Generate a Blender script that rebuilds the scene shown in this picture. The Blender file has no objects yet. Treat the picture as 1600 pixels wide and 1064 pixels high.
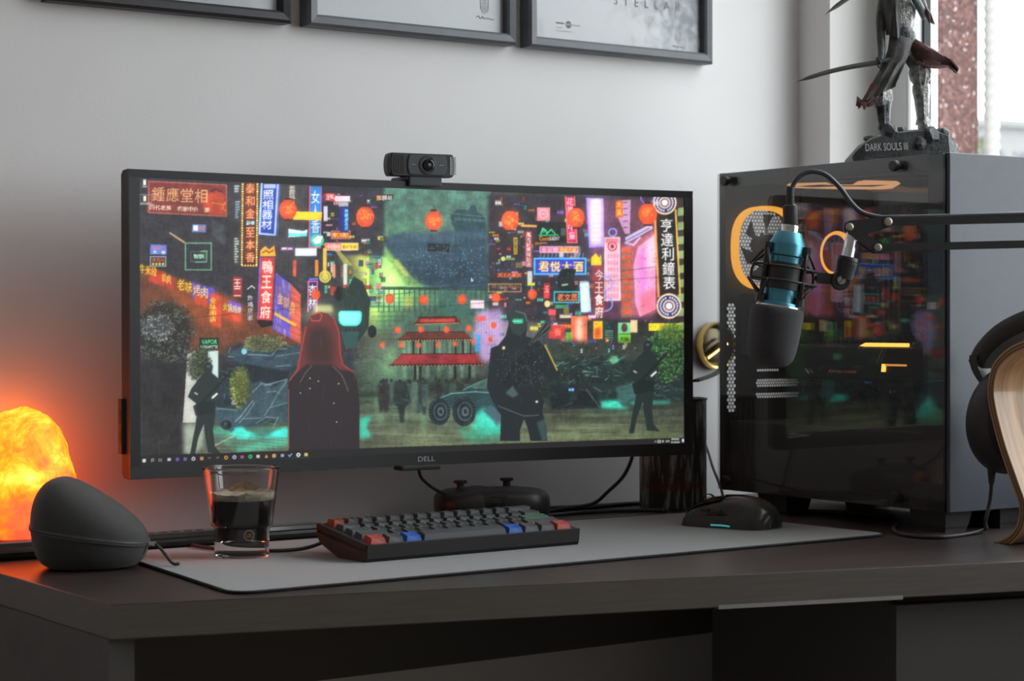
import bpy, bmesh, math, random
import numpy as np
from mathutils import Vector, Matrix, Quaternion, noise as mnoise

# ------------------------------------------------------------------ camera, world, light, exposure
scene = bpy.context.scene
COL = scene.collection
FPX, YAW, PITCH, ROLL = 3240.6, 0.5922, 0.0097, -0.0019      # focal length in pixels of a 1600 px wide frame
CAMZ = 1.018                                                 # desk top is 0.75 m above the floor
DZ = 0.75
_F = Vector((math.sin(YAW)*math.cos(PITCH), math.cos(YAW)*math.cos(PITCH), -math.sin(PITCH)))
_R0 = Vector((math.cos(YAW), -math.sin(YAW), 0.0)); _U0 = _R0.cross(_F)
_R = _R0*math.cos(ROLL) + _U0*math.sin(ROLL); _U = _U0*math.cos(ROLL) - _R0*math.sin(ROLL)
cam_d = bpy.data.cameras.new('camera'); cam = bpy.data.objects.new('camera', cam_d); COL.objects.link(cam)
cam.matrix_world = Matrix(((_R.x, _U.x, -_F.x, 0), (_R.y, _U.y, -_F.y, 0), (_R.z, _U.z, -_F.z, CAMZ), (0, 0, 0, 1)))
cam_d.sensor_fit = 'HORIZONTAL'; cam_d.sensor_width = 36.0; cam_d.lens = FPX*36.0/1600.0
cam_d.clip_start = 0.05; cam_d.clip_end = 300
cam_d.dof.use_dof = True; cam_d.dof.focus_distance = 2.5; cam_d.dof.aperture_fstop = 9.0
scene.camera = cam

world = bpy.data.worlds.new('overcast_sky'); scene.world = world; world.use_nodes = True
bg = world.node_tree.nodes['Background']; bg.inputs[0].default_value = (0.95, 0.97, 1.0, 1); bg.inputs[1].default_value = 5.7

# daylight portal in the window opening (guides the sky light through the window)
for _y0, _y1 in ((0.50, 2.384),):
    pl = bpy.data.lights.new('window_portal', 'AREA'); pl.shape = 'RECTANGLE'; pl.size = 1.62; pl.size_y = _y1-_y0
    pl.cycles.is_portal = True
    plo = bpy.data.objects.new('window_portal', pl); COL.objects.link(plo)
    plo.location = (2.34, (_y0+_y1)/2, 1.62); plo.rotation_euler = (0, math.radians(90), 0)

scene.view_settings.view_transform = 'Standard'; scene.view_settings.look = 'None'
scene.view_settings.exposure = 0.0; scene.view_settings.gamma = 1.0
scene.view_settings.use_curve_mapping = False
scene.cycles.use_denoising = True
scene.cycles.max_bounces = 12; scene.cycles.diffuse_bounces = 6; scene.cycles.glossy_bounces = 5
scene.cycles.transmission_bounces = 10; scene.cycles.transparent_max_bounces = 16
scene.cycles.caustics_reflective = False; scene.cycles.caustics_refractive = True
scene.cycles.sample_clamp_indirect = 6.0

def pt(px, py, depth):
    """place a point: photo pixel + distance in front of the camera -> world position"""
    return Vector((0, 0, CAMZ)) + _F*depth + _R*((px-800)/FPX*depth) - _U*((py-532)/FPX*depth)

# ------------------------------------------------------------------ helpers
def srgb(r, g, b):
    f = lambda c: (c/255/12.92) if c/255 <= 0.04045 else ((c/255+0.055)/1.055)**2.4
    return (f(r), f(g), f(b), 1.0)

def mat(name, color, rough=0.5, metal=0.0, spec=0.5, emit=None, estr=0.0, noise=None, bump=None, trans=0.0, ior=1.45, coat=0.0, sheen=0.0):
    """procedural principled material; noise=(scale, amount, stretch) varies the colour, bump=(scale, strength)"""
    m = bpy.data.materials.new(name); m.use_nodes = True
    nt = m.node_tree; b = nt.nodes['Principled BSDF']
    c = tuple(color)[:3] + (1.0,)
    b.inputs['Base Color'].default_value = c; b.inputs['Roughness'].default_value = rough
    b.inputs['Metallic'].default_value = metal; b.inputs['Specular IOR Level'].default_value = spec
    b.inputs['Transmission Weight'].default_value = trans; b.inputs['IOR'].default_value = ior
    b.inputs['Coat Weight'].default_value = coat
    b.inputs['Sheen Weight'].default_value = sheen
    if emit is not None:
        b.inputs['Emission Color'].default_value = tuple(emit)[:3] + (1.0,); b.inputs['Emission Strength'].default_value = estr
    tc = None
    def coords(stretch):
        nonlocal tc
        if tc is None: tc = nt.nodes.new('ShaderNodeTexCoord')
        mp = nt.nodes.new('ShaderNodeMapping'); nt.links.new(tc.outputs['Object'], mp.inputs[0])
        mp.inputs['Scale'].default_value = stretch
        return mp.outputs[0]
    if noise:
        sc, amt = noise[0], noise[1]; st = noise[2] if len(noise) > 2 else (1, 1, 1)
        n = nt.nodes.new('ShaderNodeTexNoise'); n.inputs['Scale'].default_value = sc; n.inputs['Detail'].default_value = 5
        nt.links.new(coords(st), n.inputs['Vector'])
        r = nt.nodes.new('ShaderNodeValToRGB')
        r.color_ramp.elements[0].position = 0.3; r.color_ramp.elements[1].position = 0.7
        r.color_ramp.elements[0].color = tuple(max(0, x*(1-amt)) for x in c[:3]) + (1,)
        r.color_ramp.elements[1].color = tuple(min(1, x*(1+amt)) for x in c[:3]) + (1,)
        nt.links.new(n.outputs['Fac'], r.inputs[0]); nt.links.new(r.outputs[0], b.inputs['Base Color'])
    if bump:
        n2 = nt.nodes.new('ShaderNodeTexNoise'); n2.inputs['Scale'].default_value = bump[0]; n2.inputs['Detail'].default_value = 3
        nt.links.new(coords(bump[2] if len(bump) > 2 else (1, 1, 1)), n2.inputs['Vector'])
        bp = nt.nodes.new('ShaderNodeBump'); bp.inputs['Strength'].default_value = bump[1]; bp.inputs['Distance'].default_value = 0.002
        nt.links.new(n2.outputs['Fac'], bp.inputs['Height']); nt.links.new(bp.outputs[0], b.inputs['Normal'])
    return m

def two_sided_ior(nt, fr, ior):
    """thin glass: the same reflectance on both faces of the sheet"""
    g = nt.nodes.new('ShaderNodeNewGeometry'); m = nt.nodes.new('ShaderNodeMapRange')
    m.inputs[3].default_value = ior; m.inputs[4].default_value = 1.0/ior
    nt.links.new(g.outputs['Backfacing'], m.inputs[0]); nt.links.new(m.outputs[0], fr.inputs['IOR'])

ROOTM = {}
def empty(name, loc, rot=(0, 0, 0), label=None, cat=None, group=None):
    o = bpy.data.objects.new(name, None); COL.objects.link(o)
    o.location = loc; o.rotation_euler = rot; o.empty_display_size = 0.02
    ROOTM[o] = Matrix.Translation(Vector(loc)) @ Matrix.Rotation(rot[2], 4, 'Z') @ Matrix.Rotation(rot[1], 4, 'Y') @ Matrix.Rotation(rot[0], 4, 'X')
    tag(o, label, cat, group)
    return o

def tag(o, label=None, cat=None, group=None, kind=None):
    if label: o['label'] = label
    if cat: o['category'] = cat
    if group: o['group'] = group
    if kind: o['kind'] = kind
    return o

def obj(name, bm, material, parent=None, world=False, smooth=None, loc=None):
    """link a bmesh as one mesh object; world=True means the bmesh is in world space and is brought into its parent's space"""
    if world and parent is not None:
        bmesh.ops.transform(bm, matrix=ROOTM[parent].inverted(), verts=bm.verts)
    bmesh.ops.recalc_face_normals(bm, faces=bm.faces)
    me = bpy.data.meshes.new(name); bm.to_mesh(me); bm.free()
    if smooth is not None:
        me.shade_smooth() if smooth is True else None
        if smooth is not True:
            me.shade_smooth()
            bm2 = bmesh.new(); bm2.from_mesh(me)
            for e in bm2.edges:
                if len(e.link_faces) == 2 and e.calc_face_angle(0) > math.radians(smooth): e.smooth = False
            bm2.to_mesh(me); bm2.free()
    if material is not None: me.materials.append(material)
    o = bpy.data.objects.new(name, me); COL.objects.link(o)
    if parent is not None: o.parent = parent; ROOTM[o] = ROOTM[parent]
    else: ROOTM[o] = Matrix.Identity(4)
    if loc is not None: o.location = loc
    return o

def NB(): return bmesh.new()

def box(bm, lo, hi, bevel=0.0, seg=2, M=None):
    lo = Vector(lo); hi = Vector(hi)
    r = bmesh.ops.create_cube(bm, size=1.0)
    vs = r['verts']
    for v in vs:
        v.co = Vector(((lo.x+hi.x)/2 + v.co.x*(hi.x-lo.x), (lo.y+hi.y)/2 + v.co.y*(hi.y-lo.y), (lo.z+hi.z)/2 + v.co.z*(hi.z-lo.z)))
    if bevel > 0:
        es = list({e for v in vs for e in v.link_edges})
        rr = bmesh.ops.bevel(bm, geom=es, offset=bevel, segments=seg, affect='EDGES', profile=0.5)
        vs = list({v for f in rr['faces'] for v in f.verts} | {v for v in vs if v.is_valid})
    if M is not None:
        bmesh.ops.transform(bm, matrix=M, verts=vs)
    return vs

def lathe(bm, prof, segs=32, M=None, close=False):
    """revolve (r, z) profile about z"""
    rings = []
    for r, z in prof:
        if r < 1e-6: rings.append([bm.verts.new((0, 0, z))])
        else: rings.append([bm.verts.new((r*math.cos(2*math.pi*i/segs), r*math.sin(2*math.pi*i/segs), z)) for i in range(segs)])
    pairs = list(zip(rings[:-1], rings[1:]))
    if close: pairs.append((rings[-1], rings[0]))
    for a, b in pairs:
        for i in range(segs):
            j = (i+1) % segs
            if len(a) == 1 and len(b) == 1: continue
            if len(a) == 1: bm.faces.new((a[0], b[i], b[j]))
            elif len(b) == 1: bm.faces.new((a[i], b[0], a[j]))
            else: bm.faces.new((a[i], b[i], b[j], a[j]))
    vs = [v for r in rings for v in r]
    if M is not None: bmesh.ops.transform(bm, matrix=M, verts=vs)
    return vs

def loft(bm, rings, cap=True, closed=True):
    """rings: list of equally long point lists"""
    R = [[bm.verts.new(p) for p in r] for r in rings]
    n = len(R[0])
    for a, b in zip(R[:-1], R[1:]):
        for i in range(n if closed else n-1):
            j = (i+1) % n
            bm.faces.new((a[i], a[j], b[j], b[i]))
    if cap:
        bm.faces.new(R[0][::-1]); bm.faces.new(R[-1])
    return [v for r in R for v in r]

def smooth_path(pts, n=8):
    P = [Vector(p) for p in pts]
    if len(P) < 3: return P
    out = []
    for i in range(len(P)-1):
        p0 = P[max(i-1, 0)]; p1 = P[i]; p2 = P[i+1]; p3 = P[min(i+2, len(P)-1)]
        for k in range(n):
            t = k/n
            out.append(0.5*((2*p1) + (-p0+p2)*t + (2*p0-5*p1+4*p2-p3)*t*t + (-p0+3*p1-3*p2+p3)*t**3))
    out.append(P[-1]); return out

def tube(bm, pts, r, segs=8, smooth=True, n=8, closed=False, taper=None):
    P = smooth_path(pts, n) if smooth else [Vector(p) for p in pts]
    if closed: P = P + [P[0]]
    ref = Vector((0, 0, 1)); rings = []
    t0 = (P[1]-P[0]).normalized()
    u = t0.orthogonal().normalized()
    for i, p in enumerate(P):
        if closed:
            t = (P[(i+1) % (len(P)-1)] - P[i-1 if i > 0 else len(P)-2]).normalized()
        else:
            t = (P[min(i+1, len(P)-1)] - P[max(i-1, 0)]).normalized()
        u = (u - t*u.dot(t))
        u = u.normalized() if u.length > 1e-6 else t.orthogonal().normalized()
        w = t.cross(u)
        rr = r if taper is None else r*taper[0] + (r*taper[1]-r*taper[0])*i/(len(P)-1)
        rings.append([p + u*rr*math.cos(2*math.pi*k/segs) + w*rr*math.sin(2*math.pi*k/segs) for k in range(segs)])
    return loft(bm, rings, cap=not closed)

def prism(bm, poly, z0, z1, M=None, bevel=0.0):
    """extruded polygon: poly is a list of (x, y)"""
    a = [bm.verts.new((x, y, z0)) for x, y in poly]; b = [bm.verts.new((x, y, z1)) for x, y in poly]
    n = len(poly)
    fs = [bm.faces.new(a[::-1]), bm.faces.new(b)]
    for i in range(n): fs.append(bm.faces.new((a[i], a[(i+1) % n], b[(i+1) % n], b[i])))
    vs = a+b
    if bevel > 0:
        es = list({e for f in fs[:2] for e in f.edges})
        rr = bmesh.ops.bevel(bm, geom=es, offset=bevel, segments=2, affect='EDGES', profile=0.5)
        vs = list({v for v in vs if v.is_valid} | {v for f in rr['faces'] for v in f.verts})
    if M is not None: bmesh.ops.transform(bm, matrix=M, verts=vs)
    return vs

def round_poly(pts, r, n=5):
    """polygon (2D) with rounded corners"""
    out = []; P = [Vector((p[0], p[1])) for p in pts]
    for i in range(len(P)):
        a, b, c = P[i-1], P[i], P[(i+1) % len(P)]
        d1 = (a-b).normalized(); d2 = (c-b).normalized()
        rr = min(r, (a-b).length*0.45, (c-b).length*0.45)
        p1 = b+d1*rr; p2 = b+d2*rr
        for k in range(n+1):
            t = k/n
            q = p1*(1-t)**2 + b*2*t*(1-t) + p2*t*t
            out.append((q.x, q.y))
    return out

def axis_matrix(origin, z, x=None):
    """matrix whose z axis follows z"""
    z = Vector(z).normalized()
    x = Vector(x) if x is not None else z.orthogonal()
    x = (x - z*x.dot(z)).normalized(); y = z.cross(x)
    return Matrix(((x.x, y.x, z.x, origin[0]), (x.y, y.y, z.y, origin[1]), (x.z, y.z, z.z, origin[2]), (0, 0, 0, 1)))

_GLY = {}
def text_tris(s, bold=False):
    """triangles (k,3,2) of a line of text, unit height, from Blender's own font"""
    if s in _GLY: return _GLY[s]
    cu = bpy.data.curves.new('t', 'FONT'); cu.body = s; cu.resolution_u = 3
    o = bpy.data.objects.new('t', cu); COL.objects.link(o)
    dg = bpy.context.evaluated_depsgraph_get(); ev = o.evaluated_get(dg); me = ev.to_mesh()
    me.calc_loop_triangles()
    v = np.zeros(len(me.vertices)*3); me.vertices.foreach_get('co', v); v = v.reshape(-1, 3)[:, :2]
    t = np.zeros(len(me.loop_triangles)*3, dtype=np.int32); me.loop_triangles.foreach_get('vertices', t)
    T = v[t.reshape(-1, 3)] if len(t) else np.zeros((0, 3, 2))
    ev.to_mesh_clear(); bpy.data.objects.remove(o); bpy.data.curves.remove(cu)
    _GLY[s] = T
    return T

def text_bm(s, width, height, M, depth=0.0):
    """flat lettering: text scaled into width x height, placed by matrix M (local x right, y up)"""
    T = text_tris(s); bm = NB()
    if len(T) == 0: return bm
    lo = T.reshape(-1, 2).min(0); hi = T.reshape(-1, 2).max(0); sc = np.array([width, height])/(hi-lo)
    seen = {}
    def V(p):
        k = (round(float(p[0]), 5), round(float(p[1]), 5))
        if k not in seen:
            q = (p-lo)*sc; seen[k] = bm.verts.new(M @ Vector((q[0], q[1], 0)))
        return seen[k]
    for tri in T:
        try: bm.faces.new([V(p) for p in tri])
        except ValueError: pass
    if depth > 0:
        r = bmesh.ops.extrude_face_region(bm, geom=bm.faces[:])
        nv = [g for g in r['geom'] if isinstance(g, bmesh.types.BMVert)]
        bmesh.ops.translate(bm, verts=nv, vec=(M.to_3x3() @ Vector((0, 0, depth))))
    return bm

def copy_tree(o, parent=None):
    c = o.copy(); COL.objects.link(c); c.parent = parent
    for ch in list(o.children): copy_tree(ch, c)
    return c

# ------------------------------------------------------------------ shared materials
M_wall = mat('wall_paint', (0.80, 0.785, 0.785), 0.75, noise=(9, 0.012), bump=(260, 0.06))
M_wallr = mat('window_wall_paint', (0.80, 0.785, 0.765), 0.7, bump=(260, 0.05))
M_ceil = mat('ceiling_paint', (0.8, 0.8, 0.79), 0.85)
M_floor = mat('floor_laminate', (0.52, 0.44, 0.36), 0.45, noise=(3, 0.3, (1, 12, 1)))
M_pvc = mat('white_window_pvc', (0.82, 0.83, 0.83), 0.35)
M_gasket = mat('black_rubber', (0.02, 0.02, 0.025), 0.6)
M_wood = mat('dark_brown_laminate', (0.055, 0.040, 0.037), 0.36, spec=0.5, noise=(14, 0.30, (0.35, 9, 9)), bump=(60, 0.04, (0.4, 10, 10)))
M_woodE = mat('desk_edge_band', (0.125, 0.112, 0.100), 0.5, noise=(40, 0.10, (0.3, 1, 6)))
M_woodD = mat('dark_desk_panel', (0.085, 0.080, 0.077), 0.55, noise=(30, 0.1))
M_black = mat('black_plastic', (0.042, 0.041, 0.042), 0.42)
M_blackm = mat('matte_black_plastic', (0.046, 0.044, 0.044), 0.62, bump=(900, 0.08))
M_glossb = mat('gloss_black_plastic', (0.020, 0.019, 0.019), 0.12)
M_rubber = mat('black_cable_rubber', (0.042, 0.042, 0.044), 0.5)
M_chrome = mat('brushed_chrome', (0.75, 0.74, 0.72), 0.22, metal=1.0)
M_brass = mat('polished_brass', (0.78, 0.55, 0.20), 0.25, metal=1.0)
M_alu = mat('dull_aluminium', (0.30, 0.30, 0.30), 0.45, metal=0.6)

# ------------------------------------------------------------------ room shell
WALL_X = 2.196                       # window wall
WSL = 0.045                          # the back wall is not quite square to the window wall
def wall_y(x): return 2.400 + WSL*(x-0.95)
WALL_Y = wall_y(WALL_X)
def struct(name, bm, m, **k):
    o = obj(name, bm, m, **k); o['kind'] = 'structure'; return o

bm = NB(); prism(bm, [(-1.9, wall_y(-1.9)), (2.39, wall_y(2.39)), (2.39, 2.56), (-1.9, 2.56)], 0, 2.6); struct('wall_back', bm, M_wall)
bm = NB(); box(bm, (-1.9, -1.4, -0.06), (2.39, WALL_Y, 0)); struct('floor', bm, M_floor)
bm = NB(); box(bm, (-1.9, -1.4, 2.6), (2.39, 2.56, 2.7)); struct('ceiling', bm, M_ceil)
bm = NB(); box(bm, (-2.0, -1.4, 0), (-1.9, 2.56, 2.6)); struct('wall_left', bm, M_wall)
bm = NB(); box(bm, (-1.9, -1.5, 0), (2.39, -1.4, 2.6)); struct('wall_front', bm, M_wall)
# right wall with one wide window opening
WZ0, WZ1 = 0.82, 2.42
WINS = ((0.50, 2.384),)
bm = NB()
box(bm, (WALL_X, -1.4, 0), (2.39, WALL_Y, WZ0)); box(bm, (WALL_X, -1.4, WZ1), (2.39, WALL_Y, 2.6))
box(bm, (WALL_X, 2.384, WZ0), (2.39, WALL_Y, WZ1)); box(bm, (WALL_X, -1.4, WZ0), (2.39, 0.50, WZ1))
struct('wall_right', bm, M_wallr)
# window: jamb lining, frame, sash, gasket, glass, sill
def frame_ring(bm, x0, x1, y0, y1, z0, z1, t, bevel=0.0):
    box(bm, (x0, y0, z0), (x1, y0+t, z1), bevel); box(bm, (x0, y1-t, z0), (x1, y1, z1), bevel)
    box(bm, (x0, y0+t, z0), (x1, y1-t, z0+t), bevel); box(bm, (x0, y0+t, z1-t), (x1, y1-t, z1), bevel)
M_pane = bpy.data.materials.new('window_glass'); M_pane.use_nodes = True
nt = M_pane.node_tree; nt.nodes.clear()
o_ = nt.nodes.new('ShaderNodeOutputMaterial'); mx = nt.nodes.new('ShaderNodeMixShader'); tr = nt.nodes.new('ShaderNodeBsdfTransparent'); gl = nt.nodes.new('ShaderNodeBsdfGlossy'); fr = nt.nodes.new('ShaderNodeFresnel')
two_sided_ior(nt, fr, 1.5); gl.inputs['Roughness'].default_value = 0.0; tr.inputs[0].default_value = (0.95, 0.97, 0.97, 1)
nt.links.new(fr.outputs[0], mx.inputs[0]); nt.links.new(tr.outputs[0], mx.inputs[1]); nt.links.new(gl.outputs[0], mx.inputs[2]); nt.links.new(mx.outputs[0], o_.inputs[0])
for _i, (WY0, WY1) in enumerate(WINS):
    win = empty('window_%d' % (_i+1), (2.30, (WY0+WY1)/2, WZ0)); win['kind'] = 'structure'
    bm = NB(); frame_ring(bm, 2.302, 2.365, WY0, WY1, WZ0, WZ1, 0.030, 0.003); obj('window_frame', bm, M_pvc, win, world=True)
    bm = NB(); frame_ring(bm, 2.286, 2.352, WY0+0.026, WY1-0.026, WZ0+0.03, WZ1-0.03, 0.052, 0.005); obj('window_sash', bm, M_pvc, win, world=True)
    bm = NB(); frame_ring(bm, 2.316, 2.330, WY0+0.076, WY1-0.076, WZ0+0.08, WZ1-0.08, 0.006); obj('gasket', bm, M_gasket, win, world=True)
    bm = NB(); box(bm, (2.332, WY0+0.074, WZ0+0.078), (2.336, WY1-0.074, WZ1-0.078)); obj('pane', bm, M_pane, win, world=True)
    bm = NB(); box(bm, (2.17, WY0-0.02, WZ0-0.03), (2.302, WY1, WZ0), 0.006); obj('window_sill', bm, M_pvc, win, world=True)

# ------------------------------------------------------------------ outside the window
def mat_granite():
    m = bpy.data.materials.new('red_pebbledash'); m.use_nodes = True
    nt = m.node_tree; b = nt.nodes['Principled BSDF']; b.inputs['Roughness'].default_value = 0.9
    tc = nt.nodes.new('ShaderNodeTexCoord'); v = nt.nodes.new('ShaderNodeTexVoronoi'); v.inputs['Scale'].default_value = 150
    r = nt.nodes.new('ShaderNodeValToRGB'); e = r.color_ramp.elements
    e[0].position = 0.0; e[0].color = (0.045, 0.016, 0.013, 1); e[1].position = 1.0; e[1].color = (0.34, 0.28, 0.26, 1)
    q = e.new(0.45); q.color = (0.075, 0.028, 0.024, 1); q = e.new(0.75); q.color = (0.13, 0.055, 0.045, 1); q = e.new(0.93); q.color = (0.16, 0.085, 0.075, 1)
    nt.links.new(tc.outputs['Object'], v.inputs['Vector'])
    sp = nt.nodes.new('ShaderNodeSeparateColor'); nt.links.new(v.outputs['Color'], sp.inputs[0]); nt.links.new(sp.outputs[0], r.inputs[0])
    nt.links.new(r.outputs[0], b.inputs['Base Color'])
    return m
bm = NB(); box(bm, (2.93, 3.0, -3.0), (3.178, 3.35, 3.6), 0.01)
tag(obj('pebbledash_pillar', bm, mat_granite()), 'reddish brown pebbledash pillar standing outside the window', 'pillar')
bm = NB()
for k in range(74):
    z = 0.9+k*0.022
    lathe(bm, [(0.0145, z), (0.0170, z+0.006), (0.0170, z+0.012), (0.0145, z+0.018), (0.0145, z+0.022)], 14, Matrix.Translation((3.196, 2.985, 0)))
tag(obj('corrugated_pipe', bm, mat('white_corrugated_plastic', (0.34, 0.335, 0.32), 0.6), smooth=True), 'pale corrugated vertical pipe beside the pebbledash pillar outside', 'pipe')
bm = NB(); box(bm, (2.4, -60, -3.3), (220, 220, -3.2)); struct('ground_outside', bm, mat('pale_street', (0.45, 0.44, 0.42), 0.9))
HK = 4.0
house = empty('distant_house', (22.4*HK, 20.2*HK, -3.2), (0, 0, 0), 'pale sunlit house with a blue window seen far outside', 'house')
M_hw = mat('pale_render', (0.22, 0.22, 0.22), 0.9)
hb = lambda a, b_: ((a[0]*HK, a[1]*HK, a[2]), (b_[0]*HK, b_[1]*HK, b_[2]))
bm = NB(); box(bm, *hb((21.2, 19.9, -3.2), (27, 24, 11.6))); obj('wall', bm, M_hw, house, world=True)
bm = NB(); box(bm, *hb((21.1, 19.8, 11.6), (27.1, 24.1, 12.0))); obj('roof', bm, mat('pale_roof', (0.20, 0.20, 0.20), 0.9), house, world=True)
M_hwin = mat('blue_window_glass', (0.07, 0.10, 0.13), 0.6)
for z0 in (9.4, 6.2, 3.0):
    for x0 in (21.42, 21.85, 22.5, 23.2):
        bm = NB(); box(bm, (x0*HK, 19.87*HK, z0), ((x0+0.085)*HK, 19.91*HK, z0+0.85)); w_ = obj('window', bm, M_hw, house, world=True)
        bm = NB(); box(bm, (x0*HK+0.03, 19.865*HK, z0+0.04), ((x0+0.085)*HK-0.03, 19.871*HK, z0+0.81)); obj('pane', bm, M_hwin, w_, world=True)
random.seed(3)
tc0 = Vector((42.5, 40.3, 4.9))
tree = empty('street_tree', (42.5, 40.3, -3.2), (0, 0, 0), 'small green tree in front of the distant pale house', 'tree')
bm = NB(); tube(bm, [(42.5, 40.3, -3.2), (42.55, 40.3, 1.0), (42.5, 40.35, 4.6)], 0.14, 8); obj('trunk', bm, mat('bark', (0.12, 0.08, 0.05), 0.9), tree, world=True)
bm = NB()
for k in range(420):
    c = tc0 + Vector((random.gauss(0, .35), random.gauss(0, .35), random.gauss(0, .42)))
    n = Vector((random.gauss(0, 1), random.gauss(0, 1), random.gauss(0, 1))).normalized(); a = n.orthogonal().normalized()*0.16; b_ = n.cross(a).normalized()*0.09
    bm.faces.new([bm.verts.new(c+a), bm.verts.new(c+b_), bm.verts.new(c-a), bm.verts.new(c-b_)])
tag(obj('foliage', bm, mat('leaf_green', (0.10, 0.115, 0.05), 0.8), tree, world=True), kind='stuff')
# ------------------------------------------------------------------ desk
desk = empty('desk', (0.778, 1.84, 0), (0, 0, 0), 'dark brown wooden desk with a slanted front edge along the wall', 'desk')
def front_y(x): return 1.8377 - 0.2541*(x-0.7783)
XL, XR = 0.778, 2.192
WA = math.atan(WSL)
T = 0.034
bm = NB(); prism(bm, [(XL, front_y(XL)), (XR, front_y(XR)), (XR, wall_y(XR)-0.003), (XL, wall_y(XL)-0.003)], DZ-T, DZ, bevel=0.0012)
dt = obj('desktop', bm, M_wood, desk, world=True)
dt.data.materials.append(M_woodE)
for p in dt.data.polygons:
    if abs(p.normal.z) < 0.3: p.material_index = 1
bm = NB(); box(bm, (XL, front_y(XL)+0.004, 0), (XL+0.026, wall_y(XL)-0.004, DZ-T)); obj('side_panel', bm, M_woodD, desk, world=True)
bm = NB(); prism(bm, [(XL+0.026, wall_y(XL)-0.045), (XR, wall_y(XR)-0.045), (XR, wall_y(XR)-0.027), (XL+0.026, wall_y(XL)-0.027)], 0.551, DZ-T); obj('back_panel', bm, mat('brown_back_panel', (0.13, 0.122, 0.115), 0.6), desk, world=True)
fd = Vector((1, -0.2541, 0)).normalized(); fn = Vector((-fd.y, fd.x, 0))      # along the front edge, into the desk
ped0 = Vector((1.438, front_y(1.438), 0)) + fn*0.02
def fpoly(a, b, d0, d1):
    o0 = Vector((1.438, front_y(1.438), 0))
    return [tuple((o0+fd*a+fn*d0).xy), tuple((o0+fd*b+fn*d0).xy), tuple((o0+fd*b+fn*d1).xy), tuple((o0+fd*a+fn*d1).xy)]
ped = empty('drawer_cabinet', (1.8, 1.8, 0), (0, 0, 0), 'dark drawer cabinet standing under the right side of the desk', 'cabinet')
bm = NB(); prism(bm, fpoly(0.180, 0.56, 0.05, 0.50), 0.0, DZ-T-0.002); M_ped = mat('black_brown_cabinet', (0.085, 0.081, 0.080), 0.6); obj('body', bm, M_ped, ped, world=True)
for k in range(3):
    z1 = DZ-T-0.012 - k*0.225; z0 = z1-0.220
    bm = NB(); prism(bm, fpoly(0.182, 0.558, 0.030, 0.0498), max(z0, 0.03), z1, bevel=0.001); d_ = obj('drawer', bm, M_ped, ped, world=True)
    if k:
        bm = NB(); prism(bm, fpoly(0.27, 0.47, 0.018, 0.030), z1-0.012, z1-0.004); obj('handle', bm, M_alu, d_, world=True)
bm = NB(); prism(bm, fpoly(-0.048, 0.172, -0.0015, 0.010), DZ-T-0.0012, DZ-T+0.0030); tag(obj('handle_strip', bm, mat('grey_strip', (0.30, 0.30, 0.29), 0.5), desk, world=True), 'thin grey metal strip under the front edge')

# desk mat
mroot = empty('desk_mat', (1.36, 2.03, DZ), (0, 0, 0), 'large dark grey cloth desk mat under keyboard, glass and mouse', 'desk mat')
mp = round_poly([(0.902, 1.828), (1.822, 1.868), (1.800, 2.236), (0.944, 2.226)], 0.03, 7)
M_mat = mat('grey_mat_cloth', (0.106, 0.110, 0.116), 0.85, bump=(1400, 0.25), noise=(700, 0.12), sheen=0.7)
M_mate = mat('black_stitched_edge', (0.022, 0.022, 0.027), 0.8)
bm = NB(); prism(bm, mp, DZ+0.0002, DZ+0.0030, bevel=0.0008); obj('cloth', bm, M_mat, mroot, world=True)
bm = NB(); tube(bm, [(x, y, DZ+0.0019) for x, y in mp], 0.0017, 6, smooth=False, closed=True); obj('stitched_edge', bm, M_mate, mroot, world=True, smooth=True)
M_worn = mat('worn_white_print', (0.55, 0.53, 0.50), 0.8)
bm = NB()
for a, b, hh in ((0.00, 0.022, .004), (0.032, 0.052, .0028), (0.054, 0.094, .0014)):
    x0, x1 = 0.956+a, 0.956+b; y0, y1 = 2.118+a*0.18, 2.118+b*0.18
    q = [bm.verts.new((x0, y0, DZ+0.0033)), bm.verts.new((x1, y1, DZ+0.0033)), bm.verts.new((x1, y1+hh, DZ+0.0033)), bm.verts.new((x0, y0+hh, DZ+0.0033))]
    bm.faces.new(q)
tag(obj('worn_print', bm, M_worn, mroot, world=True), 'streak of worn white print near the left edge')
MZ = DZ+0.003

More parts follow.
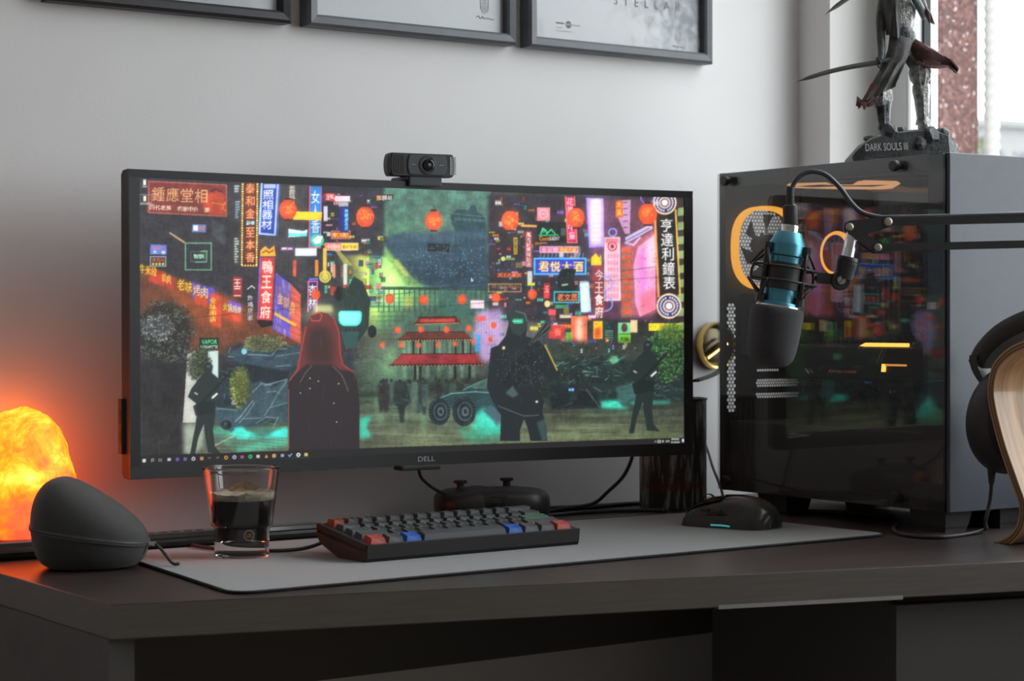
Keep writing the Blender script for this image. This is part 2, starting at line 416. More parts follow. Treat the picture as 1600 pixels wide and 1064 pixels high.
# ------------------------------------------------------------------ framed posters on the wall
M_frame = mat('grey_frame_moulding', (0.105, 0.112, 0.125), 0.42, noise=(30, 0.08, (1, 1, 6)))
M_frameb = mat('black_frame_moulding', (0.028, 0.027, 0.030), 0.45)
def mat_paper(name, base, splotch):
    m = bpy.data.materials.new(name); m.use_nodes = True; nt = m.node_tree; b = nt.nodes['Principled BSDF']; b.inputs['Roughness'].default_value = 0.5
    tc = nt.nodes.new('ShaderNodeTexCoord')
    if not splotch:
        b.inputs['Base Color'].default_value = base; return m
    n = nt.nodes.new('ShaderNodeTexNoise'); n.inputs['Scale'].default_value = 34; n.inputs['Detail'].default_value = 10; n.inputs['Roughness'].default_value = 0.72
    nt.links.new(tc.outputs['Object'], n.inputs['Vector'])
    sx = nt.nodes.new('ShaderNodeSeparateXYZ'); nt.links.new(tc.outputs['Object'], sx.inputs[0])
    # the printed cloud thickens towards the upper right of the sheet
    ad = nt.nodes.new('ShaderNodeMath'); ad.operation = 'MULTIPLY_ADD'; ad.inputs[1].default_value = 2.0; ad.inputs[2].default_value = -0.07
    nt.links.new(sx.outputs[0], ad.inputs[0])
    a2 = nt.nodes.new('ShaderNodeMath'); a2.operation = 'MULTIPLY_ADD'; a2.inputs[1].default_value = 1.0; nt.links.new(sx.outputs[2], a2.inputs[0]); nt.links.new(ad.outputs[0], a2.inputs[2])
    a3 = nt.nodes.new('ShaderNodeMath'); a3.operation = 'ADD'; nt.links.new(a2.outputs[0], a3.inputs[0]); nt.links.new(n.outputs['Fac'], a3.inputs[1])
    r = nt.nodes.new('ShaderNodeValToRGB'); e = r.color_ramp.elements
    e[0].position = 0.50; e[0].color = base; e[1].position = 0.80; e[1].color = splotch
    q = e.new(0.60); q.color = tuple(0.75*x+0.25*y for x, y in zip(base, splotch))
    nt.links.new(a3.outputs[0], r.inputs[0]); nt.links.new(r.outputs[0], b.inputs['Base Color'])
    return m
M_ink = mat('grey_ink', (0.07, 0.075, 0.085), 0.6); M_ink2 = mat('pale_ink', (0.20, 0.21, 0.23), 0.6)
M_glz = bpy.data.materials.new('picture_glass'); M_glz.use_nodes = True
nt = M_glz.node_tree; nt.nodes.clear()
o_ = nt.nodes.new('ShaderNodeOutputMaterial'); mx = nt.nodes.new('ShaderNodeMixShader'); tr = nt.nodes.new('ShaderNodeBsdfTransparent'); gl = nt.nodes.new('ShaderNodeBsdfGlossy'); fr = nt.nodes.new('ShaderNodeFresnel')
two_sided_ior(nt, fr, 1.2); gl.inputs['Roughness'].default_value = 0.02; tr.inputs[0].default_value = (0.98, 0.98, 0.98, 1)
nt.links.new(fr.outputs[0], mx.inputs[0]); nt.links.new(tr.outputs[0], mx.inputs[1]); nt.links.new(gl.outputs[0], mx.inputs[2]); nt.links.new(mx.outputs[0], o_.inputs[0])
def picture(x0, x1, z0, label, paper, fm, h=0.452):
    r = empty('framed_poster', ((x0+x1)/2, wall_y((x0+x1)/2)-0.001, z0), (0, 0, WA), label, 'picture', 'framed posters on the wall above the monitor')
    w = (x1-x0)/2; t = 0.0155; d = 0.024; ms = 0.001
    # four mitred mouldings
    for (ax, az, bx, bz) in ((-w, 0, w, 0), (w, 0, w, h), (w, h, -w, h), (-w, h, -w, 0)):
        cx, cz = 0, h/2
        def inn(x, z, tt): return (x - math.copysign(tt, x), z + (tt if z < cz else -tt))
        bm = NB()
        ring = []
        for (x, z) in ((ax, az), (bx, bz)):
            xi, zi = inn(x, z, t); xm, zm = inn(x, z, t*0.25); xn, zn = inn(x, z, t*0.8)
            ring.append([(x, -ms, z), (x, -d*0.85, z), (xm, -d, zm), (xn, -d*0.94, zn), (xi, -d*0.84, zi), (xi, -ms, zi)])
        loft(bm, ring); obj('moulding', bm, fm, r)
    bm = NB(); box(bm, (-w+t*0.9, -0.010, t*0.9), (w-t*0.9, -0.006, h-t*0.9)); obj('poster', bm, paper, r)
    bm = NB(); box(bm, (-w+t*0.95, -0.0130, t*0.95), (w-t*0.95, -0.0115, h-t*0.95)); obj('glass', bm, M_glz, r)
    return r, w, t
def ring_bm(bm, c, r0, r1, y, n=24):
    a = [bm.verts.new((c[0]+r0*math.cos(2*math.pi*k/n), y, c[1]+r0*math.sin(2*math.pi*k/n))) for k in range(n)]
    b = [bm.verts.new((c[0]+r1*math.cos(2*math.pi*k/n), y, c[1]+r1*math.sin(2*math.pi*k/n))) for k in range(n)]
    for k in range(n): bm.faces.new((a[k], a[(k+1) % n], b[(k+1) % n], b[k]))
def emblem(r, cx, cz, s=1.0, ink=None):
    y = -0.0104; bm = NB()
    ring_bm(bm, (cx, cz), 0.0016*s, 0.0024*s, y); ring_bm(bm, (cx, cz), 0.0044*s, 0.0052*s, y); ring_bm(bm, (cx, cz), 0.0, 0.0006*s, y, 10)
    for k in range(12):
        a = 2*math.pi*k/12; p = Vector((cx+0.0068*s*math.cos(a), y, cz+0.0068*s*math.sin(a)))
        ring_bm(bm, (p.x, p.z), 0.0, 0.0007*s, y, 6)
    for sx in (-1, 1):
        box(bm, (cx+sx*0.0066*s-0.0004, y-0.0001, cz), (cx+sx*0.0066*s+0.0004, y, cz+0.016*s))
    for k in range(4): box(bm, (cx-0.004*s, y-0.0001, cz+(0.008+0.003*k)*s), (cx+0.004*s, y, cz+(0.0088+0.003*k)*s))
    obj('emblem', bm, ink or M_ink, r)
    bm = NB(); tube(bm, [(cx-0.014*s, y, cz-0.013*s), (cx-0.010*s, y, cz-0.0105*s), (cx-0.007*s, y, cz-0.0140*s), (cx-0.003*s, y, cz-0.0105*s), (cx-0.001*s, y, cz-0.0138*s), (cx+0.004*s, y, cz-0.0125*s), (cx+0.016*s, y, cz-0.0140*s)], 0.0005, 5)
    obj('signature', bm, ink or M_ink, r)
Mx = lambda x, z, y=-0.0104: Matrix(((1, 0, 0, x), (0, 0, -1, y), (0, 1, 0, z), (0, 0, 0, 1)))
p_plain = mat_paper('cool_white_paper', (0.58, 0.61, 0.63, 1), None)
FZ = CAMZ+0.3850
fr1, w, t = picture(0.928, 1.265, FZ, 'leftmost framed poster, mostly beyond the top left, in a black frame', p_plain, M_frameb)
fr2, w, t = picture(1.289, 1.628, FZ, 'middle framed poster, blank pale sheet with a small round emblem', p_plain, M_frame)
emblem(fr2, 0.122, 0.0480, 1.0)
for k in range(6):
    bm = NB(); box(bm, (-0.102+k*0.0052, -0.0105, 0.0560-k*0.0002), (-0.0985+k*0.0052, -0.0104, 0.0578-k*0.0002)); obj('fine_print', bm, M_ink2, fr2)
fr3, w, t = picture(1.649, 1.996, FZ, 'rightmost framed poster, pale sheet with grey cloud print and lettering', mat_paper('cloud_print_paper', (0.60, 0.62, 0.64, 1), (0.17, 0.19, 0.22, 1)), M_frame)
emblem(fr3, 0.114, 0.0330, 0.8, M_ink2)
bm = text_bm('S  T  E  L  L  A  R', 0.128, 0.0130, Mx(-0.010, 0.0750)); obj('lettering', bm, M_ink, fr3)
bm = NB(); y = -0.0104
ring_bm(bm, (-0.094, 0.0385), 0.0, 0.0052, y, 28); obj('disc_logo', bm, M_ink, fr3)
bm = NB()
for k in range(2): box(bm, (-0.0975, -0.01055, 0.0375+k*0.0018), (-0.0905, -0.01045, 0.0382+k*0.0018))
obj('logo_bars', bm, p_plain, fr3)
for k in range(4):
    bm = NB(); box(bm, (-0.1165+k*0.0038, -0.0105, 0.0385), (-0.1138+k*0.0038, -0.0104, 0.0408)); obj('fine_print', bm, M_ink, fr3)
bm = NB(); box(bm, (-0.0875, -0.0105, 0.0378), (-0.0720, -0.0104, 0.0390)); obj('fine_print', bm, M_ink2, fr3)
for k in range(2):
    bm = NB(); box(bm, (-0.117, -0.0105, 0.0325-k*0.0045), (-0.105+k*0.018, -0.0104, 0.0333-k*0.0045)); obj('fine_print', bm, M_ink2, fr3)
# ------------------------------------------------------------------ picture on the monitor: a small 2D painter (numpy), later carried by the screen's vertices
CX0, CY0, CX1, CY1, CS = 210, 268, 1082, 738, 2
CWp, CHp = (CX1-CX0)*CS, (CY1-CY0)*CS
CV = np.zeros((CHp, CWp, 3), dtype=np.float32)
rng = np.random.default_rng(7)
_yy, _xx = np.mgrid[0:CHp, 0:CWp].astype(np.float32)
GX = CX0 + (_xx+0.5)/CS; GY = CY0 + (_yy+0.5)/CS
def _win(x0, y0, x1, y1):
    a = max(0, int((x0-CX0)*CS)-1); b = min(CWp, int((x1-CX0)*CS)+2); c = max(0, int((y0-CY0)*CS)-1); d = min(CHp, int((y1-CY0)*CS)+2)
    return (slice(c, d), slice(a, b)) if b > a and d > c else None
def _blend(s, m, col, a=1.0):
    CV[s] = CV[s]*(1-m[..., None]*a) + np.array(col, np.float32)*(m[..., None]*a)
def blur(m, r):
    r = max(1, int(r))
    for ax in (0, 1):
        for _ in range(2):
            pad = [(0, 0), (0, 0)]; pad[ax] = (r+1, r)
            c = np.cumsum(np.pad(m, pad, mode='edge'), axis=ax)
            m = (c[2*r+1:] - c[:-2*r-1])/(2*r+1) if ax == 0 else (c[:, 2*r+1:] - c[:, :-2*r-1])/(2*r+1)
    return m
def poly(pts, col, a=1.0, soft=0, grad=None):
    P = np.array(pts, np.float32); pad = soft*2
    s = _win(P[:, 0].min()-pad, P[:, 1].min()-pad, P[:, 0].max()+pad, P[:, 1].max()+pad)
    if s is None: return
    x, y = GX[s], GY[s]; m = np.zeros(x.shape, bool)
    for i in range(len(P)):
        x0, y0 = P[i-1]; x1, y1 = P[i]
        if y0 == y1: continue
        c = ((y0 > y) != (y1 > y)) & (x < (x1-x0)*(y-y0)/(y1-y0)+x0)
        m ^= c
    m = m.astype(np.float32)
    if soft: m = blur(m, soft*CS)
    if grad is not None:
        t = np.clip((y-P[:, 1].min())/(P[:, 1].max()-P[:, 1].min()+1e-6), 0, 1)[..., None]
        c = np.array(col, np.float32)*(1-t)+np.array(grad, np.float32)*t
        CV[s] = CV[s]*(1-m[..., None]*a)+c*m[..., None]*a
    else: _blend(s, m, col, a)
def rect(x0, y0, x1, y1, col, a=1.0, soft=0, sl=0.0, grad=None):
    d = (x1-x0)*sl; poly([(x0, y0), (x1, y0+d), (x1, y1+d), (x0, y1)], col, a, soft, grad)
def ell(cx, cy, rx, ry, col, a=1.0, soft=0):
    pad = soft*2+1; s = _win(cx-rx-pad, cy-ry-pad, cx+rx+pad, cy+ry+pad)
    if s is None: return
    m = ((((GX[s]-cx)/rx)**2+((GY[s]-cy)/ry)**2) < 1).astype(np.float32)
    if soft: m = blur(m, soft*CS)
    _blend(s, m, col, a)
def ring(cx, cy, r, w, col, a=1.0):
    s = _win(cx-r-w, cy-r-w, cx+r+w, cy+r+w)
    if s is None: return
    d = np.hypot(GX[s]-cx, GY[s]-cy); _blend(s, (np.abs(d-r) < w/2).astype(np.float32), col, a)
def line(pts, w, col, a=1.0):
    for (x0, y0), (x1, y1) in zip(pts[:-1], pts[1:]):
        s = _win(min(x0, x1)-w, min(y0, y1)-w, max(x0, x1)+w, max(y0, y1)+w)
        if s is None: continue
        dx, dy = x1-x0, y1-y0; L = dx*dx+dy*dy+1e-6
        t = np.clip(((GX[s]-x0)*dx+(GY[s]-y0)*dy)/L, 0, 1)
        d = np.hypot(GX[s]-x0-t*dx, GY[s]-y0-t*dy); _blend(s, np.clip(w/2+0.5-d, 0, 1).astype(np.float32), col, a)
def frame(x0, y0, x1, y1, w, col, a=1.0, sl=0.0):
    d = (x1-x0)*sl; line([(x0, y0), (x1, y0+d), (x1, y1+d), (x0, y1), (x0, y0)], w, col, a)
def glow(cx, cy, rx, ry, col, a):
    s = _win(cx-rx*2.2, cy-ry*2.2, cx+rx*2.2, cy+ry*2.2)
    if s is None: return
    g = np.exp(-(((GX[s]-cx)/rx)**2+((GY[s]-cy)/ry)**2))*a
    CV[s] = CV[s]+(255-CV[s])*0 + np.array(col, np.float32)*g[..., None]
def text(s, x0, y0, x1, y1, col, a=1.0, sl=0.0, halo=None):
    T = text_tris(s)
    if len(T) == 0: return
    lo = T.reshape(-1, 2).min(0); hi = T.reshape(-1, 2).max(0); sp = np.maximum(hi-lo, 1e-6)
    q = (T-lo)/sp; X = x0+q[..., 0]*(x1-x0); Y = y1-q[..., 1]*(y1-y0)+(X-x0)*sl
    w = _win(x0-3, y0-3, x1+3, y1+3+abs(sl)*(x1-x0))
    if w is None: return
    m = np.zeros(GX[w].shape, np.float32); oy, ox = w[0].start, w[1].start
    for k in range(len(X)):
        xs = (X[k]-CX0)*CS-ox; ys = (Y[k]-CY0)*CS-oy
        a0 = max(0, int(xs.min())); b0 = min(m.shape[1], int(xs.max())+2); c0 = max(0, int(ys.min())); d0 = min(m.shape[0], int(ys.max())+2)
        if b0 <= a0 or d0 <= c0: continue
        gx = np.arange(a0, b0)+0.5; gy = (np.arange(c0, d0)+0.5)[:, None]
        e = []
        for i in range(3):
            j = (i+1) % 3; e.append((xs[j]-xs[i])*(gy-ys[i])-(ys[j]-ys[i])*(gx-xs[i]))
        ins = ((e[0] >= -.3) & (e[1] >= -.3) & (e[2] >= -.3)) | ((e[0] <= .3) & (e[1] <= .3) & (e[2] <= .3))
        m[c0:d0, a0:b0] = np.maximum(m[c0:d0, a0:b0], ins)
    if halo is not None: _blend(w, np.clip(blur(m, 3)*1.6, 0, 1), halo, 0.8)
    _blend(w, m, col, a)
def vtext(s, cx, y0, y1, w, col, a=1.0, halo=None, lean=0.0):
    n = len(s); h = (y1-y0)/n
    for k, ch in enumerate(s):
        c = cx+lean*k/n; text(ch, c-w/2, y0+k*h+h*0.07, c+w/2, y0+(k+1)*h-h*0.07, col, a, halo=halo)
def htext(s, x0, y0, x1, y1, col, a=1.0, sl=0.0, halo=None):
    n = len(s); w = (x1-x0)/n
    for k, ch in enumerate(s):
        if ch == ' ': continue
        d = (k*w)*sl; text(ch, x0+k*w+w*0.06, y0+d, x0+(k+1)*w-w*0.06, y1+d, col, a, halo=halo)
def fnoise(scale, seed, octv=4):
    r = np.random.default_rng(seed); out = np.zeros((CHp, CWp), np.float32); amp = 1; tot = 0
    for o in range(octv):
        sx, sy = scale[0]/2**o, scale[1]/2**o
        gx = _xx/CS/sx; gy = _yy/CS/sy
        g = r.random((int(gy.max())+3, int(gx.max())+3)).astype(np.float32)
        ix, iy = gx.astype(int), gy.astype(int); fx, fy = gx-ix, gy-iy
        fx = fx*fx*(3-2*fx); fy = fy*fy*(3-2*fy)
        out += amp*((g[iy, ix]*(1-fx)+g[iy, ix+1]*fx)*(1-fy)+(g[iy+1, ix]*(1-fx)+g[iy+1, ix+1]*fx)*fy); tot += amp; amp *= 0.55
    return out/tot
def Z1(x, y): return (190+.28768*x, 230+.28768*y)
def Z2(x, y): return (640+.28768*x, 230+.28768*y)
def Z3(x, y): return (190+.28768*x, 470+.28768*y)
def Z4(x, y): return (640+.28768*x, 470+.28768*y)
def A_(x, y): return (480+.469*x, 290+.469*y)
def B_(x, y): return (210+.2678*x, 500+.2678*y)
def ZP(f, L): return [f(*p) for p in L]

def foliage(cx, cy, rx, ry, n, c0, c1, sd):
    r = np.random.default_rng(sd)
    ell(cx, cy, rx*.85, ry*.85, c0, .85, 4)
    for k in range(n):
        a = r.uniform(0, 6.28); d = math.sqrt(r.random()); t_ = r.random(); c = [c0[i]*(1-t_)+c1[i]*t_ for i in range(3)]
        ell(cx+rx*d*math.cos(a), cy+ry*d*math.sin(a), r.uniform(.8, 2.2), r.uniform(.7, 1.8), c, .8)
N1 = fnoise((60, 40), 1); N2 = fnoise((10, 8), 2, 3); N3 = fnoise((90, 5), 3, 4); N4 = fnoise((5, 40), 4, 3)
# base colours of the street: left dark, middle green haze, right crowded
def lerp(a, b, t): return np.array(a, np.float32)*(1-t[..., None])+np.array(b, np.float32)*t[..., None]
tx = np.clip((GX-217)/858, 0, 1)
CV[:] = lerp((56, 54, 60), (70, 74, 70), np.clip((GX-430)/150, 0, 1))
CV[:] = CV*(1-np.clip((GX-800)/200, 0, 1)[..., None]*.25)
CV *= (0.82+0.36*N1)[..., None]
# left facade
poly([(217, 270), (500, 270), (560, 560), (217, 600)], (57, 55, 61))
poly(ZP(Z1, [(480, 330), (640, 420), (900, 700), (1000, 800), (1000, 620), (640, 230), (480, 230)]), (70, 70, 74), .7, 3)
for k in range(9): line(ZP(Z1, [(500, 380+k*45), (1040, 700+k*38)]), 1.0, (44, 42, 46), .7)
poly(ZP(Z1, [(490, 385), (560, 430), (560, 540), (495, 480)]), (82, 90, 96), .7, 2)
# left arcade: orange lit shop fronts below the dark wall
poly(ZP(Z1, [(95, 640), (690, 860), (1000, 1000), (990, 1120), (400, 1120), (95, 900)]), (112, 66, 48), 1, 4)
poly(ZP(Z1, [(140, 660), (640, 830), (680, 1000), (400, 960)]), (150, 82, 46), .8, 5)
for (x, y, w_, h_, c) in ((150, 650, 90, 80, (176, 70, 50)), (240, 700, 50, 60, (168, 66, 54)), (380, 730, 120, 90, (96, 80, 190)), (580, 830, 70, 60, (120, 90, 200)), (480, 790, 60, 170, (190, 78, 52)), (395, 790, 70, 60, (188, 80, 44)), (560, 880, 90, 50, (190, 84, 50))):
    poly(ZP(Z1, [(x, y), (x+w_, y+w_*.3), (x+w_, y+h_+w_*.3), (x, y+h_)]), c, .95, 1)
htext('牛米段', *Z1(95, 635), *Z1(190, 685), (226, 190, 60), sl=.22); htext('老味烤肉', *Z1(300, 715), *Z1(470, 775), (230, 196, 70), sl=.34)
htext('羊肉', *Z1(215, 685), *Z1(270, 735), (228, 180, 66), sl=.2); htext('火锅鸡煲', *Z1(550, 845), *Z1(650, 885), (232, 205, 80), sl=.25); vtext('金味串店', Z1(495, 0)[0], Z1(0, 815)[1], Z1(0, 950)[1], 10, (232, 200, 80))
# sign: dark red board, top left
poly(ZP(Z1, [(146, 183), (570, 203), (565, 372), (135, 355)]), (124, 58, 54)); frame(*Z1(146, 184), *Z1(568, 354), 1.6, (176, 108, 92), sl=.048)
poly(ZP(Z1, [(455, 250), (540, 240), (568, 290), (565, 370), (480, 362), (440, 330)]), (176, 78, 52), .95, 2)
line(ZP(Z1, [(490, 300), (545, 310), (565, 300), (545, 330), (565, 345)]), 1.4, (206, 140, 70)); line(ZP(Z1, [(488, 238), (510, 224), (545, 243)]), 1.8, (70, 34, 34))
htext('鍾應堂相', *Z1(160, 215), *Z1(470, 290), (206, 160, 120), sl=.05); htext('四代老牌 名家中外 鋒', *Z1(150, 312), *Z1(478, 338), (222, 196, 176), sl=.05)
# desktop icons
rect(*Z1(116, 175), *Z1(132, 205), (210, 210, 208)); rect(*Z1(112, 210), *Z1(138, 218), (190, 190, 190), .7); rect(*Z1(119, 265), *Z1(132, 292), (214, 220, 190)); frame(*Z1(97, 257), *Z1(162, 310), .8, (150, 150, 152)); rect(*Z1(100, 299), *Z1(158, 309), (190, 190, 190), .6)
# small signs on the dark wall
poly(ZP(Z1, [(384, 418), (457, 420), (457, 462), (382, 460)]), (96, 124, 170)); rect(*Z1(390, 424), *Z1(414, 452), (216, 220, 226)); rect(*Z1(420, 430), *Z1(450, 452), (196, 120, 110), .8)
poly(ZP(Z1, [(156, 528), (244, 530), (242, 582), (154, 580)]), (98, 132, 196)); htext('湘港酒店', *Z1(165, 538), *Z1(236, 556), (190, 120, 130)); htext('天 地', *Z1(168, 562), *Z1(236, 577), (220, 230, 240))
frame(*Z1(156, 594), *Z1(238, 644), 1.2, (170, 196, 190)); htext('食色味', *Z1(162, 600), *Z1(234, 620), (200, 90, 76))
for k in range(4): ell(*Z1(170+k*18, 633), 1.6, 1.8, (226, 200, 90))
line(ZP(Z1, [(262, 465), (300, 490)]), 2.2, (186, 164, 130)); line(ZP(Z1, [(306, 494), (340, 516)]), 2.6, (190, 160, 110))
frame(*Z1(346, 520), *Z1(486, 665), 1.5, (120, 186, 150)); frame(*Z1(374, 566), *Z1(450, 620), .9, (84, 130, 112)); htext('智能', *Z1(388, 580), *Z1(448, 602), (170, 220, 190)); line(ZP(Z1, [(430, 565), (462, 563), (460, 622), (400, 624)]), 1.2, (130, 200, 160))
# tall vertical neon columns
for (x, y0, y1, c) in ((620, 205, 260, (200, 205, 215)), (625, 290, 400, (150, 176, 190)), (620, 490, 640, (180, 196, 180))):
    rect(*Z1(x-12, y0), *Z1(x+18, y1), (66, 70, 76), .8)
    for k in range(int((y1-y0)/14)): rect(*Z1(x-8, y0+2+k*14), *Z1(x+12+rng.integers(-8, 6), y0+10+k*14), c, .8)
poly(ZP(Z1, [(656, 195), (742, 195), (738, 645), (648, 645)]), (52, 38, 34))
for k in range(34):
    for xx in (657, 737): ell(*Z1(xx-k*.15, 200+k*13.2), 1.4, 1.5, (224, 186, 92) if k % 3 else (240, 226, 170))
for k in range(6): ell(*Z1(656+k*15, 642), 1.5, 1.5, (226, 190, 96))
for k, ch in enumerate('泰和金至本香'):
    y = 225+k*68+(34 if k > 2 else 0); glow(*Z1(698, y), 12, 11, (90, 30, 10), .8); text(ch, *Z1(674, y-28), *Z1(722, y+24), (244, 170, 128), halo=(190, 66, 40))
htext('影碟', *Z1(676, 400), *Z1(722, 420), (190, 226, 232))
# blue framed vertical sign
poly(ZP(Z1, [(756, 195), (858, 200), (842, 485), (745, 475)]), (34, 46, 104)); poly(ZP(Z1, [(762, 198), (846, 202), (832, 474), (750, 466)]), (44, 70, 160))
line(ZP(Z1, [(760, 198), (748, 468), (832, 476), (848, 204)]), 3.0, (176, 204, 244)); line(ZP(Z1, [(857, 204), (845, 480)]), 2.2, (92, 120, 214))
for k, ch in enumerate('照相器材'): text(ch, *Z1(768-k*3, 232+k*54), *Z1(824-k*3, 282+k*54), (226, 236, 250), halo=(92, 140, 226))
rect(*Z1(772, 200), *Z1(836, 222), (206, 216, 240), .8)
# grey facade behind
poly(ZP(Z1, [(858, 200), (1000, 205), (1000, 640), (760, 640), (750, 490), (845, 480)]), (72, 70, 74), .9, 2)
for k in range(26): line([Z1(862+k*6, 210), Z1(858+k*6, 640)], .8, (90, 88, 92) if k % 2 else (52, 50, 54), .5)
vtext('茶器百玩', Z1(925, 0)[0], Z1(0, 208)[1], Z1(0, 280)[1], 9, (206, 200, 186))
# teal sky and hull
poly(ZP(Z1, [(1345, 225), (1600, 240), (1600, 760), (1345, 760)]), (84, 122, 114)); poly(ZP(Z2, [(-10, 235), (425, 258), (425, 760), (-10, 760)]), (84, 122, 114))
s = _win(577, 285, 765, 470); t_ = np.clip((GY[s]-300)/170, 0, 1); CV[s] = CV[s]*.35+lerp((92, 138, 126), (62, 92, 98), t_)*(.62+.3*N2[s])[..., None]*.82
poly(ZP(Z1, [(1470, 470), (1600, 466), (1620, 700), (1500, 640), (1440, 560)]), (44, 72, 96), .85, 4)
poly(ZP(Z2, [(-30, 465), (100, 462), (215, 470), (420, 430), (425, 750), (120, 770), (0, 700)]), (42, 68, 86), .9, 4)
poly(ZP(Z2, [(220, 395), (290, 345), (400, 350), (410, 430), (330, 460), (240, 430)]), (38, 62, 74), .95, 1); poly(ZP(Z2, [(310, 310), (370, 310), (380, 360), (300, 360)]), (44, 70, 80), .9, 1)
for k in range(5): line(ZP(Z2, [(215+k*4, 350+k*14), (300, 335+k*22)]), .8, (90, 130, 130), .6)
poly(ZP(Z2, [(195, 250), (310, 250), (300, 300), (215, 300)]), (84, 140, 132), .6, 1)
for k in range(6): line(ZP(Z2, [(200+k*3, 258+k*9), (306-k*3, 258+k*9)]), .8, (60, 108, 104), .7)
rect(*Z2(95, 520), *Z2(215, 572), (34, 46, 56), .9)
for k in range(170):
    x, y = rng.uniform(0, 420), rng.uniform(560, 740); ell(*Z2(x, y), .5, .5, (150, 196, 200), .7)
for k in range(26):
    x, y = rng.uniform(577, 764), rng.uniform(290, 400); line([(x, y), (x, y+rng.uniform(3, 9))], .6, (130, 170, 150), .5)
for k in range(14): line([(577+k*14, 285), (574+k*14.5, 470)], .6, (52, 92, 92), .35)
# glowing green haze in the middle distance
for (x, y, rx, ry, c, a) in ((600, 430, 36, 40, (110, 128, 40), .95), (585, 470, 26, 40, (90, 110, 30), .8), (655, 450, 60, 40, (40, 70, 46), .8), (560, 400, 20, 26, (90, 80, 20), .7), (720, 470, 50, 36, (30, 60, 50), .7), (650, 600, 90, 36, (40, 64, 44), .8), (615, 560, 40, 40, (60, 80, 50), .6), (790, 520, 40, 46, (90, 76, 96), .9), (770, 470, 24, 30, (60, 60, 96), .7)):
    glow(x, y, rx, ry, c, a)
poly([(590, 440), (760, 452), (762, 500), (590, 520)], (70, 108, 88), .55, 4)
for k in range(12): line([(592, 452+k*7), (760, 456+k*7)], 1.0, (46, 78, 66), .7)
for k in range(16): rect(596+k*10, 470, 601+k*10, 512, (52, 84, 70), .5, 1)
# the great hull hanging over the street
s = _win(577, 285, 765, 480); t_ = np.clip((GY[s]-295)/150, 0, 1); CV[s] = lerp((92, 132, 120), (78, 116, 100), t_)*(.80+.34*N2[s])[..., None]
glow(612, 420, 34, 40, (96, 104, 30), .85); glow(630, 445, 50, 30, (60, 76, 34), .7); glow(600, 470, 30, 40, (60, 80, 40), .7)
hull = ZP(A_, [(250, 172), (330, 155), (400, 160), (470, 152), (500, 148), (545, 120), (598, 140), (602, 335), (540, 345), (440, 340), (385, 332), (335, 295), (292, 245), (262, 205)])
poly(hull, (56, 82, 100), .96, 2); poly(ZP(A_, [(255, 172), (330, 158), (600, 160), (600, 185), (270, 190)]), (74, 104, 116), .6, 3); poly(ZP(A_, [(330, 290), (440, 330), (600, 330), (600, 250), (420, 260)]), (42, 66, 82), .6, 6)
poly(ZP(A_, [(262, 205), (335, 295), (385, 332), (330, 332), (285, 270)]), (104, 120, 84), .75, 5)
poly(ZP(A_, [(478, 95), (500, 78), (540, 80), (545, 64), (560, 64), (565, 85), (592, 105), (596, 150), (495, 152), (480, 125)]), (50, 80, 88)); poly(ZP(A_, [(492, 105), (590, 112), (590, 122), (492, 116)]), (74, 108, 112), .9)
for k in range(7): line(ZP(A_, [(478+k*17, 92), (482+k*17, 122)]), .7, (30, 52, 58), .8)
line(ZP(A_, [(474, 84), (480, 92), (596, 104)]), 1.0, (110, 148, 140), .7); poly(ZP(A_, [(468, 28), (528, 30), (522, 60), (478, 58)]), (104, 148, 134), .8, 1)
for k in range(5): line(ZP(A_, [(470+k*2, 33+k*6), (526-k*2, 35+k*6)]), .8, (66, 104, 98), .8)
poly(ZP(A_, [(400, 190), (474, 194), (472, 222), (400, 218)]), (34, 42, 50)); rect(*A_(515, 212), *A_(532, 252), (60, 100, 128), .8)
for k in range(8): line(ZP(A_, [(270+k*6, 195+k*14), (600, 180+k*18)]), .6, (40, 62, 76), .6)
for k in range(14): line(ZP(A_, [(340+k*19, 165), (338+k*19, 330)]), .6, (40, 64, 78), .5)
for k in range(150): ell(*A_(rng.uniform(330, 596), rng.uniform(200, 320)), .55, .55, (170, 206, 206), .75)
for k in range(24): line([A_(rng.uniform(240, 600), rng.uniform(40, 150)) for _ in range(1)]*1+[A_(rng.uniform(240, 600), rng.uniform(40, 150))], .5, (70, 112, 106), .25)
for k in range(10): poly(ZP(A_, [(285+k*4, 250+k*5), (300+k*4, 244+k*5), (305+k*4, 252+k*5), (290+k*4, 258+k*5)]), (196, 204, 120), .5, 1)
poly(ZP(A_, [(230, 335), (600, 340), (600, 350), (230, 346)]), (50, 78, 74), .9)
for k in range(22): rect(*A_(236+k*17, 346), *A_(240+k*17, 420), (46, 74, 68), .7)
poly(ZP(A_, [(318, 366), (352, 366), (352, 404), (318, 404)]), (176, 180, 100), .8, 2); poly(ZP(A_, [(440, 352), (545, 352), (545, 440), (440, 440)]), (66, 110, 98), .8, 2)
for k in range(7): line(ZP(A_, [(215, 360+k*15), (600, 356+k*15)]), .8, (58, 92, 82), .6)
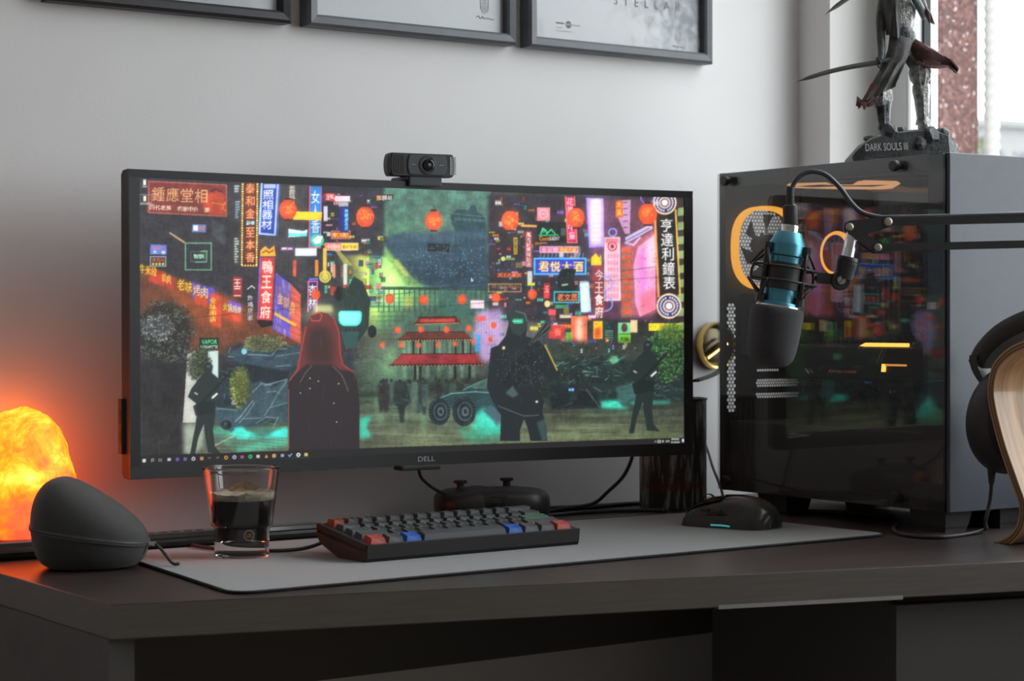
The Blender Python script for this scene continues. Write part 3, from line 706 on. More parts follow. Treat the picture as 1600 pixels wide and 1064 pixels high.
# crowded small neon signs, left middle
pal = [(206, 84, 70), (92, 150, 214), (226, 214, 110), (226, 150, 160), (150, 112, 206), (230, 228, 226), (96, 190, 170), (232, 142, 66)]
def clutter(x0, y0, x1, y1, n, wmin, wmax, hmin, hmax, sd, a=.85):
    r = np.random.default_rng(sd)
    for k in range(n):
        x = r.uniform(x0, x1); y = r.uniform(y0, y1); w_ = r.uniform(wmin, wmax); h_ = r.uniform(hmin, hmax); c = np.array(pal[r.integers(len(pal))])*r.uniform(.5, 1.0)
        rect(x, y, x+w_, y+h_, c*.55, a)
        if r.random() < .75:
            for j in range(int(max(w_, h_)/3.2)):
                if w_ > h_: rect(x+1+j*3.2, y+h_*.25, x+3+j*3.2, y+h_*.75, np.minimum(c*1.2, 245), .9)
                else: rect(x+w_*.2, y+1+j*3.2, x+w_*.8, y+3+j*3.2, np.minimum(c*1.2, 245), .9)
        else: rect(x, y, x+w_, y+h_, c, a)
poly([(497, 285), (600, 290), (600, 400), (497, 395)], (44, 40, 52), .8, 2)
clutter(498, 300, 580, 400, 40, 4, 16, 3, 9, 11); clutter(500, 400, 575, 450, 18, 3, 8, 6, 22, 12, .7); clutter(560, 360, 596, 470, 26, 4, 12, 3, 10, 13, .7)
# neon sign tower (teal/blue with figures)
poly(ZP(Z1, [(1022, 212), (1085, 212), (1082, 540), (1018, 540)]), (54, 128, 190)); line(ZP(Z1, [(1022, 212), (1018, 542), (1080, 545)]), 1.8, (214, 110, 120)); line(ZP(Z1, [(1084, 214), (1080, 500)]), 1.2, (200, 110, 130))
vtext('女人香', Z1(1052, 0)[0], Z1(0, 230)[1], Z1(0, 470)[1], 13, (214, 236, 244)); ell(*Z1(1062, 505), 10.5, 10.5, (70, 180, 150)); poly(ZP(Z1, [(1035, 505), (1062, 480), (1092, 482), (1080, 520), (1050, 525)]), (214, 236, 230))
poly(ZP(Z1, [(945, 348), (1088, 352), (1084, 396), (930, 392)]), (226, 196, 54))
poly(ZP(Z1, [(905, 442), (985, 455), (1008, 446), (1006, 482), (905, 488)]), (206, 232, 236)); rect(*Z1(905, 465), *Z1(1006, 484), (92, 190, 200), .8)
rect(*Z1(942, 548), *Z1(1058, 590), (202, 206, 208)); rect(*Z1(862, 542), *Z1(932, 558), (150, 70, 150)); htext('美容', *Z1(866, 544), *Z1(930, 556), (240, 220, 240))
frame(*Z1(1106, 522), *Z1(1282, 556), 1.6, (230, 226, 220)); rect(*Z1(1106, 522), *Z1(1190, 556), (216, 96, 84)); rect(*Z1(1190, 522), *Z1(1282, 556), (224, 196, 76)); htext('中国结', *Z1(1110, 526), *Z1(1188, 552), (250, 214, 200)); htext('茶叶专卖', *Z1(1196, 532), *Z1(1276, 548), (150, 110, 30))
frame(*Z1(1140, 455), *Z1(1240, 495), 1.4, (220, 130, 110)); rect(*Z1(1144, 462), *Z1(1236, 490), (190, 84, 44)); htext('香江大酒店', *Z1(1147, 464), *Z1(1233, 488), (250, 210, 120))
rect(*Z1(1106, 250), *Z1(1156, 290), (196, 60, 66)); rect(*Z1(1160, 264), *Z1(1240, 294), (226, 196, 206)); htext('牙科', *Z1(1110, 255), *Z1(1152, 285), (244, 220, 220))
poly(ZP(Z1, [(1185, 320), (1230, 320), (1230, 460), (1185, 460)]), (40, 50, 130)); vtext('西裝皮具店', Z1(1220, 0)[0], Z1(0, 335)[1], Z1(0, 450)[1], 5, (130, 214, 240), halo=(60, 120, 220)); rect(*Z1(1096, 320), *Z1(1118, 400), (196, 190, 210))
rect(*Z1(1378, 256), *Z1(1476, 290), (44, 46, 50)); htext('卸膜站', *Z1(1384, 262), *Z1(1472, 286), (222, 220, 206)); rect(*Z1(1384, 260), *Z1(1402, 288), (226, 140, 60), .7)
# duck restaurant sign
poly(ZP(Z1, [(752, 560), (780, 535), (800, 555), (828, 533), (836, 590), (752, 592)]), (224, 168, 66)); line(ZP(Z1, [(765, 572), (785, 560), (800, 572), (822, 560)]), 1.6, (90, 54, 30))
poly(ZP(Z1, [(757, 598), (832, 598), (815, 940), (742, 935)]), (176, 62, 60)); poly(ZP(Z1, [(757, 598), (757, 598), (742, 935), (736, 935), (748, 600)]), (126, 100, 190), .9)
glow(*Z1(785, 770), 14, 60, (40, 10, 10), .6)
for k, ch in enumerate('鴨王食府'): text(ch, *Z1(764-k*4, 615+k*82), *Z1(818-k*4, 682+k*82), (248, 226, 214), halo=(226, 110, 96))
poly(ZP(Z1, [(742, 935), (815, 940), (830, 965), (760, 980), (735, 950)]), (48, 32, 34))
# purple billboard
poly(ZP(Z1, [(836, 680), (920, 745), (920, 1040), (820, 985)]), (110, 92, 182)); poly(ZP(Z1, [(918, 742), (972, 800), (972, 1065), (918, 1040)]), (196, 102, 78))
for k in range(60):
    x = rng.uniform(836, 916); y = rng.uniform(720, 1000); c = pal[rng.integers(8)]; line(ZP(Z1, [(x, y), (x, y+rng.uniform(14, 40))]), 1.4, np.array(c)*.8, .7)
for k in range(8): line(ZP(Z1, [(828, 730+k*38), (972, 820+k*34)]), .7, (60, 50, 80), .6)
for k, ch in enumerate('金刚身'): text(ch, *Z1(845+k*34, 790+k*24), *Z1(875+k*34, 850+k*26), (226, 170, 70))
line(ZP(Z1, [(836, 905), (940, 965)]), 4, (226, 180, 60))
# other left columns
poly(ZP(Z1, [(1014, 715), (1064, 715), (1060, 890), (1008, 890)]), (60, 50, 96)); line(ZP(Z1, [(1012, 890), (1014, 728), (1062, 728), (1058, 890)]), 2, (210, 120, 170)); vtext('杏林', Z1(1036, 0)[0], Z1(0, 740)[1], Z1(0, 880)[1], 12, (226, 226, 246)); line(ZP(Z1, [(1022, 716), (1066, 714)]), 2.4, (110, 130, 230))
ell(*Z1(1104, 704), 11, 11, (52, 50, 46)); ell(*Z1(1104, 702), 9.3, 9.6, (196, 188, 100)); ring(*Z1(1104, 702), 6.2, 1, (130, 124, 60))
for (x, c) in ((938, (214, 96, 70)), (1102, (222, 190, 80)), (1150, (222, 150, 120)), (1213, (204, 220, 200)), (1057, (222, 150, 60))):
    rect(*Z1(x-8, 612 if x in (938, 1057) else (548 if x == 1102 else 632)), *Z1(x+10, 700 if x != 1213 else 745), c, .9)
for k in range(8): line(ZP(Z1, [(1160+k*3, 560), (1215+k*5, 640)]), .9, (226, 220, 110), .55)
poly(ZP(Z1, [(605, 700), (655, 705), (652, 820), (602, 810)]), (150, 52, 50)); vtext('王二', Z1(628, 0)[0], Z1(0, 712)[1], Z1(0, 812)[1], 11, (240, 214, 206)); vtext('炸鸡店家', Z1(698, 0)[0], Z1(0, 800)[1], Z1(0, 940)[1], 8, (190, 186, 190)); rect(*Z1(680, 745), *Z1(725, 785), (50, 48, 52)); line(ZP(Z1, [(684, 770), (705, 752), (722, 765)]), 1.4, (214, 214, 214))
# right side: pink lit facade and tall signs
poly(ZP(Z2, [(425, 255), (1508, 283), (1508, 960), (425, 940)]), (52, 46, 54), .9, 2)
clutter(762, 305, 830, 480, 70, 3, 12, 3, 9, 21); clutter(830, 320, 900, 470, 40, 4, 14, 3, 10, 22, .8); clutter(762, 480, 930, 560, 70, 4, 14, 4, 12, 23); clutter(880, 310, 930, 520, 26, 4, 12, 4, 14, 24, .6)
poly(ZP(Z2, [(980, 280), (1340, 285), (1340, 940), (980, 930)]), (120, 74, 96), .75, 4)
poly(ZP(Z2, [(1150, 540), (1340, 440), (1340, 900), (1150, 920)]), (186, 116, 128), .8, 3)
for k in range(9): rect(*Z2(1150, 545+k*42), *Z2(1205, 567+k*42), (206, 100, 62), .85, sl=-.04)
for k in range(9): rect(*Z2(1150, 567+k*42), *Z2(1205, 587+k*42), (150, 116, 84), .7, sl=-.04)
poly(ZP(Z2, [(1215, 640), (1240, 540), (1335, 470), (1335, 880), (1250, 920), (1225, 850)]), (222, 156, 190)); poly(ZP(Z2, [(1240, 590), (1275, 530), (1290, 720), (1255, 860)]), (206, 130, 196), .8, 3); poly(ZP(Z2, [(1290, 500), (1335, 470), (1335, 650), (1290, 660)]), (226, 200, 206), .8, 4); poly(ZP(Z2, [(1250, 800), (1335, 760), (1335, 885), (1255, 915)]), (214, 110, 120), .6, 3)
line(ZP(Z2, [(1155, 672), (1340, 648)]), .8, (90, 60, 70))
poly(ZP(Z2, [(1168, 490), (1310, 415), (1322, 440), (1178, 520)]), (186, 176, 206)); line(ZP(Z2, [(1180, 505), (1300, 440)]), 1.2, (70, 60, 96)); line(ZP(Z2, [(1170, 518), (1215, 530), (1250, 490)]), 3, (206, 196, 236), .8)
poly(ZP(Z2, [(960, 275), (1052, 278), (1055, 540), (975, 545)]), (168, 150, 206)); poly(ZP(Z2, [(985, 285), (1035, 285), (1035, 520), (990, 520)]), (226, 218, 240), .9, 2); line(ZP(Z2, [(962, 276), (978, 540), (1052, 536)]), 2.4, (150, 130, 236)); glow(*Z2(1010, 400), 26, 50, (40, 30, 60), .7)
for k in range(9): rect(*Z2(992, 300+k*26), *Z2(1030, 316+k*26), (190, 176, 214), .6)
poly(ZP(Z2, [(1126, 290), (1200, 285), (1195, 470), (1170, 470), (1130, 380)]), (196, 160, 190), .85); rect(*Z2(1118, 290), *Z2(1156, 380), (206, 96, 44)); htext('太', *Z2(1122, 296), *Z2(1152, 326), (240, 200, 90)); htext('溪', *Z2(1122, 336), *Z2(1152, 370), (240, 200, 90))
for k in range(5): line(ZP(Z2, [(1160, 300+k*34), (1182, 298+k*34)]), 1.2, (60, 46, 66))
poly(ZP(Z2, [(1058, 490), (1136, 486), (1148, 830), (1068, 836)]), (220, 176, 190)); frame(*Z2(1060, 492), *Z2(1140, 830), 1.5, (236, 206, 214)); ring(*Z2(1100, 538), 6.5, 2.4, (190, 70, 76)); ell(*Z2(1100, 538), 3, 3.4, (150, 40, 46)); poly(ZP(Z2, [(1062, 495), (1134, 492), (1134, 520), (1062, 522)]), (196, 110, 116), .7)
for k in range(7):
    for j in range(4): rect(*Z2(1074+j*16, 580+k*36), *Z2(1086+j*16, 602+k*36), (196, 120, 136), .55)
for cy in (462, 740, 850): ring(*Z2(1062+(40 if cy == 462 else 0), cy), 6 if cy == 462 else 11, 2.2, (146, 150, 226))
poly(ZP(Z2, [(985, 600), (1010, 575), (1030, 600), (1038, 580), (1042, 640), (985, 640)]), (226, 190, 40)); poly(ZP(Z2, [(990, 645), (1042, 640), (1060, 900), (1010, 930)]), (150, 62, 62)); vtext('今王食府', Z2(1028, 0)[0], Z2(0, 660)[1], Z2(0, 930)[1], 13, (226, 206, 206)); vtext('食府', Z2(1028, 0)[0], Z2(0, 790)[1], Z2(0, 930)[1], 13, (228, 214, 214))
# magenta vertical sign and pink panel, beer sign
poly(ZP(Z2, [(846, 268), (890, 268), (906, 515), (858, 515)]), (186, 44, 96)); line(ZP(Z2, [(846, 268), (858, 517), (908, 517), (894, 268)]), 1.6, (240, 130, 110)); 
for k, ch in enumerate('花美夜中童'): text(ch, *Z2(852+k*3, 275+k*46), *Z2(888+k*3, 315+k*46), (250, 190, 206), halo=(226, 70, 120))
rect(*Z2(692, 326), *Z2(762, 398), (214, 140, 150)); ring(*Z2(726, 362), 6.5, 1.4, (236, 190, 196)); line(ZP(Z2, [(712, 362), (740, 362)]), 1.5, (236, 190, 196))
rect(*Z2(690, 405), *Z2(850, 515), (34, 36, 36)); text('Coors', *Z2(704, 484), *Z2(758, 506), (232, 150, 40)); text('LIGHT', *Z2(762, 486), *Z2(814, 504), (226, 226, 222)); line(ZP(Z2, [(702, 478), (806, 476)]), 1.6, (60, 196, 140)); line(ZP(Z2, [(712, 470), (722, 440), (740, 452), (745, 468), (768, 446), (790, 470)]), 1.8, (70, 206, 150)); ell(*Z2(728, 452), 2.6, 3.6, (70, 206, 150), .6)
line(ZP(Z2, [(610, 425), (685, 428)]), 3.6, (222, 166, 96)); rect(*Z2(820, 440), *Z2(846, 480), (86, 110, 106), .8)
frame(*Z2(708, 540), *Z2(912, 570), 1.4, (224, 200, 210)); rect(*Z2(710, 542), *Z2(808, 568), (206, 76, 130)); rect(*Z2(808, 542), *Z2(910, 568), (216, 110, 56)); htext('金酒楼', *Z2(714, 544), *Z2(806, 566), (246, 190, 214)); htext('帝皇大厦', *Z2(814, 546), *Z2(904, 566), (240, 190, 120))
for k in range(12): line(ZP(Z2, [(712+k*21, 575), (708+k*21, 600)]), 1, (150, 156, 170), .8)
rect(*Z2(686, 606), *Z2(952, 688), (38, 50, 150)); frame(*Z2(678, 604), *Z2(955, 688), 2.4, (76, 176, 240)); htext('君悦大酒', *Z2(698, 620), *Z2(945, 675), (250, 216, 110), halo=(226, 90, 60))
glow(*Z2(815, 646), 60, 16, (20, 30, 60), .7)
poly(ZP(Z2, [(622, 456), (662, 456), (666, 652), (630, 652)]), (150, 62, 70)); vtext('風光好美味記店', Z2(645, 0)[0], Z2(0, 460)[1], Z2(0, 650)[1], 7, (240, 206, 206))
rect(*Z2(474, 682), *Z2(608, 706), (150, 64, 50)); htext('天上人家酒', *Z2(478, 684), *Z2(604, 704), (226, 140, 100)); frame(*Z2(428, 742), *Z2(604, 784), 1.2, (190, 160, 110)); htext('港龙大戏院', *Z2(440, 746), *Z2(596, 764), (150, 110, 70))
rect(*Z2(565, 490), *Z2(584, 580), (206, 176, 50)); vtext('黑菊店', Z2(574, 0)[0], Z2(0, 495)[1], Z2(0, 576)[1], 4.5, (60, 50, 20)); line(ZP(Z2, [(505, 605), (565, 606)]), 3.6, (120, 146, 70)); ell(*Z2(507, 605), 3.4, 3.4, (206, 206, 120))
rect(*Z2(640, 672), *Z2(664, 735), (186, 190, 186)); rect(*Z2(640, 736), *Z2(680, 750), (206, 200, 60)); rect(*Z2(728, 738), *Z2(760, 820), (196, 60, 66)); vtext('玉', Z2(744, 0)[0], Z2(0, 750)[1], Z2(0, 790)[1], 7, (236, 170, 170))
# dark lantern mascot shape left plain: a dark hanging shape
poly(ZP(Z2, [(815, 670), (850, 655), (905, 662), (890, 720), (905, 770), (860, 790), (810, 775), (800, 720)]), (34, 40, 38)); line(ZP(Z2, [(830, 748), (855, 744)]), 3, (150, 176, 160))
frame(*Z2(785, 785), *Z2(918, 842), 2, (60, 190, 200)); htext('茗文居', *Z2(800, 796), *Z2(912, 834), (240, 150, 90), halo=(170, 60, 40)); poly(ZP(Z2, [(922, 728), (972, 728), (985, 895), (930, 895)]), (176, 196, 216)); glow(*Z2(950, 810), 8, 26, (40, 50, 60), .6)
rect(*Z2(790, 855), *Z2(860, 875), (70, 150, 110)); ell(*Z2(747, 850), 4.4, 5, (226, 200, 140)); rect(*Z2(752, 880), *Z2(792, 910), (206, 86, 96)); rect(*Z2(690, 878), *Z2(722, 912), (40, 50, 66)); rect(*Z2(816, 910), *Z2(876, 926), (190, 190, 160)); rect(*Z2(970, 912), *Z2(1008, 928), (214, 180, 206))
# far-right green shutters, black vertical sign, round badge
poly(ZP(Z2, [(1450, 285), (1508, 283), (1508, 950), (1470, 950)]), (66, 60, 54))
for k in range(9): rect(*Z2(1456, 330+k*78), *Z2(1508, 372+k*78), (150, 170, 128), .9, sl=-.12)
poly(ZP(Z2, [(1338, 340), (1445, 340), (1468, 800), (1350, 800)]), (44, 42, 42)); line(ZP(Z2, [(1330, 350), (1352, 810)]), 3.2, (236, 160, 96)); line(ZP(Z2, [(1444, 340), (1468, 800)]), 2.4, (226, 186, 96))
for k, ch in enumerate('亨達利鐘表'): text(ch, *Z2(1362+k*4, 388+k*78), *Z2(1426+k*4, 458+k*78), (240, 238, 230))
for (cx, cy, s_) in ((1408, 862, 1.0), (1385, 300, .95)):
    x, y = Z2(cx, cy); ell(x, y, 19.5*s_, 19.8*s_, (226, 180, 120)); ell(x, y, 18*s_, 18.3*s_, (236, 230, 226)); ell(x, y, 17*s_, 17.2*s_, (56, 56, 110)); ell(x, y, 9.5*s_, 9.6*s_, (222, 200, 160)); ell(x, y, 7.6*s_, 7.6*s_, (120, 96, 140)); ell(x, y, 4.8*s_, 4.8*s_, (236, 232, 220))
    for k in range(22):
        a = 2*math.pi*k/22
        if k % 11 == 5: continue
        ell(x+13.2*s_*math.cos(a), y+13.4*s_*math.sin(a), 1.3, 1.6, (222, 220, 236), .9)
text('XI', *Z2(1326, 292), *Z2(1350, 314), (230, 224, 214)); ring(*Z2(1290, 270), 10, 2, (120, 110, 196))
rect(*Z2(1298, 956), *Z2(1470, 996), (206, 204, 40)); htext('红红家私', *Z2(1304, 962), *Z2(1400, 984), (226, 130, 60))
# lower right billboards
rect(*Z4(880, 85), *Z4(960, 232), (206, 108, 76)); poly(ZP(Z4, [(905, 92), (935, 92), (935, 225), (905, 225)]), (250, 226, 210), .9, 4); frame(*Z4(880, 85), *Z4(960, 232), 1.6, (226, 130, 90)); poly(ZP(Z4, [(760, 138), (842, 136), (842, 205), (752, 206)]), (196, 70, 66)); htext('香', *Z4(785, 150), *Z4(825, 190), (240, 140, 120)); line(ZP(Z4, [(770, 132), (870, 132)]), 1.6, (240, 120, 90)); rect(*Z4(998, 110), *Z4(1046, 205), (222, 176, 40)); poly(ZP(Z4, [(1005, 150), (1035, 140), (1040, 200), (1002, 202)]), (200, 90, 50), .9, 1); rect(*Z4(1055, 118), *Z4(1114, 225), (40, 56, 56))
for k in range(5): rect(*Z4(1062, 160+k*12), *Z4(1106, 166+k*12), (110, 150, 140), .8)
rect(*Z4(1132, 118), *Z4(1200, 178), (130, 190, 150)); rect(*Z4(1132, 180), *Z4(1200, 228), (126, 190, 60)); ell(*Z4(1166, 145), 5, 7, (90, 60, 50)); htext('鲜鸡粉', *Z4(1145, 196), *Z4(1192, 216), (50, 96, 40)); rect(*Z4(1200, 105), *Z4(1236, 170), (214, 190, 150)); rect(*Z4(848, 170), *Z4(880, 225), (120, 170, 70))
poly(ZP(Z4, [(700, 210), (1300, 230), (1300, 330), (700, 330)]), (56, 66, 60), .85, 4); clutter(890, 525, 985, 545, 16, 2, 6, 3, 9, 31, .7)
# pagoda gate
poly(ZP(A_, [(300, 440), (560, 440), (570, 640), (290, 640)]), (84, 116, 98), .7, 4)
for k in range(16): rect(*A_(300+k*17, 515), *A_(310+k*17, 560), (138, 168, 140) if k % 3 else (96, 122, 104), .6, 1)
for k in range(14): rect(*A_(300+k*19, 600), *A_(312+k*19, 640), (150, 176, 150) if k % 2 else (84, 112, 100), .6, 1)
for (y0, y1, xa, xb, xc, xd, cc) in ((438, 459, 372, 496, 356, 510, (112, 46, 46)), (488, 514, 330, 524, 298, 550, (104, 56, 48)), (561, 598, 312, 560, 274, 588, (150, 52, 56))):
    poly(ZP(A_, [(xa, y0), (xb, y0-2), (xd, y1-4), (xc, y1)]), cc); poly(ZP(A_, [(xc, y1-3), (xd, y1-7), (xd, y1-1), (xc, y1+3)]), (60, 34, 34)); line(ZP(A_, [(xa, y0), (xb, y0-2)]), 1.6, (70, 34, 36))
    for k in range(26): ell(*A_(xc+6+(xd-xc-12)*k/25, y1+2-4*k/25), .9, .8, (240, 170, 110), .85)
for x in (350, 372, 420, 490, 515, 540): rect(*A_(x, 516), *A_(x+7, 562), (56, 48, 44))
for x in (355, 372, 488, 536): rect(*A_(x, 600), *A_(x+9, 645), (44, 44, 42))
rect(*A_(376, 443), *A_(490, 454), (206, 84, 70), .8); line(ZP(A_, [(440, 470), (440, 488)]), 1.4, (60, 40, 40))
# purple lit screen right of the gate
poly(ZP(Z4, [(365, 60), (500, 40), (505, 300), (400, 340), (345, 200)]), (186, 160, 196), .85, 4)
for k in range(9): line(ZP(Z4, [(372+k*14, 60), (380+k*14, 300)]), .7, (120, 110, 160), .6)
poly(ZP(Z4, [(356, 180), (384, 180), (384, 275), (354, 275)]), (86, 150, 196)); rect(*Z2(330, 830), *Z2(404, 874), (226, 196, 206)); rect(*Z4(360, 82), *Z4(412, 108), (206, 96, 90))
# lanterns
for f_, x, y, r_ in ((Z1, 903, 338, 14.2), (Z1, 1322, 378, 14.6), (Z2, 130, 398, 13.6), (Z2, 545, 398, 14), (Z2, 903, 382, 14.0), (Z2, 1293, 362, 15.0), (Z1, 1053, 800, 7.4), (Z1, 1455, 822, 7.2), (Z2, 75, 828, 7), (Z2, 284, 825, 7), (Z2, 468, 816, 7), (Z2, 666, 798, 7.2), (Z4, 60, 155, 4.6), (Z4, 200, 155, 4.6), (Z4, 320, 148, 4.2), (Z4, 455, 132, 4.6), (Z4, 48, 240, 3.6), (Z4, 152, 238, 3.4), (Z4, 246, 232, 3.4), (Z4, 345, 222, 3.6), (Z4, 438, 210, 3.8), (Z3, 1498, 158, 4.6), (Z3, 1415, 238, 3.6), (Z3, 1520, 240, 3.6)):
    x, y = f_(x, y); glow(x, y, r_*1.3, r_*1.3, (60, 22, 8), .5); ell(x, y, r_*.96, r_*1.12, (206, 88, 52)); ell(x-r_*.15, y-r_*.1, r_*.6, r_*.75, (222, 108, 60), .8, max(1, r_*.2))
    if r_ > 9:
        rr = np.random.default_rng(int(x))
        for k in range(9):
            a0 = rr.uniform(0, 6.28); q = [(x+math.cos(a0)*r_*.5*rr.random(), y+math.sin(a0)*r_*.6*rr.random())]
            for j in range(3): q.append((q[-1][0]+rr.uniform(-5, 5), q[-1][1]+rr.uniform(-4, 4)))
            line(q, 1.1, (240, 160, 70), .85)
        rect(x-r_*.4, y+r_*1.05, x+r_*.4, y+r_*1.25, (70, 40, 36)); rect(x-r_*.35, y-r_*1.28, x+r_*.35, y-r_*1.08, (70, 40, 36)); line([(x, y-r_*1.2), (x, y-r_*1.9)], .8, (60, 50, 50))
# wires
for (a_, b_) in (((217, 505), (760, 440)), ((600, 452), (1073, 430)), ((577, 478), (790, 470))): line([a_, ((a_[0]+b_[0])/2, (a_[1]+b_[1])/2+5), b_], .7, (30, 36, 36), .7)
# ---- ground: wet street
s = _win(212, 560, 1080, 735); gy = np.clip((GY[s]-585)/70, 0, 1); base = lerp((50, 58, 56), (84, 90, 74), gy)*(.50+.80*N3[s])[..., None]
mask = np.clip((GY[s]-590)/22, 0, 1); mask = mask*np.clip(1.2-np.abs(GX[s]-700)/900, 0, 1)
CV[s] = CV[s]*(1-mask[..., None])+base*mask[..., None]
s = _win(212, 540, 1080, 640); CV[s] *= (1-.35*np.exp(-((GY[s]-600)/26)**2))[..., None]
for (x, y, rx, ry, c, a) in ((700, 690, 200, 22, (34, 36, 22), .7), (930, 680, 130, 22, (36, 40, 22), .8), (640, 640, 90, 30, (26, 36, 24), .6), (600, 600, 40, 40, (30, 54, 40), .7), (1040, 690, 50, 16, (30, 40, 10), .6), (300, 715, 60, 10, (30, 30, 20), .5)): glow(x, y, rx, ry, c, a)
for k in range(420):
    x = rng.uniform(217, 1075); y = rng.uniform(640, 725); L = rng.uniform(4, 26); c = (120, 140, 108) if rng.random() < .5 else (40, 46, 40)
    line([(x, y), (x+L, y-L*.05)], .7, c, .35)
# wet reflections and the crowd
for k in range(26): x = rng.uniform(575, 760); poly([(x, 622), (x+rng.uniform(3, 9), 622), (x+rng.uniform(2, 8), rng.uniform(650, 690)), (x, 660)], (120, 160, 128), .22, 3)
for k in range(30):
    x = rng.uniform(585, 765); y = rng.uniform(590, 596); h_ = rng.uniform(30, 56); c = [(44, 58, 56), (64, 84, 78), (92, 118, 104), (50, 50, 50)][rng.integers(4)]
    poly([(x-4.5, y+6), (x+4.5, y+6), (x+5.5, y+h_*.55), (x+2.6, y+h_), (x-2.6, y+h_), (x-5.5, y+h_*.55)], c, .85, 1); ell(x, y+1.5, 2.6, 3.4, (44, 52, 50), .9)
poly(ZP(A_, [(290, 650), (330, 650), (345, 720), (325, 740), (322, 790), (308, 790), (304, 740), (285, 720)]), (40, 50, 50), .95, 1)
for (x, w_) in ((405, 46), (480, 40)): poly([(x, 545), (x+w_, 540), (x+w_+6, 600), (x-4, 600)], (44, 56, 62), .9, 3)
# wrecked machines (left and right), dark teal masses with cyan light
for (pp, c) in ((ZP(Z3, [(560, 260), (640, 225), (800, 262), (960, 235), (990, 300), (1260, 300), (1260, 420), (900, 430), (880, 640), (700, 690), (520, 640), (500, 420), (600, 400)]), (44, 56, 64)), (ZP(Z4, [(740, 330), (860, 300), (1080, 310), (1200, 330), (1500, 380), (1508, 540), (1150, 560), (1000, 540), (740, 570)]), (38, 54, 52))):
    poly(pp, c, .92, 3)
for k in range(150):
    L_ = rng.random() < .5
    if L_: x, y = Z3(rng.uniform(520, 960), rng.uniform(250, 680))
    else: x, y = Z4(rng.uniform(760, 1490), rng.uniform(320, 550))
    line([(x, y), (x+rng.uniform(-16, 22), y+rng.uniform(-7, 7))], rng.uniform(.8, 2.2), (84, 118, 118) if rng.random() < .45 else (26, 34, 36), .6)
line(ZP(Z3, [(690, 560), (670, 610), (640, 640)]), 1.4, (150, 160, 120)); ell(*Z3(575, 680), 9, 8, (40, 50, 52)); ell(*Z3(662, 275), 4.5, 5, (96, 150, 160)); ell(*Z3(612, 555), 5, 2.2, (110, 160, 240)); ell(*Z4(878, 482), 4.6, 2.4, (110, 170, 240)); ell(*Z4(1110, 318), 7, 5, (120, 190, 150)); ell(*Z4(1110, 318), 9, 7, (90, 150, 120), .5, 1)
for pp, a in ((ZP(Z3, [(440, 680), (620, 690), (760, 730), (900, 680), (900, 740), (620, 745), (500, 730)]), .95), (ZP(Z3, [(610, 690), (660, 690), (690, 735), (620, 740)]), .9), (ZP(Z3, [(500, 740), (905, 745), (900, 800), (620, 820), (560, 780)]), .45), (ZP(Z3, [(1292, 630), (1360, 625), (1330, 690), (1360, 740), (1292, 750)]), .8), (ZP(Z4, [(375, 590), (470, 560), (490, 640), (460, 670), (380, 620)]), .75), (ZP(Z4, [(330, 670), (490, 665), (490, 720), (380, 735)]), .6), (ZP(Z4, [(1040, 545), (1130, 535), (1150, 570), (1200, 585), (1040, 580)]), .8), (ZP(Z4, [(1200, 545), (1410, 540), (1420, 560), (1200, 560)]), .6)):
    poly(pp, (62, 190, 168), a, 2)
glow(*Z3(700, 730), 70, 22, (10, 50, 44), .8); glow(*Z4(450, 650), 50, 26, (8, 40, 34), .7); glow(*Z4(1100, 570), 50, 12, (8, 46, 40), .7)
for pp, c in ((ZP(B_, [(555, 185), (640, 150), (780, 168), (810, 195), (960, 148), (972, 260), (830, 305), (700, 330), (640, 265), (575, 230)]), (58, 76, 90)), (ZP(B_, [(640, 250), (900, 300), (900, 350), (700, 380), (650, 330)]), (34, 42, 50)), (ZP(B_, [(470, 508), (600, 520), (660, 455), (690, 370), (740, 352), (800, 400), (895, 340), (895, 600), (760, 570), (690, 595), (560, 655), (470, 600)]), (62, 86, 96))): poly(pp, c, .95, 1)
for L_ in ([(560, 160), (548, 190)], [(548, 212), (575, 214)], [(660, 170), (780, 182)], [(662, 200), (790, 206)], [(800, 205), (830, 170), (890, 165)], [(830, 210), (960, 190)], [(820, 270), (910, 262)], [(690, 420), (740, 370), (800, 380)], [(690, 470), (650, 520), (620, 560), (590, 590)], [(700, 480), (660, 545), (610, 600)], [(770, 420), (820, 415), (850, 430)], [(890, 350), (830, 440), (790, 510), (755, 560)], [(790, 510), (895, 480)], [(710, 600), (770, 565), (830, 570)], [(640, 575), (740, 570)], [(800, 640), (840, 565)], [(480, 515), (600, 525)], [(760, 380), (890, 345)]): line(ZP(B_, L_), rng.uniform(1.0, 2.2), (136, 160, 162), .7)
ell(*B_(640, 182), 4.2, 4.6, (136, 190, 196)); ell(*B_(535, 612), 8.5, 8, (34, 44, 48)); ell(*B_(530, 606), 3, 3, (90, 112, 116), .6, 1); rect(*B_(568, 476), *B_(602, 492), (110, 160, 236)); foliage(*B_(600, 370), 12, 24, 200, (70, 84, 44), (176, 180, 96), 44); foliage(*B_(760, 130), 34, 12, 130, (70, 76, 52), (160, 150, 104), 45)
poly(ZP(B_, [(140, 620), (470, 600), (600, 680), (890, 690), (890, 770), (470, 790), (140, 790)]), (98, 106, 92), .6, 4)
poly(ZP(B_, [(580, 628), (622, 622), (650, 664), (760, 672), (895, 632), (895, 682), (600, 694)]), (72, 204, 192), .95, 1); poly(ZP(B_, [(600, 742), (760, 706), (895, 690), (895, 730), (760, 752), (600, 775)]), (84, 168, 146), .8, 2); poly(ZP(B_, [(660, 690), (760, 630), (820, 640), (780, 680)]), (70, 130, 124), .8, 2)
for k in range(12): line(ZP(B_, [(470, 640+k*12), (890, 690+k*8)]), .7, (150, 170, 140) if k % 2 else (60, 80, 72), .4)
line(ZP(B_, [(470, 730), (590, 670)]), 1.2, (190, 200, 180), .8)
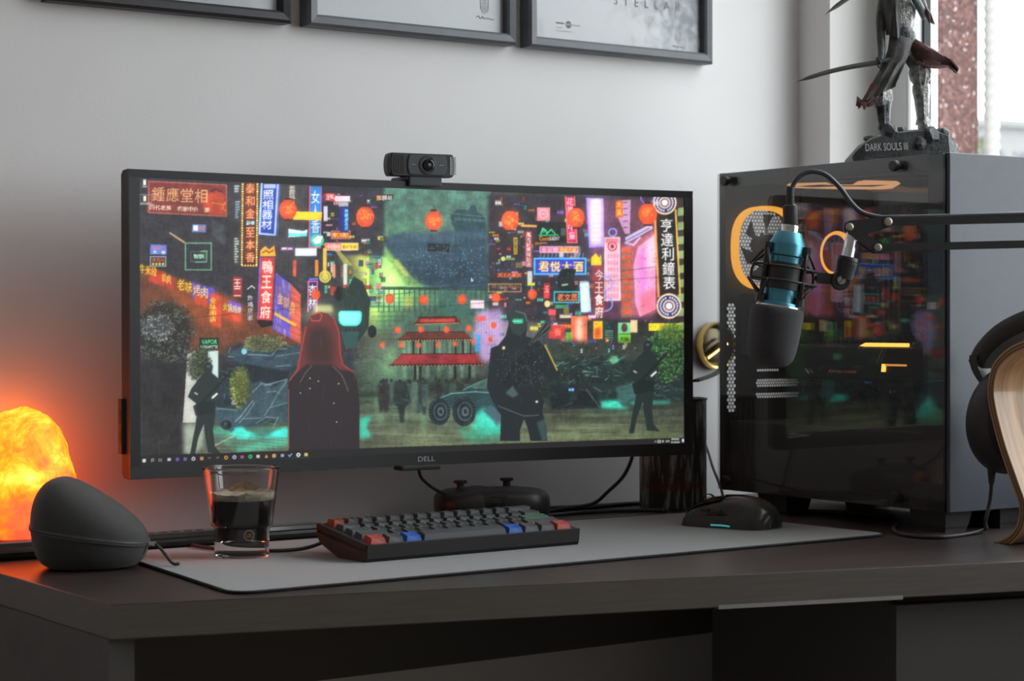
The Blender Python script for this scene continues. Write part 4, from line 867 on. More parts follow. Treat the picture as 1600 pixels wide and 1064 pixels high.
# right-hand wreck: highlights
for k in range(60):
    x, y = Z4(rng.uniform(760, 1180), rng.uniform(305, 420)); line([(x, y), (x+rng.uniform(-10, 12), y+rng.uniform(-4, 4))], rng.uniform(.8, 1.8), (110, 168, 140) if rng.random() < .5 else (24, 34, 32), .6)
poly(ZP(Z4, [(1120, 470), (1220, 440), (1230, 545), (1130, 555)]), (70, 116, 112), .8, 2); poly(ZP(Z4, [(760, 460), (960, 450), (1000, 480), (1040, 585), (770, 590)]), (34, 42, 44), .95, 2); line(ZP(Z4, [(960, 480), (1035, 585)]), 2, (70, 90, 80)); rect(*Z4(864, 474), *Z4(892, 488), (120, 170, 240))
# buggy with big tyres
poly(ZP(A_, [(430, 715), (480, 690), (520, 680), (570, 655), (612, 640), (640, 700), (640, 790), (590, 770), (540, 760), (470, 740)]), (44, 70, 74), .96, 1)
line(ZP(A_, [(430, 712), (480, 692), (560, 686), (612, 690)]), 1.6, (112, 156, 152)); line(ZP(A_, [(520, 680), (570, 655), (612, 640)]), 1.6, (96, 140, 124)); poly(ZP(A_, [(540, 672), (575, 652), (610, 645), (610, 680)]), (84, 120, 104), .7, 1)
poly(ZP(A_, [(560, 760), (590, 735), (645, 790), (640, 830), (560, 800)]), (66, 198, 178), .8, 3); poly(ZP(A_, [(585, 742), (625, 740), (645, 785), (630, 800)]), (84, 116, 122), .95, 1); poly(ZP(A_, [(500, 810), (640, 800), (640, 850), (540, 860)]), (58, 150, 132), .6, 4)
for (x, y, rx, ry) in ((440, 752, 17, 21.5), (522, 752, 18.5, 23), (700, 728, 8, 22)):
    x, y = A_(x, y); ell(x, y, rx, ry, (34, 42, 45)); ell(x+1.5, y, rx*.64, ry*.66, (70, 92, 96)); ell(x+1.5, y, rx*.54, ry*.56, (38, 48, 51)); ell(x+2, y, rx*.30, ry*.32, (84, 104, 106)); ell(x+2, y, rx*.16, ry*.18, (40, 50, 52))
    for k in range(26):
        a = 2*math.pi*k/26; line([(x+rx*.80*math.cos(a), y+ry*.80*math.sin(a)), (x+rx*1.0*math.cos(a+.06), y+ry*1.0*math.sin(a+.06))], 1.0, (84, 104, 106), .7)
# trees
foliage(258, 520, 48, 56, 700, (38, 42, 40), (112, 116, 100), 5); foliage(246, 512, 26, 22, 160, (70, 74, 76), (170, 172, 168), 6)
poly([(217, 560), (300, 570), (290, 715), (217, 722)], (44, 42, 44), .94, 4); foliage(320, 566, 20, 30, 180, (60, 74, 50), (130, 146, 96), 8); foliage(374, 606, 14, 34, 160, (76, 88, 46), (176, 180, 96), 9); foliage(380, 600, 12, 30, 60, (80, 96, 50), (150, 130, 70), 10); foliage(410, 538, 30, 12, 110, (70, 80, 56), (150, 150, 100), 15)
foliage(1040, 555, 34, 42, 600, (36, 62, 40), (96, 150, 84), 12); foliage(1050, 520, 22, 16, 120, (60, 90, 44), (126, 150, 70), 14)
# vapor shop
rect(*Z3(420, 200), *Z3(526, 262), (34, 40, 38)); text('VAPOR', *Z3(434, 210), *Z3(518, 234), (96, 200, 130)); text('E-CIGARETTES', *Z3(428, 242), *Z3(520, 256), (170, 206, 190)); poly(ZP(Z3, [(468, 275), (524, 270), (524, 420), (468, 400)]), (186, 200, 196)); poly(ZP(Z3, [(356, 290), (400, 270), (420, 540), (400, 660), (332, 660), (345, 480)]), (200, 200, 194), .85); foliage(*Z3(420, 350), 20, 26, 260, (40, 50, 42), (110, 120, 90), 17); poly(ZP(Z3, [(330, 660), (450, 660), (440, 800), (375, 830), (335, 830)]), (176, 184, 170), .7, 3)
# fine structure everywhere: small-scale contrast like a photographed picture
NA = fnoise((3.2, 2.4), 31, 2); NBn = fnoise((2.0, 9.0), 32, 2); NC = fnoise((16, 12), 33, 3); ND = fnoise((7, 2.2), 34, 2)
lum = CV.mean(-1, keepdims=True)
dark = np.clip(1.25-lum/190, 0.25, 1.0)
CV = CV*(1+dark*((NA-.5)*.20+(NBn-.5)*.22+(NC-.5)*.42+(ND-.5)*.14)[..., None])
# scattered glints of far windows and wet edges in the dark middle band
for k in range(900):
    x = rng.uniform(520, 1073); y = rng.uniform(380, 620); c = pal[rng.integers(8)]; d_ = np.array(c)*rng.uniform(.35, .9)
    if rng.random() < .6: rect(x, y, x+rng.uniform(.8, 3.2), y+rng.uniform(.6, 2.4), d_, .55)
    else: line([(x, y), (x+rng.uniform(-7, 7), y+rng.uniform(-3, 3))], .6, d_*.6, .45)
for k in range(260):
    x = rng.uniform(350, 1070); y = rng.uniform(545, 640); line([(x, y), (x+rng.uniform(-14, 14), y+rng.uniform(-5, 5))], rng.uniform(.6, 1.6), (28, 34, 34) if rng.random() < .6 else (96, 124, 116), .4)
# soldiers left and right
def soldier(F_, ox, oy, sc, col):
    q = lambda L: [F_((px-400)*sc+ox, (py-520)*sc+oy) for px, py in L]
    poly(q([(310, 448), (330, 400), (372, 345), (408, 312), (406, 268), (420, 246), (444, 246), (458, 268), (452, 306), (486, 336), (498, 420), (474, 474), (470, 560), (458, 640), (468, 735), (505, 778), (428, 772), (410, 668), (404, 604), (372, 690), (352, 788), (322, 788), (345, 664), (366, 560), (356, 484)]), col)
    poly(q([(340, 500), (400, 470), (470, 480), (466, 540), (356, 560)]), tuple(c*.82 for c in col), .9); line(q([(385, 488), (470, 400), (545, 318)]), 3.4*sc, tuple(c*.8 for c in col)); line(q([(455, 452), (480, 430)]), 3.0*sc, (214, 220, 212)); line(q([(352, 424), (366, 432)]), 2*sc, (180, 186, 176)); ell(*q([(432, 270)])[0], 3*sc, 2*sc, (60, 96, 100))
soldier(B_, 400, 520, 1.0, (42, 52, 52)); soldier(lambda x, y: Z4(x, y), 1262, 470, .93, (38, 50, 48))
# robot head shape with a plain cyan panel
poly(ZP(Z1, [(1150, 790), (1180, 750), (1225, 770), (1260, 700), (1310, 730), (1350, 830), (1340, 980), (1290, 1050), (1180, 1040), (1160, 920)]), (42, 58, 54)); poly(ZP(Z1, [(1190, 1000), (1290, 1000), (1270, 1090), (1215, 1090)]), (52, 84, 84)); ell(*Z1(1180, 795), 6, 12, (28, 34, 34)); ell(*Z1(1360, 1000), 7, 10, (30, 40, 40))
for k in range(30): line([Z1(rng.uniform(1170, 1330), rng.uniform(740, 1030)), Z1(rng.uniform(1170, 1330), rng.uniform(740, 1030))], .8, (78, 106, 92) if k % 2 else (26, 34, 34), .35)
poly(round_poly(ZP(Z1, [(1176, 888), (1306, 888), (1300, 950), (1280, 970), (1200, 970), (1180, 950)]), 6), (96, 206, 206)); poly(round_poly(ZP(Z1, [(1186, 896), (1296, 896), (1288, 945), (1272, 960), (1208, 960), (1192, 945)]), 6), (134, 220, 216))
# hooded figure, seen from behind
H_ = [(905, 815), (905, 560), (903, 470), (925, 415), (960, 370), (975, 260), (995, 150), (1030, 80), (1075, 60), (1120, 70), (1165, 120), (1188, 190), (1190, 280), (1200, 345), (1250, 380), (1278, 430), (1292, 560), (1292, 800)]
glow(*Z3(1075, 70), 26, 16, (110, 100, 60), .8); poly(ZP(Z3, [(1055, 20), (1140, 20), (1150, 60), (1040, 60)]), (196, 206, 150), .7, 2)
poly(ZP(Z3, H_), (47, 42, 45)); poly(ZP(Z3, [(945, 395), (975, 260), (995, 150), (1030, 80), (1075, 60), (1120, 70), (1165, 120), (1188, 190), (1190, 280), (1200, 345), (1250, 382), (1180, 370), (1150, 345), (1000, 345)]), (112, 54, 54), 1, 1)
poly(ZP(Z3, [(1010, 160), (1060, 130), (1130, 150), (1150, 230), (1150, 345), (1010, 345), (1000, 250)]), (64, 44, 46), .95, 6); line(ZP(Z3, [(1022, 90), (1035, 108), (1075, 108), (1088, 80), (1072, 62), (1035, 76)]), 1.2, (200, 96, 84)); line(ZP(Z3, [(1150, 90), (1180, 170), (1186, 280), (1200, 345), (1256, 385)]), 1.6, (176, 66, 62)); line(ZP(Z3, [(1000, 140), (976, 260), (955, 375), (912, 430)]), 1.8, (176, 70, 64)); line(ZP(Z3, [(1032, 350), (995, 395), (970, 440)]), .9, (130, 110, 96)); line(ZP(Z3, [(1145, 350), (1200, 410), (1230, 490)]), .9, (130, 110, 96))
line(ZP(Z3, [(906, 480), (907, 800)]), 1.3, (150, 84, 70))
for (x, y) in ((1022, 420), (1022, 475), (1068, 436), (1178, 450), (1152, 556), (1167, 657), (970, 500)): ell(*Z3(x, y), .8, .8, (220, 220, 220))
# armoured trooper with gun
poly(ZP(Z4, [(490, 762), (495, 620), (450, 545), (418, 470), (440, 255), (480, 240), (520, 190), (535, 130), (540, 70), (570, 35), (610, 40), (640, 85), (640, 150), (630, 190), (660, 200), (700, 215), (740, 260), (790, 360), (815, 380), (810, 430), (740, 420), (700, 400), (700, 480), (730, 540), (720, 600), (740, 680), (748, 762), (655, 762), (640, 690), (620, 640), (600, 700), (600, 762)]), (36, 42, 46))
poly(ZP(Z4, [(540, 70), (570, 35), (610, 40), (640, 85), (640, 150), (600, 190), (560, 175), (540, 130)]), (48, 62, 60)); poly(ZP(Z4, [(560, 98), (615, 98), (615, 122), (565, 124)]), (60, 160, 128)); line(ZP(Z4, [(560, 110), (605, 110)]), 2, (110, 220, 180)); line(ZP(Z4, [(575, 55), (625, 70), (636, 110)]), 1.2, (110, 130, 120))
for k in range(5): line(ZP(Z4, [(640+k*7, 250-k*6), (735+k*9, 115+k*9)]), 2.4, (28, 34, 34) if k % 2 else (72, 84, 80))
poly(ZP(Z4, [(500, 440), (640, 240), (700, 300), (560, 500)]), (30, 36, 38), .95); 
for k in range(26): line([Z4(rng.uniform(500, 700), rng.uniform(240, 480)) for _ in range(1)]*1+[Z4(rng.uniform(500, 700), rng.uniform(240, 480))], .7, (92, 104, 108), .25)
for k in range(60): ell(*Z4(rng.uniform(470, 720), rng.uniform(250, 450)), .6, .6, (150, 170, 176), .6)
line(ZP(Z4, [(735, 240), (800, 375)]), 2, (186, 170, 80)); line(ZP(Z4, [(480, 570), (530, 590), (620, 625), (700, 620)]), 1.4, (84, 96, 96)); poly(ZP(Z4, [(690, 660), (735, 640), (745, 762), (720, 762)]), (60, 88, 90), .8, 1); ell(*Z4(510, 255), 2.4, 2.4, (206, 190, 160)); ell(*Z4(690, 547), 2, 1.6, (200, 206, 190)); poly(ZP(Z4, [(520, 500), (560, 460), (590, 510), (560, 525)]), (84, 104, 106), .8, 1)
poly(ZP(Z4, [(400, 600), (440, 560), (495, 620), (480, 660)]), (70, 104, 112), .9)
# rain
for k in range(420):
    x = rng.uniform(217, 1075); y = rng.uniform(300, 690); L = rng.uniform(4, 16); line([(x, y), (x, y+L)], .5, (190, 196, 190), .16)
br_ = np.clip(CV-118, 0, 140)
for c_ in range(3): CV[..., c_] += blur(br_[..., c_], 7)*.42 + blur(br_[..., c_], 2)*.16
lum = CV.mean(-1, keepdims=True); CV = lum+(CV-lum)*.98
CV = 10+CV*(1-10/262)
# taskbar (follows the lower edge of the picture)
def ty(x): return 718.5-(x-217)*(718.5-686.5)/858
poly([(210, ty(210)-7.0), (1080, ty(1080)-3.5), (1080, 740), (210, 740)], (46, 44, 45))
ic = [(225, (225, 225, 225)), (238, (170, 170, 170)), (250, (170, 170, 170)), (264, (210, 210, 210)), (277, (120, 90, 200)), (289, (110, 110, 170)), (302, (190, 176, 206)), (315, (214, 150, 96)), (327, (120, 120, 126)), (340, (140, 130, 130)), (353, (214, 150, 70)), (366, (170, 180, 206)), (378, (176, 90, 150)), (391, (40, 190, 100)), (403, (220, 216, 206)), (416, (214, 140, 84)), (428, (200, 170, 90)), (441, (150, 170, 220)), (453, (150, 180, 226)), (466, (235, 235, 235)), (478, (226, 206, 120))]
for k, (x, c) in enumerate(ic):
    y = ty(x)+1.2
    if k in (0,):
        for dx in (-1.3, 1.3):
            for dy in (-1.3, 1.3): rect(x+dx-1.1, y+dy-1.1, x+dx+1.1, y+dy+1.1, c)
    elif k == 1: ring(x+.4, y-.6, 1.9, .9, c); line([(x-.8, y+.8), (x-2.2, y+2.4)], .8, c)
    elif k == 2: frame(x-2, y-1.4, x+2, y+1.6, .8, c)
    elif k in (6, 11, 13, 16): ell(x, y, 3.0, 3.1, c); ell(x, y, 1.3, 1.3, (60, 60, 66) if k != 16 else (90, 130, 210))
    elif k == 10: ring(x, y, 2.2, 1.5, c); ell(x+1.6, y-1.4, 1, 1, (200, 80, 160))
    elif k == 19: ring(x, y, 2.2, 1.6, c); line([(x-5, y+6), (x+5, y+5.6)], .9, (150, 180, 220))
    elif k == 15: poly([(x, y-3), (x+2.6, y+2.8), (x-2.6, y+2.8)], c)
    elif k == 18: line([(x-2.4, y), (x-.6, y+1.8), (x+2.6, y-2)], 1.5, c)
    elif k in (8, 9): line([(x-2, y-.8), (x+2, y-.8)], 1, c); line([(x-1, y+.8), (x+1, y+.8)], .8, c)
    else: rect(x-2.3, y-2.3, x+2.3, y+2.3, c, .9)
    if k == 20: line([(x-5, y+6), (x+5, y+5.6)], .9, (150, 180, 220))
y = ty(1030)+1.2
line([(1022.5, y+1), (1024, y-.5), (1025.5, y+1)], .8, (190, 190, 190)); frame(1028, y-1.4, 1031.5, y+1.6, 1.0, (225, 225, 225)); ell(1035.5, y-.2, 1.8, 1.6, (150, 170, 170)); rect(1040, y-1.8, 1046, y+.9, (170, 170, 170), .8)
for k in range(6): rect(1049.2+k*1.95, y-5, 1050.6+k*1.95, y-2.2, (215, 215, 215), .85)
for k in range(7): rect(1048.4+k*1.95, y+.2, 1049.8+k*1.95, y+2.8, (205, 205, 205), .85)
rect(1065.5, y-4, 1069.5, y+.4, (225, 225, 225)); rect(1068, y, 1069.5, y+2.2, (225, 225, 225))
# mouse pointer
poly([(736, 433), (736, 440), (737.6, 438.6), (739.6, 439.2)], (235, 235, 235))
CV = np.clip(CV, 0, 255)
CVL = np.where(CV/255 <= 0.04045, CV/255/12.92, ((CV/255+0.055)/1.055)**2.4).astype(np.float32)

# ------------------------------------------------------------------ curved monitor on a wall arm
MW, MH, MR = 0.829, 0.3655, 3.8
MANG = -0.0270
mc = Vector((0.9842, 2.2665, CAMZ-0.1867)) + Vector((math.cos(MANG), math.sin(MANG), 0))*MW/2
mon = empty('computer_monitor', mc, (0, 0, MANG), 'wide curved black monitor showing a neon street wallpaper on wall arm', 'monitor')
def marc(u, off=0.0):
    """point on the curved front: u along the width, off behind the front surface"""
    a = u/MR; r = MR-off*0  # concave towards the viewer
    return (MR*math.sin(a), MR*(math.cos(a)-math.cos(MW/2/MR)) + off)
NS = 36
us = [-MW/2+MW*k/NS for k in range(NS+1)]
def sweep(bm, sec, us):
    """sec: list of (off, z) ; closed section swept along the arc"""
    rings = []
    for u in us: rings.append([(marc(u, o)[0], marc(u, o)[1], z) for o, z in sec])
    return loft(bm, rings)
bt, bb, bs = 0.0098, 0.0165, 0.0135
M_bez = mat('black_bezel', (0.032, 0.031, 0.033), 0.38)
bm = NB(); sweep(bm, [(0.0045, 0.0), (0.020, 0.001), (0.0255, 0.006), (0.0255, MH-0.006), (0.020, MH-0.001), (0.0045, MH)], us); obj('casing', bm, M_blackm, mon, smooth=40)
bm = NB()
sweep(bm, [(0, 0.0005), (0.0045, 0), (0.0045, bb), (0.0008, bb)], us); sweep(bm, [(0.0008, MH-bt), (0.0045, MH-bt), (0.0045, MH), (0, MH-0.0005)], us)
sweep(bm, [(0, bb), (0.0045, bb), (0.0045, MH-bt), (0, MH-bt)], [-MW/2+bs*k/3 for k in range(4)]); sweep(bm, [(0, bb), (0.0045, bb), (0.0045, MH-bt), (0, MH-bt)], [MW/2-bs+bs*k/3 for k in range(4)])
obj('bezel', bm, M_bez, mon, smooth=40)
# screen: dense curved grid that carries the picture in a colour attribute
GW, GH = 860, 366
uu = np.linspace(-MW/2+bs-0.0003, MW/2-bs+0.0003, GW); zz = np.linspace(bb-0.0003, MH-bt+0.0003, GH)
U_, Z_ = np.meshgrid(uu, zz)
px_ = MR*np.sin(U_/MR); py_ = MR*(np.cos(U_/MR)-math.cos(MW/2/MR))+0.0022
co = np.stack([px_, py_, Z_], -1).reshape(-1, 3).astype(np.float32)
me = bpy.data.meshes.new('screen'); me.vertices.add(GW*GH); me.vertices.foreach_set('co', co.ravel())
ii = (np.arange(GH-1)[:, None]*GW+np.arange(GW-1)[None, :]).ravel()
quads = np.stack([ii, ii+1, ii+GW+1, ii+GW], -1).astype(np.int32)
nq = len(quads); me.loops.add(nq*4); me.loops.foreach_set('vertex_index', quads.ravel()); me.polygons.add(nq); me.polygons.foreach_set('loop_start', np.arange(0, nq*4, 4, dtype=np.int32))
me.update()
# rectify the picture: where each screen vertex lies in the photograph's frame
ca, sa = math.cos(MANG), math.sin(MANG)
wx = mc.x+co[:, 0]*ca-co[:, 1]*sa; wy = mc.y+co[:, 0]*sa+co[:, 1]*ca; wz = mc.z+co[:, 2]-CAMZ
P3 = np.stack([wx, wy, wz], -1); dep = P3@np.array(_F); ix_ = 800+FPX*(P3@np.array(_R))/dep; iy_ = 532-FPX*(P3@np.array(_U))/dep
sx_ = np.clip((ix_-CX0)*CS-.5, 0, CWp-1.01); sy_ = np.clip((iy_-CY0)*CS-.5, 0, CHp-1.01)
a_, b_ = sx_.astype(int), sy_.astype(int); fx, fy = (sx_-a_)[:, None], (sy_-b_)[:, None]
SM = (CVL+np.roll(CVL, 1, 0)+np.roll(CVL, 1, 1)+np.roll(np.roll(CVL, 1, 0), 1, 1))/4
colr = (SM[b_, a_]*(1-fx)+SM[b_, a_+1]*fx)*(1-fy)+(SM[b_+1, a_]*(1-fx)+SM[b_+1, a_+1]*fx)*fy
ca_ = me.color_attributes.new('picture', 'FLOAT_COLOR', 'POINT'); ca_.data.foreach_set('color', np.concatenate([colr, np.ones((len(colr), 1))], 1).astype(np.float32).ravel())
M_scr = bpy.data.materials.new('lit_screen'); M_scr.use_nodes = True; nt = M_scr.node_tree; b = nt.nodes['Principled BSDF']
b.inputs['Base Color'].default_value = (0.006, 0.006, 0.006, 1); b.inputs['Roughness'].default_value = 0.45; b.inputs['Specular IOR Level'].default_value = 0.25
at = nt.nodes.new('ShaderNodeAttribute'); at.attribute_name = 'picture'; nt.links.new(at.outputs['Color'], b.inputs['Emission Color']); b.inputs['Emission Strength'].default_value = 0.97
me.materials.append(M_scr); so = bpy.data.objects.new('screen', me); COL.objects.link(so); so.parent = mon; tag(so, 'lit screen with a rainy neon street scene')
# logo, ports, arm
M_logo = mat('silver_logo', (0.62, 0.63, 0.64), 0.4)
u0 = 0.0; lx, ly = marc(-0.004); bm = text_bm('DELL', 0.0250, 0.0062, Matrix(((1, 0, 0, -0.0125), (0, 0, -1, ly-0.0004), (0, 1, 0, 0.0055), (0, 0, 0, 1)))); obj('brand_logo', bm, M_logo, mon)
bm = NB(); box(bm, (-MW/2-0.0050, 0.013, 0.030), (-MW/2+0.010, 0.024, 0.095), 0.001); pb = obj('port_block', bm, M_blackm, mon)
for z in (0.042, 0.066):
    bm = NB(); box(bm, (-MW/2-0.0054, 0.0145, z), (-MW/2-0.0045, 0.0215, z+0.016)); obj('usb_port', bm, M_gasket, pb)
bm = NB(); prism(bm, round_poly([(-0.23, 0.03), (0.23, 0.03), (0.20, 0.30), (-0.20, 0.30)], 0.04), 0, 0.022, Matrix(((1, 0, 0, 0), (0, 0, 1, 0.046), (0, 1, 0, 0), (0, 0, 0, 1))), bevel=0.006); obj('back_cover', bm, M_blackm, mon)
bm = NB(); box(bm, (-0.05, 0.068, 0.13), (0.05, 0.074, 0.23), 0.002); obj('mount_plate', bm, M_black, mon)
bm = NB(); box(bm, (-0.02, 0.073, 0.16), (0.02, 0.162, 0.20), 0.004); box(bm, (-0.045, 0.158, 0.10), (0.045, 0.1650, 0.26), 0.002); obj('wall_arm', bm, M_black, mon)
bm = NB(); box(bm, (-0.045, 0.006, -0.0045), (0.012, 0.030, 0.002), 0.002); obj('cable_lug', bm, M_blackm, mon)
# ------------------------------------------------------------------ webcam on the monitor
def mon_world(u, off, z):
    x, y = marc(u, off); return ROOTM[mon] @ Vector((x, y, z))
wc = empty('webcam', mon_world(-0.008, 0.004, MH), (0, 0, MANG-0.10), 'black webcam clipped on the top edge of the monitor', 'webcam')
M_wg = mat('webcam_grey_face', (0.085, 0.095, 0.105), 0.35); M_wb = mat('webcam_body', (0.040, 0.038, 0.036), 0.45)
M_grill = mat('lit_mesh_and_print', (0.42, 0.44, 0.46), 0.35, metal=0.6)  # bright light on the right grille painted as silver; print marks share it
def pill(w, h, d0, d1, y, n=10):
    """rounded outline in x/z with curved ends"""
    pts = []
    for k in range(n+1):
        a = -math.pi/2+math.pi*k/n; pts.append((w/2-d1+d1*math.cos(a), h/2*math.sin(a)*1.0))
    for k in range(n+1):
        a = math.pi/2+math.pi*k/n; pts.append((-w/2+d1+d1*math.cos(a), h/2*math.sin(a)))
    return [(x, y, z) for x, z in pts]
bm = NB(); zc = 0.0205
loft(bm, [[(x*s, y, zc+z*s) for x, _, z in pill(0.094, 0.0300, 0, 0.005, 0)] for y, s in ((0.012, 0.86), (0.008, 0.98), (-0.004, 1.0), (-0.0105, 0.985), (-0.0125, 0.95))]); obj('body', bm, M_wb, wc, smooth=35)
bm = NB(); loft(bm, [[(x*s+0.006, y, zc+z*s) for x, _, z in pill(0.0545, 0.0250, 0, 0.004, 0)] for y, s in ((-0.0120, 1.0), (-0.0138, 1.0), (-0.0142, 0.98))]); fc = obj('face_plate', bm, M_wg, wc, smooth=35)
Mf = lambda x, y, z: Matrix(((1, 0, 0, x), (0, 0, -1, y), (0, 1, 0, z), (0, 0, 0, 1)))
bm = NB(); lathe(bm, [(0.0118, 0), (0.0120, 0.0008), (0.0104, 0.0010), (0.0104, 0.0004), (0.0095, 0.0004)], 36, Mf(0.006, -0.0142, zc)); obj('lens_ring', bm, M_black, fc, smooth=40)
bm = NB(); lathe(bm, [(0.0080, 0), (0.0074, 0.0022), (0.0056, 0.0026), (0.0050, 0.0010), (0, 0.0016)], 32, Mf(0.0075, -0.0142, zc)); obj('lens', bm, M_glossb, fc, smooth=40)
bm = NB(); lathe(bm, [(0.0028, 0), (0.0020, 0.0010), (0, 0.0014)], 20, Mf(0.0075, -0.0150, zc)); obj('lens_glass', bm, mat('lens_coating', (0.10, 0.13, 0.11), 0.05, coat=1.0), fc, smooth=True)
for s in (-1, 1):
    bm = NB(); tube(bm, [(0.006+s*0.0165, -0.01425, zc-0.0004), (0.006+s*0.0225, -0.01425, zc+0.0004)], 0.0006, 5, smooth=False); obj('print_mark', bm, M_grill, fc)
bm = NB()
for k in range(9):
    z = zc-0.011+k*0.00275
    tube(bm, [(0.0380, -0.0128, z), (0.0465, -0.0118, z)], 0.0005, 4, smooth=False)
for k in range(5): tube(bm, [(0.0385+k*0.0019, -0.0129, zc-0.0115), (0.0385+k*0.0019, -0.0129, zc+0.0115)], 0.00045, 4, smooth=False)
obj('speaker_mesh', bm, M_grill, wc)
bm = NB()
for k in range(9): tube(bm, [(-0.0465, -0.0120, zc-0.011+k*0.00275), (-0.0270, -0.0128, zc-0.011+k*0.00275)], 0.0004, 4, smooth=False)
for k in range(7): tube(bm, [(-0.0460+k*0.0031, -0.01265, zc-0.0115), (-0.0460+k*0.0031, -0.01265, zc+0.0115)], 0.0004, 4, smooth=False)
obj('speaker_mesh', bm, M_wb, wc)
bm = NB(); box(bm, (-0.018, -0.0110, -0.0065), (0.028, -0.0070, 0.0062), 0.0015); obj('front_clip', bm, M_wg, wc)
bm = NB(); box(bm, (-0.024, -0.0090, 0.0004), (0.026, 0.036, 0.0060), 0.002); box(bm, (-0.015, 0.028, -0.030), (0.02, 0.036, 0.004), 0.002); obj('mount_arm', bm, M_wb, wc)

# ------------------------------------------------------------------ salt lamp
M_salt = bpy.data.materials.new('glowing_rock_salt'); M_salt.use_nodes = True; nt = M_salt.node_tree; b = nt.nodes['Principled BSDF']
b.inputs['Roughness'].default_value = 0.6; b.inputs['Base Color'].default_value = (0.45, 0.14, 0.05, 1)
tc = nt.nodes.new('ShaderNodeTexCoord'); n1 = nt.nodes.new('ShaderNodeTexNoise'); n1.inputs['Scale'].default_value = 22; n1.inputs['Detail'].default_value = 8; n1.inputs['Roughness'].default_value = 0.66; n1.inputs['Distortion'].default_value = 0.4
nt.links.new(tc.outputs['Object'], n1.inputs['Vector'])
cr = nt.nodes.new('ShaderNodeValToRGB'); e = cr.color_ramp.elements
e[0].position = 0.34; e[0].color = srgb(186, 78, 60); e[1].position = 0.76; e[1].color = srgb(255, 240, 165)
for p_, c_ in ((0.43, (236, 100, 40)), (0.50, (250, 134, 26)), (0.57, (255, 164, 34)), (0.66, (255, 208, 84))):
    q = e.new(p_); q.color = srgb(*c_)
# the crystal glows brighter where the bulb sits (middle height) and dimmer at its foot
sx = nt.nodes.new('ShaderNodeSeparateXYZ'); nt.links.new(tc.outputs['Object'], sx.inputs[0])
hr = nt.nodes.new('ShaderNodeMapRange'); hr.inputs[1].default_value = 0.015; hr.inputs[2].default_value = 0.085; hr.inputs[3].default_value = -0.17; hr.inputs[4].default_value = 0.03
nt.links.new(sx.outputs[2], hr.inputs[0]); ad = nt.nodes.new('ShaderNodeMath'); ad.operation = 'ADD'; nt.links.new(n1.outputs['Fac'], ad.inputs[0]); nt.links.new(hr.outputs[0], ad.inputs[1])
nt.links.new(ad.outputs[0], cr.inputs[0]); vm = nt.nodes.new('ShaderNodeVectorMath'); vm.operation = 'MULTIPLY'; vm.inputs[1].default_value = (3.3, 1.45, 0.9); nt.links.new(cr.outputs[0], vm.inputs[0]); nt.links.new(vm.outputs[0], b.inputs['Emission Color']); b.inputs['Emission Strength'].default_value = 1.15
lamp = empty('salt_lamp', (0.878, 2.346, DZ), (0, 0, 0), 'glowing orange rock salt lamp on a wooden foot', 'lamp')
bm = NB(); lathe(bm, [(0, 0), (0.050, 0), (0.052, 0.003), (0.052, 0.012), (0.049, 0.015), (0, 0.015)], 36); obj('foot', bm, mat('lamp_wood', (0.10, 0.045, 0.025), 0.5, noise=(30, .3, (1, 8, 1))), lamp, smooth=35)
bm = NB(); bmesh.ops.create_icosphere(bm, subdivisions=5, radius=1.0)
prof = [(0.0, 0.86), (0.08, 0.97), (0.22, 1.0), (0.42, 0.955), (0.60, 0.86), (0.76, 0.74), (0.88, 0.56), (0.96, 0.33), (1.0, 0.0)]
for v in bm.verts:
    d = v.co.normalized(); t_ = (d.z+1)/2; hr_ = max(math.hypot(d.x, d.y), 1e-5)
    tz = 0.5*(1-math.cos(math.pi*min(1, max(0, (math.asin(max(-1, min(1, d.z)))/math.pi+0.5)))))
    for (a0, r0), (a1, r1) in zip(prof[:-1], prof[1:]):
        if a0 <= tz <= a1: rr = r0+(r1-r0)*(tz-a0)/(a1-a0); break
    if tz < 0.012: rr *= hr_/0.25 if hr_ < 0.25 else 1
    ang = math.atan2(d.y, d.x)
    f_ = 1+0.045*mnoise.noise(Vector((math.cos(ang)*1.6, math.sin(ang)*1.6, tz*3.1)))*2+0.03*mnoise.noise(d*6.0)+0.012*mnoise.noise(d*17)
    x = math.cos(ang)*rr*0.070*f_; y = math.sin(ang)*rr*0.060*f_
    v.co = Vector((x+0.004*tz*1.5, y, 0.0145+tz*0.153+0.003*mnoise.noise(d*5)*tz))
obj('salt_crystal', bm, M_salt, lamp, smooth=True)

# ------------------------------------------------------------------ zip case
cs_rot = -YAW
zcse = empty('zip_case', tuple(pt(142, 892, 2.262).xy)+(DZ,), (0, 0, cs_rot), 'black hard-shell zip case at the left end of the desk', 'case')
M_fab = mat('black_mesh_fabric', (0.058, 0.056, 0.054), 0.75, bump=(1600, 0.35), sheen=0.2)
def case_ring(t, zt):
    """outline at a height: rounded teardrop, blunt at the left, pointed at the right"""
    out = []
    for k in range(56):
        a = 2*math.pi*k/56; c, s_ = math.cos(a), math.sin(a)
        rx = 0.0625*(1.0 if c < 0 else 1.0); ry = 0.060*(1-0.20*c)
        ex = 0.82
        out.append((rx*math.copysign(abs(c)**ex, c), ry*math.copysign(abs(s_)**ex, s_), zt))
    return out
def seam_z(x): return 0.0445-0.14*(x+0.0625)*1.15
bm = NB()
rings = []
for f_, sc in ((0.0, 0.60), (0.04, 0.72), (0.14, 0.82), (0.34, 0.91), (0.65, 0.97), (1.0, 1.0)):
    rings.append([(x*sc, y*sc, 0.0005+(seam_z(x)-0.0005)*f_) for x, y, _ in case_ring(0, 0)])
loft(bm, rings, cap=True); obj('lower_shell', bm, M_fab, zcse, smooth=40)
bm = NB(); rings = []
